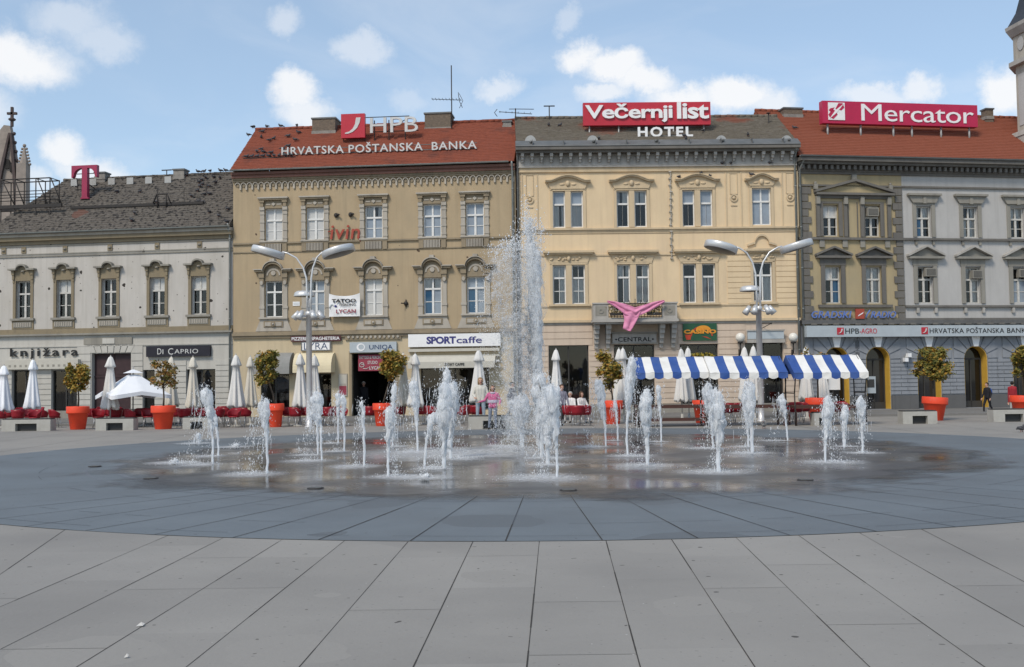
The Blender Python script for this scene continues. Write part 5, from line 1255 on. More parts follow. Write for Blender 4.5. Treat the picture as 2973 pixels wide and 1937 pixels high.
panel(o, w, h, .23, 'sign_grey'); mb = MB(); mb.box(-.05, w+.05, -.05, .02, h, h+.07); mb.box(-.05, w+.05, -.03, .02, -.2, -.02); mb.build('frame', M['cornice_grey'], o)
o, w, h = D.sign('wall_letters', 'blue slanted letters GRADSKI RADIO with a red square between', 'sign', 2357, 903, 2602, 923, -.2)
letters(o, 'GRADSKI', 0, w*.47, 0, h, 0, M['letter_blue'], .008, .08, .25, space=1.1); letters(o, 'RADIO', w*.70, w, 0, h*.95, 0, M['letter_blue'], .0, .08, .3, name='second_word')
mb = MB(); mb.box(w*.52, w*.62, 0, .08, -.05, h*1.3); mb.build('emblem', M['graffiti_red'], o); mb = MB(); mb.prism([(w*.54,h*.2),(w*.6,h*.6),(w*.61,h*.85),(w*.55,h*.4)], -.01, 0); mb.tube([(w*.64,.03,0),(w*.66,.03,h*.6),(w*.69,.03,h*1.1)], .04, 5, 1); mb.build('stroke', [M['sign_white'], M['letter_blue']], o)
o, w, h = D.sign('fascia_sign', 'long pale blue-grey bank fascia reading HPB-AGRO and HRVATSKA POŠTANSKA BANKA', 'sign', 2342, 944, 3320, 976, -.45)
panel(o, w, h, .4, 'sign_grey')
fu = lambda px: D.U(px, 960, -.45)-D.U(2342, 960, -.45)
swoosh(o, fu(2430), h*.2, h*.62, -.02, t=.02); letters(o, 'HPB', fu(2454), fu(2494), h*.28, h*.74, -.015, M['letter_black'], .0, .015); letters(o, '-AGRO', fu(2496), fu(2546), h*.28, h*.74, -.015, M['sign_red'], .0, .015, name='second_word')
swoosh(o, fu(2675), h*.2, h*.62, -.02, t=.02)
letters(o, 'HRVATSKA', fu(2699), fu(2798), h*.28, h*.72, -.015, M['letter_black'], .0, .015, name='bank_name', space=1.05); letters(o, 'POŠTANSKA', fu(2806), fu(2915), h*.28, h*.83, -.015, M['letter_black'], .0, .015, name='bank_name', space=1.05); letters(o, 'BANKA', fu(2924), fu(2992), h*.28, h*.72, -.015, M['letter_black'], .0, .015, name='bank_name', space=1.05)
o, w, h = B.sign('wall_plaque', 'small white street plaque on the ochre wall left of the lamp post', 'plaque', 850, 876, 870, 888, -.03)
panel(o, w, h, .03, 'sign_white'); mb = MB(); mb.box(.04, w-.04, -.006, 0, h*.3, h*.42); mb.box(.04, w-.04, -.006, 0, h*.6, h*.72); mb.build('border', M['sign_grey'], o)
o, w, h = B.sign('notice_board', 'white and red notices on the pilaster beside the passage', 'notice', 983, 1085, 1008, 1150, -.06)
panel(o, w, h, .05, 'pale_stone'); mb = MB(); mb.box(.04, w-.04, -.01, 0, h*.55, h*.95); mb.box(.04, w-.04, -.01, 0, h*.05, h*.45, 1); mb.build('sheet', [M['awning_beige'], M['banner_red']], o)
# wall lights, bracket, loudspeaker
for px, lb in ((2149,'round white globe wall lamp left of the dark hotel side door'), (2303,'round white globe wall lamp right of the hotel side door by the drainpipe')):
    u, z = C.uz(px, 980, -.35); o = thing('globe_lamp', lb, 'lamp', C.world(u, -.35, z), C.ang, 'globe lamps on the hotel')
    mb = MB(); mb.ball((0,0,0), .24, 14, 9); mb.build('globe', M['globe'], o)
    mb = MB(); mb.lathe([(.12,-.3),(.14,-.24),(.1,-.2)], 10); mb.tube([(0,0,-.28),(0,.02,-.6),(.03,.15,-.8),(.0,.3,-.85)], .035, 6); mb.tube([(0,.3,-.95),(0,.3,-.6)], .04, 6); mb.build('bracket', M['dark_iron'], o)
u, z = C.uz(2240, 942, -.9); o = thing('sign_bracket', 'thin iron sign bracket sticking out above the side door', 'bracket', C.world(C.U(2211,950), -.05, z), C.ang)
mb = MB(); mb.tube([(0,0,-.15),(.25,-.9,.05)], .02, 5); mb.tube([(0,0,.1),(.25,-.9,.05)], .015, 5); mb.ball((.25,-.9,.05), .05, 6, 4); mb.build('arm', M['dark_iron'], o)
u, z = D.uz(2634, 1040, -.2); o = thing('wall_floodlight', 'white twin floodlight fixed to the grey arcade wall', 'light', D.world(u, -.06, z), D.ang)
mb = MB(); mb.box(-.06, .06, -.05, .06, -.15, .15); mb.box(-.02, .16, -.3, -.05, .05, .25, 1); mb.box(-.2, -.02, -.3, -.05, -.18, .02, 1); mb.build('housing', [M['galvanised'], M['sign_white']], o)
for (px, py, lb) in ((978,625,'left of two small dark birds-nest fittings high on the ochre wall'), (1020,623,'right of two small dark birds-nest fittings high on the ochre wall')):
    u, z = B.uz(px, py, -.1); o = thing('wall_fitting', lb, 'fitting', B.world(u, 0, z), B.ang, 'dark fittings on the ochre wall'); mb = MB(); mb.tube([(0,0,0),(.02,-.15,.05),(.15,-.2,.0)], .05, 6); mb.ball((-.05,-.08,0), (.12,.08,.13), 7, 5); mb.build('hook', M['dark_iron'], o)
u, z = B.uz(1178, 881, -.1); o = thing('wall_bracket', 'dark star-shaped iron bracket on the ochre wall between two windows', 'bracket', B.world(u, 0, z), B.ang); mb = MB(); mb.tube([(0,0,0),(-.2,-.3,0)], .03, 5); mb.ball((0,-.05,0), .12, 7, 5); mb.tube([(0,-.05,-.2),(0,-.05,.2)], .03, 5); mb.build('arm', M['dark_iron'], o)
# antennas
def antenna(fr, px, ytop, ybot, inw, label, kind):
    u, z0 = fr.uz(px, ybot, inw); z1 = fr.Z(ytop, px, inw); o = thing('roof_antenna', label, 'antenna', fr.world(u, inw, z0), fr.ang, 'roof antennas'); H = z1-z0; mb = MB(); mb.tube([(0,0,-.8),(0,0,H)], .03, 6); mb.build('mast', M['dark_iron'], o); mb = MB()
    if kind == 'yagi':
        z = H*.48; mb.tube([(-1.1,0,z+.06),(.55,0,z-.06)], .018, 5)
        for k in range(9): x = -1.05+k*.19; mb.tube([(x,-.25,z+.05-.07*k/8),(x,.25,z+.05-.07*k/8)], .012, 4)
        mb.tube([(.6,-.1,z-.5),(.42,0,z-.1),(.35,.1,z+.4)], .018, 5); mb.tube([(.42,0,z+.3),(.62,0,z-.1),(.42,0,z-.5)], .015, 5)
    elif kind == 'tee': mb.tube([(-.3,0,H),(.3,0,H)], .035, 5)
    elif kind == 'twin':
        mb.tube([(-.9,0,H*.72),(.9,0,H*.5)], .02, 5); mb.tube([(-.35,0,H*.95),(.0,0,H*.95),(1.0,0,H*.92)], .02, 5); mb.tube([(-1.0,0,H*.3),(-1.15,0,H*.65),(-1.0,0,H*.95)], .02, 5)
        for k in range(6): x = -.85+k*.33; mb.tube([(x,-.2,H*.7-.2*H*k/8),(x,.2,H*.7-.2*H*k/8)], .012, 4)
    else: mb.lathe([(.03,H-.06),(.12,H-.03),(.12,H),(.02,H+.03)], 8)
    mb.build('elements', M['dark_iron'], o)
antenna(B, 1312, 190, 380, 2.8, 'tall aerial mast with yagi on the bank building beside its brick chimney', 'yagi')
antenna(C, 1497, 315, 348, 3.2, 'low twin aerial on the hotel ridge next to the red roof', 'twin')
antenna(C, 1595, 308, 345, 3.3, 'plain T-shaped pole on the hotel ridge left of the red sign', 'tee')
antenna(C, 2232, 328, 372, 2.4, 'short grey vent pole at the right end of the hotel roof', 'vent')
antenna(A, 484, 494, 512, 3.6, 'little antenna next to a chimney on the townhouse ridge', 'tee')

# ------------------------------------------------------------------ street lamps
def street_lamp(px, py, label, yaw, offs):
    P = ground(px, py); o = thing('street_lamp', label, 'street lamp', P, R(yaw), 'twin-headed street lamps')
    k = 43.4/P.y*1.0
    mb = MB(); mb.lathe([(.2,0),(.2,.04),(.13,.06),(.125,.5),(.115,4.55),(.15,4.56),(.15,4.7),(.1,4.74)], 18); mb.build('pole', M['lamp_metal'], o)
    for s, of in zip((-1, 1), offs):
        a = of-.62; mb = MB(); path = [(s*.07,0,4.6),(s*.08,0,5.4),(s*.10,0,6.1),(s*(.1+.13*a),0,6.55),(s*(.1+.4*a),0,6.95),(s*(.1+.75*a),0,7.15),(s*(a+.05),0,7.2)]
        mb.tube(path, [.045,.042,.04,.038,.036,.036,.036], 10); mb.build('arm', M['lamp_metal'], o)
        mb = MB(); t = R(16)*s; 
        def tf(p):
            x, y, z = p; return (s*of+x*math.cos(t)-z*math.sin(t), y, 7.25+x*math.sin(t)+z*math.cos(t))
        prof = [(.001,.09),(.6,.09),(.66,.075),(.685,.04),(.69,0),(.69,-.19),(.65,-.2)]
        h = MB(); h.lathe(prof, 32, cap=False); h.v = [tf(p) for p in h.v]; hd = h.build('lamp_head', M['lamp_metal'], o)
        h = MB(); h.lathe([(.65,-.195),(.5,-.215),(.25,-.225),(.001,-.23)], 32, cap=False); h.v = [tf(p) for p in h.v]; h.build('lens', M['lamp_lens'], hd)
    mb = MB(); mb.tube([(0,0,4.9),(0,.12,5.3),(0,.25,5.42)], .04, 8); mb.lathe([(.001,.12),(.3,.12),(.4,.06),(.44,-.05),(.43,-.1)], 24, (-.25,.35,5.48), cap=False); hd = mb.build('lamp_head', M['lamp_metal'], o)
    mb = MB(); mb.lathe([(.43,-.1),(.001,-.13)], 24, (-.25,.35,5.48), cap=False); mb.build('lens', M['lamp_lens'], hd)
    for a in (-60, -15, 195, 240):
        ca, sa = math.cos(R(a)), math.sin(R(a)); mb = MB()
        mb.tube([(ca*.18,sa*.18,4.55),(ca*.4,sa*.4,4.5)], .04, 6); mb.tube([(ca*.4,sa*.4,4.72),(ca*.62,sa*.62,4.42)], [.09,.14], 12); mb.build('spotlight', M['lamp_metal'], o)
street_lamp(898, 1240, 'twin-headed silver street lamp in front of the ochre bank building', 0, (1.66, 1.2))
street_lamp(2210, 1224, 'twin-headed silver street lamp in front of the hotel, behind the stalls', 0, (1.48, 1.6))

# ------------------------------------------------------------------ pots, trees
def pot(px, py, label, w=64, hh=67, tilt=0):
    P = ground(px, py); s = pxm(P); r = w/s/2; h = hh/s; o = thing('flower_pot', label, 'flower pot', P, 0, 'big orange flower pots')
    mb = MB(); mb.lathe([(r*.62,0),(r*.66,.02),(r*.86,h*.68),(r*.9,h*.69),(r*.99,h*.7),(r*1.0,h*.73),(r*1.0,h*.98),(r*.97,h),(r*.88,h),(r*.86,h*.9)], 32, cap=False); mb.build('pot', M['pot_red'], o)
    mb = MB(); mb.lathe([(.001,h*.93),(r*.87,h*.91)], 20, cap=False); mb.build('soil', M['soil'], o)
    o.rotation_euler = (0, R(tilt), 0)
    return P, h, r
def tree(P, base, ctop, cbot, cw, m, label, seed, dens=900, dx=0.):
    """small standard tree: thin trunk, forked limbs, loose crown; heights in metres above the ground"""
    o = thing('potted_tree', label, 'tree', (P[0], P[1], P[2]), 0, 'small trees in orange pots'); rr = random.Random(seed)
    zc = (ctop+cbot)/2; rh = (ctop-cbot)/2; mb = MB()
    mb.tube([(0,0,base-.15),(dx*.3+.02,.01,(base+cbot)/2),(dx*.7,0,cbot+rh*.3),(dx,0,zc+rh*.4)], [.045,.035,.028,.012], 7)
    tips = []
    for k in range(11):
        a = rr.uniform(0, 6.28); rad = cw/2*rr.uniform(.45,.9); z = zc+rh*rr.uniform(-.6,.85); s0 = Vector((dx*.7,0,cbot+rh*rr.uniform(.0,.6))); e = Vector((dx+math.cos(a)*rad, math.sin(a)*rad, z)); mid = (s0+e)/2+Vector((0,0,.08))
        mb.tube([s0, mid, e], [.016,.01,.005], 5); tips.append(e); tips.append(mid)
    mb.build('trunk', M['bark'], o)
    cl = [(t, rr.uniform(.09,.2)) for t in tips[::2]]+[(Vector((dx+rr.uniform(-.4,.4)*cw, rr.uniform(-.4,.4)*cw, zc+rr.uniform(-.8,.9)*rh)), rr.uniform(.1,.19)) for _ in range(9)]
    mb = MB()
    for _ in range(dens):
        c, s = rr.choice(cl); p = c+Vector((rr.gauss(0,1),rr.gauss(0,1),rr.gauss(0,1)))*s*.6*cw/1.0
        if p.z < cbot-.1 or p.z > ctop+.06 or abs(p.x-dx) > cw*.58: continue
        q = Vector((rr.uniform(-1,1),rr.uniform(-1,1),rr.uniform(-.8,.4))).normalized(); t = q.orthogonal().normalized(); t = (t+q.cross(t)*rr.uniform(-1,1)).normalized(); l = rr.uniform(.055,.1); nn = q.cross(t)
        mb.add([p-q*l, p+t*l*.5+nn*l*.12, p+q*l, p-t*l*.5+nn*l*.12], [(0,1,2,3)], 0 if rr.random() < .68 else 1)
    mb.build('crown', [M[m], M['leaf_olive' if m != 'leaf_olive' else 'leaf_gold']], o)
POTS = [
 (226,1247,64,67,'leaf_gold',1050,1137,64,'leftmost orange flower pot, beside the first concrete bench','yellowing small tree in the leftmost orange pot before the brown door',0),
 (474,1246,70,68,'leaf_rust',1050,1134,70,'orange flower pot in front of the open white parasol','sparse rust-brown small tree in the pot by the open parasol',0),
 (800,1240,50,68,'leaf_olive',1020,1122,76,'orange flower pot partly behind a jet, before the grey awning','olive bushy small tree before the grey awning, crown beside the left lamp post',-.4),
 (1110,1237,56,66,'leaf_gold',1022,1108,80,'orange flower pot in front of the dark passage','golden small tree growing before the dark red tattoo banner',.5),
 (1780,1231,60,68,'leaf_gold',1016,1140,72,'orange flower pot veiled by jets left of the striped stalls','tall golden-brown small tree before the hotel door',-.1),
 (2040,1228,58,66,'leaf_yellow',1030,1060,70,'orange flower pot under the first blue striped stall','bright yellow tree top showing above the striped stall roof',.1),
 (2376,1221,72,66,'leaf_rust',1008,1100,72,'orange flower pot under the right-hand striped stall','thin rusty small tree behind the right-hand stall',0),
 (2712,1221,72,68,'leaf_olive',1012,1112,92,'leaning orange flower pot on the bench left of the walking man','round dark green small tree before the third arch',-.05),
 (2972,1214,72,66,'leaf_olive',1008,1108,80,'orange flower pot cut by the right edge of the picture','round green small tree cut by the right edge of the picture',0)]
for k, (px, py, w, hh, m, ct, cb, cw, l1, l2, dx) in enumerate(POTS):
    P, h, r = pot(px, py, l1, w, hh, 4 if px == 2712 else 0); s = pxm(P); Z = lambda y: (py-y)/s
    tree((P.x, P.y, 0), h, Z(ct), Z(cb), cw/s, m, l2, 50+k, dens=int(900+cw*14) if m != 'leaf_rust' else 760, dx=dx)
# benches
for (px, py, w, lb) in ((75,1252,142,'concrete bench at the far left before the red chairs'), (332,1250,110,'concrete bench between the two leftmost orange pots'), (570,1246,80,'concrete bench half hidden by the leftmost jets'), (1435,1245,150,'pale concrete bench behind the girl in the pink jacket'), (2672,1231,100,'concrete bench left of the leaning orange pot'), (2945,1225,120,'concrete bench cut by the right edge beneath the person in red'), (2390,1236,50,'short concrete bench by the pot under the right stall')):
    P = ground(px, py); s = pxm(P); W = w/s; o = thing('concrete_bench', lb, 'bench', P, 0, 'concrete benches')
    mb = MB(); mb.box(-W/2, W/2, 0, .55, .3, .46); mb.box(-W/2, -W/2+W*.28, .0, .55, 0, .3); mb.box(W*.22, W/2, .0, .55, 0, .3); mb.build('block', M['concrete'], o)
    mb = MB(); mb.box(-W/2+.03, W/2-.03, .03, .52, .46, .5); mb.build('seat', M['bench_dark'], o); mb = MB(); mb.box(-W*.21, W*.21, .2, .5, 0, .29); mb.build('recess_shade', M['bench_dark'], o)  # dark block fills the hollow under the seat, its shade put into colour

# ------------------------------------------------------------------ parasols
def folded(px, ytop, ybase, m, label, seed, wide=1., lean=0.):
    P = ground(px, ybase); s = pxm(P); H = (ybase-ytop)/s; o = thing('folded_parasol', label, 'parasol', P, random.uniform(0, 6), 'closed parasols'); o.rotation_euler = (0, R(lean), random.Random(seed).uniform(0, 6))
    rr = random.Random(seed); ph = [rr.uniform(0, 6.28) for _ in range(8)]
    prof = [(.025,H),(.075,H*.985),(.115,H*.95),(.165,H*.895),(.2,H*.86),(.185,H*.85),(.125,H*.84),(.145,H*.75),(.185,H*.62),(.22,H*.5),(.26,H*.38),(.3,H*.30),(.28,H*.27),(.1,H*.29)]
    prof = [(r*wide, z) for r, z in prof]
    def mod(th, k):
        return 1+(.05+.2*min(1, max(0,(k-6))/4))*math.sin(8*th+ph[2 if k > 6 else 1])+.08*math.sin(3*th+ph[4]+k*.35)
    mb = MB(); mb.lathe(prof, 40, mod=mod, cap=False); v = []
    for (x, y, z) in mb.v:
        t = math.atan2(y, x); v.append((x, y, z+(.05*math.sin(4*t+ph[5])+.03*math.sin(9*t) if z < H*.33 else 0)))
    mb.v = v; mb.build('canopy', M[m], o)
    mb = MB(); mb.tube([(0,0,.05),(0,0,H+.06)], .024, 7); mb.build('pole', M['galvanised'], o); mb = MB(); mb.lathe([(.3,0),(.3,.05),(.06,.09),(.05,.3)], 14); mb.build('base', M['concrete'], o)
PAR = [(10,1062,1243,'parasol_fresh','closed pale parasol at the left picture edge beside the bench',1.15),(94,1045,1238,'parasol_fresh','closed bluish-white parasol before the bookshop window',1.05),(320,1035,1243,'parasol_white','closed white parasol between the leftmost pot and the open parasol',1.1),
 (497,1037,1232,'parasol_cream','closed parasol behind the rust-brown tree',1.),(560,1037,1238,'parasol_cream','closed cream parasol before the shop window of the dark sign',1.),(685,1031,1239,'parasol_white','closed white parasol at the corner of the townhouse and ochre building',1.1),(727,1036,1234,'parasol_cream','closed cream parasol left of the grey awning',.95),
 (872,1028,1238,'parasol_white','closed white parasol just left of the left lamp post',1.),(914,1032,1236,'parasol_white','closed white parasol just right of the left lamp post',.95),(1172,1026,1234,'parasol_cream','closed parasol behind the golden tree, left of its neighbour',.9),(1207,1028,1235,'parasol_white','closed parasol right of the golden tree before the sports café',1.),
 (1391,1018,1222,'parasol_white','wide closed parasol behind the girl in the pink jacket',1.3),(1617,1015,1222,'parasol_white','closed white parasol before the hotel shop window',1.),(1800,1013,1224,'parasol_white','left of two closed parasols before the hotel door',.85),(1812,1011,1226,'parasol_white','right of two closed parasols before the hotel door',.85),
 (1981,1013,1222,'parasol_white','left of two closed parasols under the casino sign',.9),(2001,1010,1220,'parasol_white','right of two closed parasols under the casino sign',.95),(2166,1008,1220,'parasol_white','left of two closed parasols at the right lamp post',.9),(2192,1005,1220,'parasol_white','right of two closed parasols at the right lamp post',.9),
 (2344,1008,1216,'parasol_white','closed parasol with its tip above the right stall',.95),(2392,1040,1216,'parasol_white','closed parasol beneath the right stall near the orange pot',.9)]
for k, (px, yt, yb, m, lb, wd) in enumerate(PAR): folded(px, yt, yb, m, lb, 100+k, wd)
P = ground(386, 1240); s = pxm(P); o = thing('open_parasol', 'open white square parasol in front of the brown double door', 'parasol', P, R(36)); Zc = (1240-1070)/s; Ze = (1240-1143)/s; Wd = 196/s/2
mb = MB(); n = 48; rings = 10; vs = []
def opr(th): return Wd/max(abs(math.cos(th)), abs(math.sin(th)))*.86
for r in range(rings+1):
    t = .16+.84*r/rings
    for j in range(n):
        th = 2*math.pi*j/n; q = opr(th)*t; x, y = q*math.cos(th), q*math.sin(th); d = max(abs(x), abs(y))/Wd/.86; cr = min(abs(x), abs(y))/max(abs(x), abs(y), 1e-6)
        vs.append((x, y, Zc-.1-(Zc-.1-Ze)*(d**.95)*1.0 - .0 + (1-cr)*.1*d - .08*d*cr))
mb.add(vs, [(r*n+j, r*n+(j+1)%n, (r+1)*n+(j+1)%n, (r+1)*n+j) for r in range(rings) for j in range(n)], 0, True)
vs2 = [(x, y, z-.16) for x, y, z in vs[-n:]]; mb.add(vs[-n:]+vs2, [(j, (j+1)%n, n+(j+1)%n, n+j) for j in range(n)], 0, True)
cnp = mb.build('canopy', M['parasol_fresh'], o)
mb = MB(); vs = []
for r in range(4):
    t = r/3
    for j in range(n):
        th = 2*math.pi*j/n; q = opr(th)*.27*t; vs.append((q*math.cos(th), q*math.sin(th), Zc-.03-.17*t))
mb.add(vs, [(r*n+j, r*n+(j+1)%n, (r+1)*n+(j+1)%n, (r+1)*n+j) for r in range(3) for j in range(n)], 0, True); mb.build('vent', M['parasol_fresh'], cnp)
mb = MB(); mb.tube([(0,0,.05),(0,0,Zc+.1)], .03, 8); mb.build('pole', M['galvanised'], o); mb = MB()
for k in range(8):
    th = R(45*k); q = opr(th)*.92; mb.tube([(0,0,Zc-.25),(q*math.cos(th), q*math.sin(th), Ze-.08)], .012, 5); mb.tube([(0,0,Zc-.8),(q*.5*math.cos(th), q*.5*math.sin(th), (Zc+Ze)/2-.06)], .012, 5)
mb.build('ribs', M['galvanised'], o); mb = MB(); mb.lathe([(.35,0),(.35,.06),(.06,.1),(.05,.3)], 14); mb.build('base', M['concrete'], o)

# ------------------------------------------------------------------ cafe chairs and tables
def make_chair():
    o = thing('cafe_chair', 'x', 'chair'); mb = MB()
    mb.lathe([(.001,.42),(.2,.42),(.24,.45),(.22,.475),(.001,.46)], 18, cap=False); mb.build('seat', M['chair_red'], o)
    mb = MB(); n = 20; vs = []
    for r in range(5):
        z = .46+.34*r/4
        for j in range(n+1):
            a = R(-118+236*j/n+90); rad = .25+.045*(r/4); dip = 1-.55*max(0, abs(j-n/2)/(n/2)-.45)/.55
            vs.append((rad*math.cos(a), rad*math.sin(a), .46+(z-.46)*dip))
    mb.add(vs, [(r*(n+1)+j, r*(n+1)+j+1, (r+1)*(n+1)+j+1, (r+1)*(n+1)+j) for r in range(4) for j in range(n)], 0, True)
    b = mb.build('backrest', M['chair_red'], o); md = b.modifiers.new('solid', 'SOLIDIFY'); md.thickness = .025
    for sx, sy in ((-1,-1),(1,-1),(-1,1),(1,1)):
        mb = MB(); mb.tube([(sx*.14,sy*.14,.43),(sx*.22,sy*.22,0)], .014, 6); mb.build('leg', M['steel'], o)
    return o
def make_table():
    o = thing('cafe_table', 'x', 'table'); mb = MB(); mb.lathe([(.001,.7),(.36,.7),(.37,.72),(.36,.735),(.001,.735)], 24, cap=False); mb.build('tabletop', M['table_grey'], o)
    mb = MB(); mb.tube([(0,0,.04),(0,0,.7)], .035, 8); mb.build('pedestal', M['steel'], o); mb = MB(); mb.lathe([(.24,0),(.24,.025),(.05,.05)], 16); mb.build('base', M['steel'], o)
    return o
chair0, table0 = make_chair(), make_table(); KC, KT = list(chair0.children), list(table0.children); uc = ut = 0
def place(src, kids, first, P, rz, label, group):
    if first: o = src
    else:
        o = src.copy(); COL.objects.link(o)
        for ch in kids: c_ = ch.copy(); COL.objects.link(c_); c_.parent = o
    o.location = P; o.rotation_euler = (0, 0, rz); o['label'] = label; o['group'] = group
CLU = [([(3,1244),(28,1240),(52,1244),(75,1241),(100,1244),(122,1240),(160,1242),(15,1232),(62,1232),(110,1230)], 'red tub chair in the row behind the leftmost concrete bench', [(40,1236),(92,1236)]),
 ([(262,1239),(285,1242),(310,1237),(335,1241),(358,1238),(380,1242),(298,1230),(345,1229)], 'red tub chair in the row under the open white parasol', [(272,1234),(325,1234),(370,1235)]),
 ([(408,1239),(430,1241),(512,1239),(535,1242)], 'red tub chair close beside the rust-brown tree', [(420,1235),(524,1235)]),
 ([(560,1240),(585,1242),(607,1238),(632,1241),(655,1239),(680,1242),(712,1239),(572,1230),(645,1230),(700,1230)], 'red tub chair in the row at the corner of the townhouse', [(598,1236),(668,1236)]),
 ([(838,1237),(858,1239),(880,1236),(905,1239),(928,1237),(952,1238),(975,1236),(990,1238)], 'red tub chair in the row behind the left lamp post', [(868,1233),(940,1233)]),
 ([(1075,1235),(1135,1236),(1160,1233),(1230,1233),(1255,1235)], 'red tub chair near the pot before the dark passage', [(1240,1230)]),
 ([(1325,1232),(1345,1235),(1366,1231),(1385,1233)], 'red tub chair left of the girl in the pink jacket', [(1336,1228)]),
 ([(1652,1236),(1676,1237),(1698,1236)], 'red tub chair with its back to the square where two women sit', [(1672,1231)]),
 ([(1782,1210),(1800,1214)], 'red tub chair beside the pot left of the stalls', []),
 ([(2090,1228),(2112,1230),(2135,1227)], 'red tub chair seen under the middle stall', [(2100,1224)]),
 ([(2288,1226),(2312,1228),(2335,1225),(2425,1226),(2450,1224)], 'red tub chair seen under the right stall', [(2302,1222)])]
rr = random.Random(4)
for pts, lb, tb in CLU:
    for (px, py) in pts:
        rz = R(180)+rr.uniform(-1.1, 1.1) if rr.random() < .7 else rr.uniform(-.6, .6)
        if 'two women' in lb: rz = R(180)+rr.uniform(-.2,.2)
        place(chair0, KC, uc == 0, ground(px, py), rz, lb, 'red café chairs'); uc += 1
    for (px, py) in tb:
        place(table0, KT, ut == 0, ground(px, py), 0, 'round grey café table, '+lb.replace('red tub chair', 'among red chairs').replace('with its back to the square ', ''), 'café tables'); ut += 1

# ------------------------------------------------------------------ striped market stalls
def stall(px0, px1, py, label, start, pxt):
    P = ground((px0+px1)/2, py); s = pxm(P); W = (px1-px0)/s; D_ = 1.7; o = thing('market_stall', label, 'market stall', P, 0, 'striped market stalls')
    zf = (py-1101)/s; zv = (py-1082)/s; zt = 2.62
    n = 8; sw = W/n
    yk = D_*.66; prof = [(D_*.9, zt-.28), (yk, zt)]+[(yk+(-.08-yk)*f, zt+(zv-zt)*f) for f in (.3,.65,1.)]
    mb = MB()
    for k in range(n):
        x0, x1 = -W/2+sw*k, -W/2+sw*(k+1); mi = (start+k) % 2
        def pp(t):
            q = min(int(t*(len(prof)-1)), len(prof)-2); f = t*(len(prof)-1)-q; return prof[q][0]*(1-f)+prof[q+1][0]*f, prof[q][1]*(1-f)+prof[q+1][1]*f
        vs = []; nr, nx = 12, 4
        for i in range(nr+1):
            y, z = pp(i/nr)
            for j in range(nx+1):
                x = x0+(x1-x0)*j/nx; fx_ = (x+W/2)/W; vs.append((x, y, z-.035*math.sin(math.pi*max(0,(i/nr-.25)/.75))*math.sin(math.pi*fx_)*(i > 3)+.018*noise.noise((x*3.5+px0, y*2.5, z))*(i > 0)))
        mb.add(vs, [(i*(nx+1)+j, i*(nx+1)+j+1, (i+1)*(nx+1)+j+1, (i+1)*(nx+1)+j) for i in range(nr) for j in range(nx)], mi, True)
        # scalloped valance
        pts = [(x0,zv),(x1,zv),(x1,zf+.06)]+[(x0+sw*(1-j/8), zf+.06-.06*math.sin(math.pi*j/8)) for j in range(1, 8)]+[(x0,zf+.06)]
        mb.add([(x, -.08-.02*math.sin(7*x+px0)*(zv-z)*4, z) for x, z in pts], [tuple(range(len(pts)))], mi)
    for x, mi in ((-W/2, start % 2), (W/2, (start+n-1) % 2)):
        mb.add([(x,y,z) for y, z in prof]+[(x,-.08,zf+.04),(x,D_*.85,zf+.04)], [tuple(range(len(prof)+2))], mi) if False else mb.add([(x,prof[q][0],prof[q][1]) for q in range(len(prof))]+[(x,prof[q][0],prof[q][1]-.3) for q in reversed(range(len(prof)))], [tuple(range(2*len(prof)))], mi)
    mb.add([(-W/2,D_*.9,zt-.28),(W/2,D_*.9,zt-.28),(W/2,D_*.95,zf+.2),(-W/2,D_*.95,zf+.2)], [(0,1,2,3)], start % 2)
    c_ = mb.build('awning', [M['stall_blue'], M['stall_white']], o)
    mb = MB()
    for x in (-W/2+.06, W/2-.06):
        for (a, b) in (((x,-.05,zv),(x,.18,1.2)), ((x,.18,1.2),(x,.1,0)), ((x,D_*.88,zt-.3),(x,D_*.8,0)), ((x,-.05,zv-.02),(x,D_*.64,zt-.05)), ((x,.18,1.2),(x,D_*.82,1.2))): mb.tube([a, b], .024, 6)
    mb.tube([(-W/2,yk,zt-.03),(W/2,yk,zt-.03)], .025, 6); mb.tube([(-W/2,-.06,zv-.02),(W/2,-.06,zv-.02)], .02, 6); mb.build('frame', M['dark_iron'], o)
    mb = MB(); zc = (py-1182)/s; mb.box(-W/2+.05, W/2-.05, .2, 1.2, zc-.02, zc+.06); mb.box(-W/2+.05, W/2-.05, .16, .2, zc-.05, zc+.07); mb.build('counter', M['stall_wood'], o)
    mb = MB(); zs = (py-1219)/s
    if px0 < 1900: mb.box(-W/2+.05, W/2-.05, .25, 1.1, zs-.03, zs+.03); mb.box(-W/2+.05, W/2-.05, .22, .25, zs-.06, zs+.06); mb.build('shelf', M['stall_wood'], o)
    for (x, y) in ((-W/2+.1,.22),(W/2-.1,.22),(-W/2+.1,1.15),(W/2-.1,1.15)): mb = MB(); mb.box(x-.035, x+.035, y-.035, y+.035, 0, zc-.12); mb.build('leg', M['stall_wood'], o)
stall(1850, 2060, 1240, 'blue and white striped market stall, leftmost of the row', 0, 0)
stall(2064, 2290, 1238, 'blue and white striped market stall in the middle before the hotel door', 1, 0)
stall(2308, 2524, 1236, 'blue and white striped market stall, rightmost, before the arches', 0, 0)

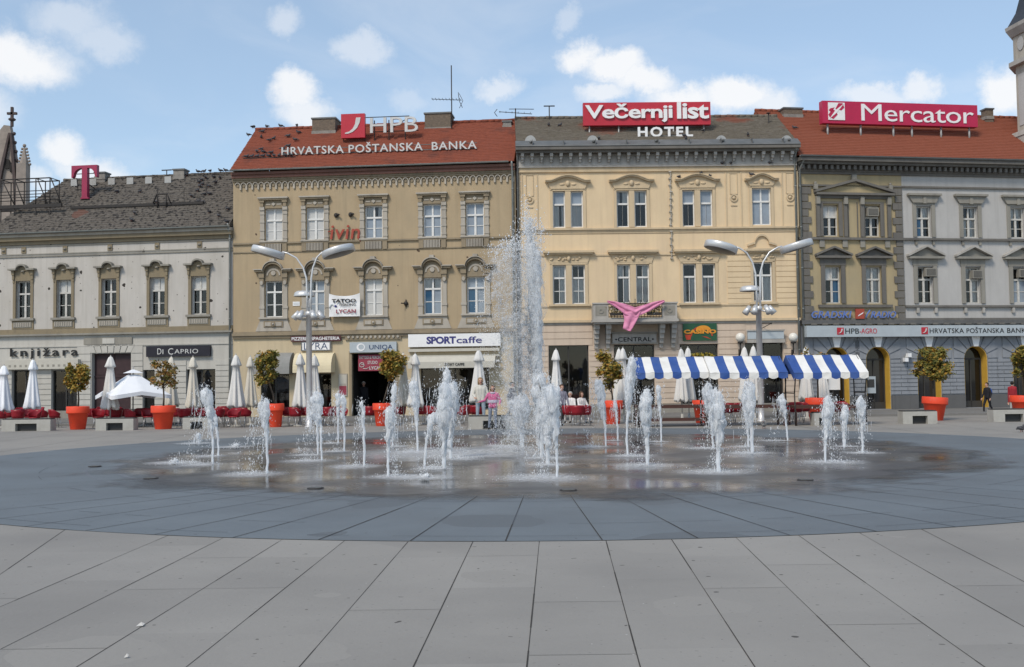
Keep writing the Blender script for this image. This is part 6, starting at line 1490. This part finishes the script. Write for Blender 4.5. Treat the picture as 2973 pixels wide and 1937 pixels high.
# ------------------------------------------------------------------ people
def cap_geo(p0, p1, r0, r1, n=12, m=4):
    """tapered capsule"""
    p0, p1 = Vector(p0), Vector(p1); d = p1-p0; L_ = d.length
    t = d/L_ if L_ > 1e-6 else Vector((0,0,1)); a = t.orthogonal().normalized(); b = t.cross(a); vs = []; 
    rows = [(-math.cos(math.pi/2*k/m)*r0, math.sin(math.pi/2*k/m)*r0, p0) for k in range(1, m+1)]+[(math.sin(math.pi/2*k/m)*r1, math.cos(math.pi/2*k/m)*r1, p1) for k in range(0, m)]
    for h, r, c in rows:
        for j in range(n): th = 2*math.pi*j/n; vs.append(c+t*h+(a*math.cos(th)+b*math.sin(th))*r)
    vs += [p0-t*r0, p1+t*r1]; k = len(rows); fs = [(i*n+j, i*n+(j+1)%n, (i+1)*n+(j+1)%n, (i+1)*n+j) for i in range(k-1) for j in range(n)]
    fs += [(k*n, (j+1)%n, j) for j in range(n)]+[(k*n+1, (k-1)*n+j, (k-1)*n+(j+1)%n) for j in range(n)]
    return vs, fs
def person(label, loc, rz, H, mats, arms, legs, hair='short', lean=(0,0), seated=False, extra=(), voxel=.011, tilt=0.):
    """figure facing -y; arms = ((elbow, hand) left, right) offsets from the shoulder; legs = ((knee, ankle) ...) offsets from the hip"""
    o = thing('person', label, 'person', loc, rz); k = H/1.72; pr = []
    def c(a, b, r0, r1, mi): pr.append((Vector(a), Vector(b), r0, r1, mi))
    hz = .90 if not seated else .55
    lx, ly = lean; sh = Vector((lx, ly, hz+.51)); hip = Vector((0,0,hz))
    # mats: 0 skin 1 top 2 trousers 3 shoes 4 dark(eyes) 5 lips
    for s in (-1, 1):
        c(hip+Vector((s*.085,0,.0)), hip+Vector((s*.06,0,.08)), .095, .1, 2)
        c(hip+Vector((s*.07,0,.09)), sh+Vector((s*.09,0,-.1)), .105, .115, 1); c(hip+Vector((s*.07,-.02,.02)), hip+Vector((s*.07,-.01,.2)), .108, .1, 1)
        c(sh+Vector((s*.05,0,.0)), sh+Vector((s*.17,0,-.03)), .07, .07, 1)
    c(hip+Vector((0,0,.1)), sh+Vector((0,.0,-.08)), .11, .12, 1)
    c(sh, sh+Vector((0,-.015,.11)), .055, .05, 0); c(sh+Vector((0,0,.0)), sh+Vector((0,0,.035)), .075, .066, 1)
    hc = sh+Vector((0,-.02,.21))
    c(hc+Vector((0,.015,.03)), hc+Vector((0,.0,.0)), .088, .085, 0); c(hc+Vector((0,-.02,-.03)), hc+Vector((0,-.035,-.085)), .066, .045, 0)
    c(hc+Vector((0,-.085,.005)), hc+Vector((0,-.105,-.03)), .011, .015, 0)
    for s in (-1, 1): c(hc+Vector((s*.032,-.078,.01)), hc+Vector((s*.036,-.078,.01)), .011, .011, 4); c(hc+Vector((s*.085,.01,.01)), hc+Vector((s*.087,.01,-.02)), .018, .012, 0)
    c(hc+Vector((-.02,-.083,-.06)), hc+Vector((.02,-.083,-.06)), .009, .009, 5)
    for s, (el, ha) in zip((-1, 1), arms):
        S = sh+Vector((s*.18,0,-.03)); E = S+Vector(el); Hd = E+Vector(ha); c(S, E, .06, .05, 1); c(E, Hd, .05, .036, 1)
        d = (Hd-E).normalized(); side = d.cross(Vector((0,0,1)) if abs(d.z) < .85 else Vector((0,1,0))).normalized(); nrm = side.cross(d)
        for q in (-1, 0, 1): c(Hd+side*.02*q, Hd+side*.024*q+d*.085, .018, .017, 0)
        for q, ln in zip((-1.5,-.5,.5,1.5), (.06,.075,.07,.055)):
            b_ = Hd+side*.02*q+d*.09; m_ = b_+d*ln*.55+nrm*.008; c(b_, m_, .009, .0085, 0); c(m_, m_+d*ln*.4+nrm*.022, .0085, .0075, 0)
        b_ = Hd+side*.034+d*.03; c(b_, b_+side*.026+d*.03, .011, .01, 0); c(b_+side*.026+d*.03, b_+side*.03+d*.062, .01, .008, 0)
    for s, (kn, an) in zip((-1, 1), legs):
        T = hip+Vector((s*.095,0,0)); K_ = T+Vector(kn); An = K_+Vector(an); c(T, K_, .092, .062, 2); c(K_, An, .06, .045, 2)
        c(An+Vector((0,.02,-.03)), An+Vector((0,-.13,-.05)), .042, .032, 3)
    for e in extra: c(*e)
    mb = MB()
    for (a, b, r0, r1, mi) in pr: vs, fs = cap_geo(a, b, r0, r1, 10, 3); mb.add(vs, fs, mi)
    tmp = bpy.data.objects.new('tmp', mb.mesh('tmp', [M['skin']])); COL.objects.link(tmp)
    md = tmp.modifiers.new('r', 'REMESH'); md.mode = 'VOXEL'; md.voxel_size = voxel; md.use_smooth_shade = True
    s2 = tmp.modifiers.new('s', 'SMOOTH'); s2.iterations = 1; s2.factor = .4
    bpy.context.view_layer.update()
    me = bpy.data.meshes.new_from_object(tmp.evaluated_get(bpy.context.evaluated_depsgraph_get())); old = tmp.data; bpy.data.objects.remove(tmp); bpy.data.meshes.remove(old)
    me.name = 'body'; me.materials.clear()
    for mm in mats: me.materials.append(mm)
    nf = len(me.polygons); cc = np.empty(nf*3); me.polygons.foreach_get('center', cc); cc = cc.reshape(-1, 3); best = np.full(nf, 1e9); idx = np.zeros(nf, dtype=np.int32)
    for (a, b, r0, r1, mi) in pr:
        a_, b_ = np.array(a), np.array(b); ab = b_-a_; t = np.clip(((cc-a_)@ab)/max(ab@ab, 1e-9), 0, 1); d = np.linalg.norm(cc-a_-t[:,None]*ab, axis=1)-(r0+(r1-r0)*t)
        if mi in (4, 5): d -= .006
        w_ = d < best; best[w_] = d[w_]; idx[w_] = mi
    me.polygons.foreach_set('material_index', idx); me.polygons.foreach_set('use_smooth', [True]*nf)
    b = bpy.data.objects.new('body', me); COL.objects.link(b); b.parent = o
    mb = MB()
    if hair != 'bald':
        mb.ball(hc+Vector((0,.022,.035)), (.1,.105,.098), 14, 9)
        if hair == 'long': mb.ball(hc+Vector((0,.05,-.06)), (.1,.07,.15), 12, 8); mb.ball(hc+Vector((-.075,.0,-.03)), (.03,.06,.11), 8, 6); mb.ball(hc+Vector((.075,.0,-.03)), (.03,.06,.11), 8, 6)
        # clear the face
        mb.v = [(x, max(y, hc.y-.035) if z < hc.z+.06 else y, z) for x, y, z in mb.v]
        mb.build('hair', mats[6], o)
    o.scale = (k, k, k)
    if tilt: o.rotation_euler = (R(tilt), 0, rz)
    return o, hc, sh
cl = lambda n, c_: mat(n, c_, None, 6, .8)
hair_b, hair_d, hair_g, hair_r = cl('hair_brown', (.09,.05,.03)), cl('hair_dark', (.02,.016,.014)), cl('hair_grey', (.4,.39,.37)), cl('hair_blond', (.3,.2,.1))
eye, lip = cl('eye', (.03,.025,.02)), cl('lips', (.35,.12,.1))
shoe_d, shoe_w = cl('shoe_dark', (.02,.018,.016)), cl('shoe_white', (.75,.75,.74))
def pm(top, bot, shoe, hair): return [M['skin'], top, bot, shoe, eye, lip, hair]
jeans, black, pinkj, lilac, cream_j, greyj, whitec, redj, greyt = cl('jeans', (.2,.23,.29)), cl('black_cloth', (.016,.016,.02)), cl('pink_jacket', (.55,.13,.27)), cl('lilac_stripe', (.5,.45,.55)), cl('cream_jacket', (.6,.58,.52)), cl('grey_jacket', (.24,.23,.28)), cl('white_cloth', (.72,.7,.69)), cl('red_jacket', (.3,.02,.03)), cl('grey_trousers', (.42,.41,.4))
stand = (((-.02,0,-.42),(-.01,.03,-.40)), ((.02,0,-.42),(.01,.03,-.40)))
P = ground(1432, 1247)
o, hc, sh = person('girl in pink jacket and grey jeans holding one arm out behind the jets', P, R(-8), (1248-1121)/pxm(P), pm(pinkj, jeans, shoe_d, hair_b), (((-.14,-.02,-.24),(-.2,-.14,-.06)), ((.11,.03,-.25),(.0,-.16,-.13))), (((-.03,-.02,-.42),(-.04,.03,-.40)), ((.0,-.03,-.42),(.02,.02,-.40))), 'long', voxel=.009)
mb = MB(); mb.lathe([(.215,1.05),(.222,1.1),(.218,1.16)], 24, (0,-.005,0), cap=False); mb.v = [(x, y*.68, z) for x, y, z in mb.v]; mb.build('jacket_stripe', lilac, o)
mb = MB(); mb.tube([(.085*math.cos(t*.52), -.01+.08*math.sin(t*.52), 1.43) for t in range(13)], .035, 7); mb.build('scarf', lilac, o)
P = ground(1396, 1236)
person('person in cream jacket half hidden behind a white jet and a parasol', P, R(10), (1236-1098)/pxm(P), pm(cream_j, cl('pale_jeans', (.3,.36,.42)), shoe_d, hair_r), (((-.1,-.02,-.25),(.05,-.18,-.1)), ((.1,-.02,-.25),(-.06,-.18,-.08))), stand, 'long')
P = ground(1487, 1224)
person('person in dark clothes and white shoes walking behind the spray', P, R(70), 1.72, pm(cl('navy_coat', (.03,.03,.06)), black, shoe_w, hair_d), (((-.04,.1,-.26),(0,-.05,-.24)), ((.04,-.12,-.25),(0,-.16,-.2))), (((0,-.2,-.38),(0,.0,-.42)), ((0,.12,-.41),(0,.22,-.34))), 'short')
P = ground(1632, 1236)
person('man with grey jacket and open collar walking just right of the tall jet', P, R(25), (1237-1119)/pxm(P), pm(greyj, cl('dark_trousers', (.06,.055,.06)), shoe_d, hair_b), (((-.05,.08,-.27),(0,-.06,-.24)), ((.06,-.06,-.27),(0,-.1,-.24))), (((0,-.14,-.41),(0,.04,-.42)), ((0,.08,-.42),(0,.14,-.39))), 'short')
seat_arms = (((-.06,-.12,-.24),(.1,-.2,-.02)), ((.06,-.12,-.24),(-.1,-.2,-.02)))
seat_legs = (((-.02,-.42,-.02),(0,.0,-.42)), ((.02,-.42,-.02),(0,.0,-.42)))
P = ground(1657, 1229); person('woman in white with fair hair sitting at the red chairs, left of the two', P, R(-20), 1.62, pm(whitec, greyt, shoe_d, hair_g), seat_arms, seat_legs, 'short', seated=True)
P = ground(1689, 1229); person('woman in white with brown hair sitting at the red chairs, right of the two', P, R(35), 1.62, pm(whitec, greyt, shoe_d, hair_b), seat_arms, seat_legs, 'long', seated=True)
P = ground(2868, 1201)
o, hc, sh = person('man in black with a blue backpack walking left past the arches', P, R(-72), (1202-1113)/pxm(P), pm(black, black, shoe_d, hair_d), (((-.06,-.04,-.27),(0,-.12,-.23)), ((.06,.06,-.27),(0,-.08,-.24))), (((0,-.16,-.4),(0,-.02,-.42)), ((0,.1,-.42),(0,.2,-.36))), 'short', lean=(0,0))
mb = MB(); mb.ball((0,.17,1.2), (.17,.13,.24), 12, 8); bp_ = mb.build('backpack', cl('blue_bag', (.03,.08,.32)), o)
P = ground(2941, 1196)
person('person in a red jacket and pale trousers behind the pot at the right edge', P, R(150), (1197-1110)/pxm(P), pm(redj, greyt, shoe_w, hair_d), stand, (((0,-.02,-.42),(0,.03,-.40)), ((0,-.04,-.42),(0,.02,-.40))), 'short')
Pd = B.world(B.U(1056, 1150, 1.5), 1.5, .1)
person('person in black standing in the dark passage', Pd, R(5), 1.75, pm(black, black, shoe_d, hair_g), stand, (((0,-.02,-.42),(0,.03,-.40)), ((0,-.02,-.42),(0,.03,-.40))), 'short', voxel=.013)
Pd = A.world(A.U(590, 1120, .8), .8, .42)
person('person standing inside the shop window under the dark sign board', Pd, R(20), 1.7, pm(greyj, black, shoe_d, hair_g), stand, (((0,-.02,-.42),(0,.03,-.40)), ((0,-.02,-.42),(0,.03,-.40))), 'short', voxel=.013)

# ------------------------------------------------------------------ pigeons
def pigeon_mesh(m):
    mb = MB(); mb.ball((0,0,.13), (.07,.14,.075), 10, 7); mb.ball((0,-.12,.22), (.038,.045,.042), 8, 6); mb.tube([(0,-.08,.16),(0,-.115,.21)], [.05,.034], 8); mb.tube([(0,.1,.12),(0,.26,.09)], [.045,.02], 6)
    mb.tube([(0,-.16,.22),(0,-.19,.212)], [.012,.004], 5, 1)
    for s in (-1, 1): mb.tube([(s*.03,0,.08),(s*.03,-.01,0)], .009, 5, 1); mb.ball((s*.062,.03,.14), (.022,.13,.05), 8, 5)
    return mb.mesh('pigeon', [M[m], M['lip'] if 'lip' in M else lip])
pgm, pgl = pigeon_mesh('pigeon'), pigeon_mesh('pigeon_pale'); rr = random.Random(12)
def bird(P, label, group, me=None, sc_=.85):
    o = bpy.data.objects.new('pigeon', me or pgm); COL.objects.link(o); o.location = P; o.rotation_euler = (0,0,rr.uniform(0,6.28)); o.scale = (sc_,)*3; tag(o, label, 'pigeon', group)
def on_roof(fr, px, py, ze, zr, d, over):
    """where a bearing meets the tiled slope"""
    dr = ray(px, py); n_ = Vector((0,0,1))*(d+over)-fr.n*(zr-ze); p0 = fr.world(0, -over, ze+.05); t = (p0-EYEV).dot(n_)/dr.dot(n_); return EYEV+dr*t
for _ in range(26):
    px, py = rr.choice([(rr.uniform(520,668), rr.uniform(520,600)), (rr.uniform(330,668), rr.uniform(560,650)), (rr.uniform(540,668), rr.uniform(510,560))]); bird(on_roof(A, px, py, zA_g+.03, zrA, dA, .45), 'dark pigeon resting on the grey tiled roof of the white townhouse', 'pigeons on the townhouse roof')
for px in (575,592,610,640,655): u, z = A.uz(px, 512-(px-575)*.03, dA); bird(A.world(u, dA, zrA+.12), 'dark pigeon standing on the ridge of the grey townhouse roof', 'pigeons on the townhouse ridge')
zrB = B.Z(366, 1085, dB)
for _ in range(16): bird(on_roof(B, rr.uniform(725,870)+rr.uniform(-8,8), rr.uniform(385,455), zB_g+.05, zrB, dB, .45), 'dark pigeon on the left end of the red bank roof', 'pigeons on the red bank roof')
for k in range(9): u, z = B.uz(715+k*16, 470, .5); bird(B.world(u, .5, B.Z(477,708,.5)+.32), 'dark pigeon perched on the black snow fence of the red roof', 'pigeons on the snow fence')
for (px, py) in ((733,371),(738,366),(775,375),(815,378),(862,376)): u, z = B.uz(px, 371, dB); bird(B.world(u, dB, zrB+.1), 'dark pigeon on the ridge at the left of the red bank roof', 'pigeons on the bank ridge')
for (px, lb) in ((2097,'pigeon on the hotel cornice band, leftmost of three'), (2123,'pigeon on the hotel cornice band, middle of three'), (2235,'pigeon on the hotel cornice band, far right of three')): u, z = C.uz(px, 482, -.2); bird(C.world(u, -.14, lvC(482)), lb, 'pigeons on the hotel front')
for (px, lb) in ((1972,'pigeon at the left end of the third upper hotel window hood'), (2037,'pigeon on top of the third upper hotel window hood'), (2062,'pigeon at the right end of the third upper hotel window hood'), (2183,'pigeon on the hood of the single upper hotel window')):
    u, z = C.uz(px, 522, -.2); bird(C.world(u, -.15, lvC({1972:521,2037:511,2062:519,2183:516}[px])), lb, 'pigeons on the hotel front')
for k in range(8): bird(on_roof(C, rr.uniform(1530,2280), rr.uniform(365,410), zC_g+.3, C.Z(342,1900,dC), dC, .1), 'dark pigeon resting on the mossy hotel roof', 'pigeons on the hotel roof')
bird(on_roof(D, 2307, 376, zD_g+.05, D.Z(335,2640,5.2), 5.2, .6), 'single dark pigeon on the clean red roof left of the crimson sign', 'lone pigeons')
bird(ground(2218, 1245), 'grey and white pigeon walking on the paving before the stalls', 'lone pigeons', pgl, 1.15)
bird(ground(2966, 1255), 'dark pigeon on the paving at the right picture edge', 'lone pigeons', pgm, .95)

# ------------------------------------------------------------------ drains and litter
for (px, py, lb) in ((275,1357,'small round drain cover far left in the fountain'), (438,1392,'round drain cover left of the first front jet'), (916,1421,'round drain cover nearest the camera, left of centre'), (1650,1427,'round drain cover nearest the camera, right of the centre jets'), (2338,1397,'round drain cover right, before the last jets')):
    P = ground(px, py); o = thing('drain_cover', lb, 'drain cover', (P.x, P.y, .016), 0, 'round drains in the fountain floor'); mb = MB(); mb.lathe([(.14,0),(.135,.012),(.001,.013)], 20, cap=False); mb.build('rim', M['dark_iron'], o); mb = MB()
    for k in range(5): mb.box(-.095, .095, -.1+k*.045, -.08+k*.045, .0135, .018)
    mb.build('grille', M['zinc_dark'], o)
for (px, py, s, lb) in ((408,1820,.028,'white scrap of paper on a paving joint at lower left'), (367,1912,.014,'small white scrap near the bottom left of the paving')):
    P = ground(px, py); mb = MB(); mb.add([(-s,-s*.5,.006),(s*.8,-s*.7,.012),(s,s*.4,.02),(0,s*.6,.03),(-s*.9,s*.5,.012)], [(0,1,2,3,4)]); o = mb.build('paper_scrap', M['paper'], None); o.location = P; md = o.modifiers.new('s', 'SOLIDIFY'); md.thickness = .003; tag(o, lb, 'litter')

# ------------------------------------------------------------------ the fountain
SPL = {}
def splash_mat(r):
    k = round(r, 1)
    if k not in SPL: SPL[k] = foam('splash_foam', .22, .62, 7, (1,1,1), radial=k)
    return SPL[k]
def jet(label, bx, by, tx, ty, fw=30, foamy=.5, drops=260, lean=-1., spl=.55, seed=0, base_r=.027):
    """a jet: smooth stream, foaming head, falling beads and a froth patch where they land"""
    spl *= 1.2; P = ground(bx, by, .015); s = pxm(P); H = (by-ty)/s; off = (tx-bx)/s; W = fw/s/2; rr = random.Random(seed*7+1)
    o = thing('water_jet', label, 'water jet', P, 0, 'fountain jets')
    def cx(t): return off*t**2.2
    sd = rr.uniform(0, 99)
    if foamy > .7: base_r = .045
    # stream
    mb = MB(); n = 34; path = []; rad = []
    for k in range(n+1):
        t = k/n*.9; path.append((cx(t)+.012*noise.noise((sd, t*9, 0))*(1+2*t), .012*noise.noise((sd, t*9, 7)), H*t)); rad.append(base_r*(.8+.45*t)*(1+.35*noise.noise((sd, t*22, 3))))
    mb.tube(path, rad, 9); mb.build('stream', M['stream'], o)
    # foaming head: ragged plumes of different height, drawn out into streaks
    mb = MB(); npl = rr.choice((2,3,3,4)) if foamy > .3 else 2
    for q in range(npl):
        t0 = (1-foamy)*rr.uniform(.7,1.05); t1 = (1.0 if q == 0 else rr.uniform(.66,.97)); dx = 0 if q == 0 else rr.uniform(-.55,.55)*W+lean*W*.4; dy = 0 if q == 0 else rr.uniform(-.5,.5)*W
        path = []; rad = []; m_ = 30; wq = (rr.uniform(.48,.66) if q == 0 else rr.uniform(.25,.45)); pk = rr.uniform(.55,.72)
        for k in range(m_+1):
            u = k/m_; t = t0+(t1-t0)*u; path.append((cx(t)+dx*u**1.5+.03*noise.noise((sd+q, t*8, 1)), dy*u+.03*noise.noise((sd+q, t*8, 5)), H*t))
            rad.append(max(.006, W*wq*(.14+.86*math.sin(min(1, u*1.02)*math.pi*pk)**1.7)*(1 if u < .86 else math.sqrt(max(0, 1-((u-.86)/.14)**2)))*(1+.4*noise.noise((sd+q*3, t*11, 2)))))
        st = len(mb.v); mb.tube(path, rad, 14)
        for i in range(st, len(mb.v)):
            x, y, z = mb.v[i]; nv = noise.noise_vector((x*15+sd, y*15, z*5)); nw = noise.noise_vector((x*40, y*40+sd, z*9)); mb.v[i] = (x+(nv.x*.5+nw.x*.3)*W*.45, y+(nv.y*.5+nw.y*.3)*W*.45, z+nv.z*W*.7)
    # thin threads of water falling back
    for _ in range(int(6+drops*.05)):
        ux = lean*W*rr.uniform(-.5,1.9)+rr.gauss(0,W*.45); zt_ = H*rr.uniform(.45,.98); ln_ = rr.uniform(.08,.34); yy = rr.gauss(0,W*.5); x_ = cx(zt_/H)+ux; b0 = rr.uniform(.003,.008)
        mb.tube([(x_,yy,zt_),(x_+lean*.012+rr.gauss(0,.008),yy,zt_-ln_*.5),(x_+lean*.02+rr.gauss(0,.012),yy,zt_-ln_)], [b0*.5,b0,b0*.35], 5)
    mb.build('foam', M['foam'], o)
    # beads
    mb = MB(); drops = int(drops*1.7)
    for _ in range(drops):
        if rr.random() < .5:
            t = min(1.05, rr.betavariate(3.2, 1.5)*1.06); a = rr.uniform(0, 6.28); r_ = abs(rr.gauss(0, 1))*W*(.25+.65*t); p = (cx(min(t,1))+r_*math.cos(a)+lean*W*.25*t, r_*math.sin(a), H*t)
        else:
            u = rr.random(); z = H*(1-u**1.3); fall = 1-z/H; p = (off+lean*W*(.3+2.4*fall)*rr.uniform(.1,1.2)+rr.gauss(0, W*.4), rr.gauss(0, W*.8), z)
        q = rr.random(); sz = .0028+.0085*q**3
        mb.octa(p, sz, sz*rr.uniform(1.2,4.))
        if q > .9:
            for j in range(4): mb.octa((p[0]+rr.gauss(0,.02), p[1]+rr.gauss(0,.02), p[2]+rr.gauss(0,.06)), sz*.5, sz*1.4)
    # crown of the splash
    cxx = off*.6+lean*W*1.6
    for _ in range(int(drops*.4)):
        a = rr.uniform(0, 6.28); r_ = spl*abs(rr.gauss(0, .42)); z = abs(rr.gauss(0, .05)); sz = rr.uniform(.003,.008); mb.octa((cxx+r_*math.cos(a), r_*math.sin(a)*.8, z+.005), sz, sz*1.2)
    tag(mb.build('spray', M['drop'], o), kind='stuff')
    if spl > 0:
        mb = MB(); n = 36; vs = [(0,0,.0)]
        for j in range(n): a = 2*math.pi*j/n; r_ = spl*(1+.3*noise.noise((math.cos(a)*2, math.sin(a)*2, sd))); vs.append((r_*math.cos(a), r_*math.sin(a), 0))
        mb.add(vs, [(0, 1+j, 1+(j+1)%n) for j in range(n)]); e = mb.build('splash', splash_mat(spl), o); e.location = (cxx, 0, .012+.0007*seed)
    return o
JETS = [
 ('leftmost jet, its crest torn to the left in loose beads', 618,1349, 598,1128, 46,.42,420,-1.1,.6),
 ('thin jet just right of the torn leftmost jet', 634,1325, 615,1178, 24,.4,140,-.8,.45),
 ('jet in front of the third orange pot, narrow stem and ragged left side', 776,1377, 770,1160, 40,.42,380,-1.3,.65),
 ('left of the paired jets just right of the left lamp post', 923,1322, 912,1152, 34,.5,220,-.9,.5),
 ('right of the paired jets just right of the left lamp post', 934,1339, 919,1136, 40,.5,300,-1.,.6),
 ('thin misty jet left of the dark passage', 982,1288, 982,1140, 26,.45,260,-1.1,.45),
 ('thin jet with broken crest beside the misty one, left of the passage', 1000,1312, 996,1145, 24,.35,240,-1.,.4),
 ('single jet with hooked white crest before the dark passage', 1058,1355, 1053,1164, 24,.3,200,-1.2,.55),
 ('front jet before the golden tree, with a low splash at its foot', 1127,1386, 1133,1182, 44,.62,380,.5,.55),
 ('dark-edged scattered jet behind, under the golden tree', 1140,1298, 1146,1115, 30,.35,420,.3,.4),
 ('jet overlapping the closed parasol right of the golden tree', 1213,1315, 1202,1103, 42,.55,320,-.4,.5),
 ('short jet bending right, left of the wide double column', 1233,1359, 1266,1196, 34,.4,170,.6,.35),
 ('left stem of the wide white double column', 1289,1363, 1296,1114, 62,.8,480,-.8,.45),
 ('right stem of the wide white double column', 1308,1336, 1317,1114, 66,.85,480,.4,.5),
 ('tall thin beaded jet rising behind the wide double column', 1300,1318, 1300,1066, 34,.45,420,-.7,0),
 ('low leftmost jet of the central cluster', 1512,1296, 1499,1157, 54,.6,380,-1.1,.6),
 ('second jet of the central cluster, rounded white crest', 1518,1300, 1521,1145, 60,.75,380,-.6,.55),
 ('broad white jet directly before the tallest one', 1573,1332, 1569,1085, 84,.9,600,.1,.6),
 ('jet close right of the tallest one, thick white stem', 1590,1352, 1588,1150, 60,.85,380,.1,.5),
 ('front jet of the central cluster, thin stem and broad head', 1618,1389, 1606,1114, 70,.68,460,-.6,.85),
 ('jet veiling the orange pot left of the stalls', 1759,1299, 1738,1103, 46,.6,360,-.8,.6),
 ('very thin jet between the veiled pot and the stalls', 1794,1282, 1786,1160, 16,.3,120,-.8,.3),
 ('tall jet at the left end of the striped stalls', 1821,1327, 1841,1038, 46,.65,460,.0,.55),
 ('round-headed jet under the left stall', 1880,1354, 1882,1130, 56,.8,340,-.3,.65),
 ('slender jet behind, under the left stall', 1920,1285, 1913,1120, 22,.45,180,-.5,.45),
 ('rear one of the two jets before the orange pot under the stall', 2070,1304, 2060,1113, 46,.7,380,-.5,.6),
 ('front one of the two jets before the orange pot under the stall', 2086,1374, 2088,1132, 72,.8,460,-.2,.75),
 ('double-stemmed jet at the foot of the right lamp post, left stem', 2172,1300, 2170,1118, 36,.7,240,-.3,.5),
 ('double-stemmed jet at the foot of the right lamp post, right stem', 2184,1319, 2177,1107, 58,.78,360,-.2,.6),
 ('small jet with forked crest between the middle and right stalls', 2286,1282, 2267,1146, 32,.4,200,-.9,.5),
 ('left of the three rightmost jets, nearest the camera', 2396,1346, 2414,1157, 50,.65,480,.2,.7),
 ('middle and shortest of the three rightmost jets', 2451,1300, 2455,1177, 32,.8,200,.2,.4),
 ('rightmost jet of the fountain', 2505,1319, 2501,1157, 44,.6,340,.1,.5)]
for k, (lb, bx, by, tx, ty, fw, fo, dr, ln, sp) in enumerate(JETS): jet(lb, bx, by, tx, ty, fw, fo, dr, ln, sp, k+1)
# the tall jet
P = Vector((CEN.x-.05, CEN.y, .015)); s = pxm(P); H = (1318-575)/s
o = thing('water_jet', 'tallest jet at the centre, a white column with spray drifting left', 'water jet', P, 0, 'fountain jets'); rr = random.Random(77)
mb = MB()
def colu(x0, xt, h0, h1, r0, r1, sd, n=90, m_=18, amp=1.):
    path = []; rad = []
    for k in range(n+1):
        u = k/n; t = h0+(h1-h0)*u; path.append((x0+(xt-x0)*u+.05*noise.noise((sd, t*3, 0)), .06*noise.noise((sd, t*3, 9)), t)); rad.append((r0+(r1-r0)*math.sin(u*math.pi*.55))*(1+.35*noise.noise((sd, t*5, 4)))*(1 if u < .9 else max(.05, math.sqrt(1-((u-.9)/.1)**2))))
    st = len(mb.v); mb.tube(path, rad, m_)
    for i in range(st, len(mb.v)):
        x, y, z = mb.v[i]; nv = noise.noise_vector((x*5+sd, y*5, z*3.5)); nw = noise.noise_vector((x*16, y*16+sd, z*11)); mb.v[i] = (x+(nv.x*.09+nw.x*.06)*amp, y+(nv.y*.09+nw.y*.06)*amp, z+nv.z*.1)
colu(.02, -.12, 0, H*.84, .04, .12, 1., amp=.7); colu(-.05, -.2, H*.45, H*.9, .03, .06, 9., amp=.8); colu(.03, .02, H*.15, H*.8, .05, .1, 15., amp=.7)
mb.build('stream', M['column'], o)
mb = MB(); colu(-.04, -.12, H*.08, H*.83, .06, .2, 30., amp=1.); colu(.04, .0, H*.2, H*.82, .05, .2, 33., amp=1.); colu(-.3, -.75, H*.25, H*.78, .12, .4, 41., amp=2.4); colu(-.55, -.5, H*.05, H*.55, .15, .35, 57., amp=2.2); mb.build('mist', M['mist'], o)
mb = MB()
for _ in range(15000):                                   # dense beads of the column
    t = rr.betavariate(1.5, 1.15); r_ = abs(rr.gauss(0, .095))*(.25+1.05*t); a = rr.uniform(0, 6.28); q = rr.random(); sz = .0025+.007*q**3; mb.octa((-.13*t+r_*math.cos(a), r_*math.sin(a), H*.93*t), sz, sz*rr.uniform(1.2,4))
for _ in range(2200):                                    # torn crest
    cx_, cz_, sx_, sz_ = rr.choice([(-.24,.93,.05,.05),(-.1,.87,.14,.05),(.08,.86,.09,.04),(-.42,.84,.14,.03),(-.62,.82,.12,.02),(-.8,.80,.16,.02),(-.3,.78,.22,.05)]); q = rr.random(); sz = .004+.013*q**3; mb.octa((cx_+rr.gauss(0,sx_), rr.gauss(0,.15), H*(cz_+rr.gauss(0,sz_))), sz, sz*rr.uniform(1,2.5))
for _ in range(17000):                                   # drifting spray on the left
    u = rr.random(); z = H*.82*(1-u**1.15); w = .45+.55*(1-abs(z/H-.5)*1.1); x = -abs(rr.betavariate(1.15, 1.9))*1.6*w-.03+rr.gauss(0,.05); q = rr.random(); sz = .003+.007*q**3; mb.octa((x, rr.gauss(0,.35), max(.02, z)), sz, sz*rr.uniform(1,2))
tag(mb.build('spray', M['drop'], o), kind='stuff')
mb = MB(); n = 48; vs = [(0,0,0)]
for j in range(n): a = 2*math.pi*j/n; r_ = 2.9*(1+.3*noise.noise((math.cos(a)*2, math.sin(a)*2, 5))); vs.append((r_*math.cos(a), r_*math.sin(a)*.75, 0))
mb.add(vs, [(0, 1+j, 1+(j+1)%n) for j in range(n)]); e = mb.build('splash', splash_mat(3.), o); e.location = (-1.9, .1, .05)
# small spurts
for k, (bx, by, h, lb) in enumerate(((578,1292,30,'low curled spurt of water left of the leftmost jet'), (512,1350,14,'flat splash of falling water at the left of the fountain'), (690,1303,12,'flat thin splash behind, left of the third pot'), (1240,1395,16,'low bubbling spurt at the front, centre left'))):
    jet(lb, bx, by, bx-3, by-h, 22, .7, 130, -.6, .55, 60+k, .03)
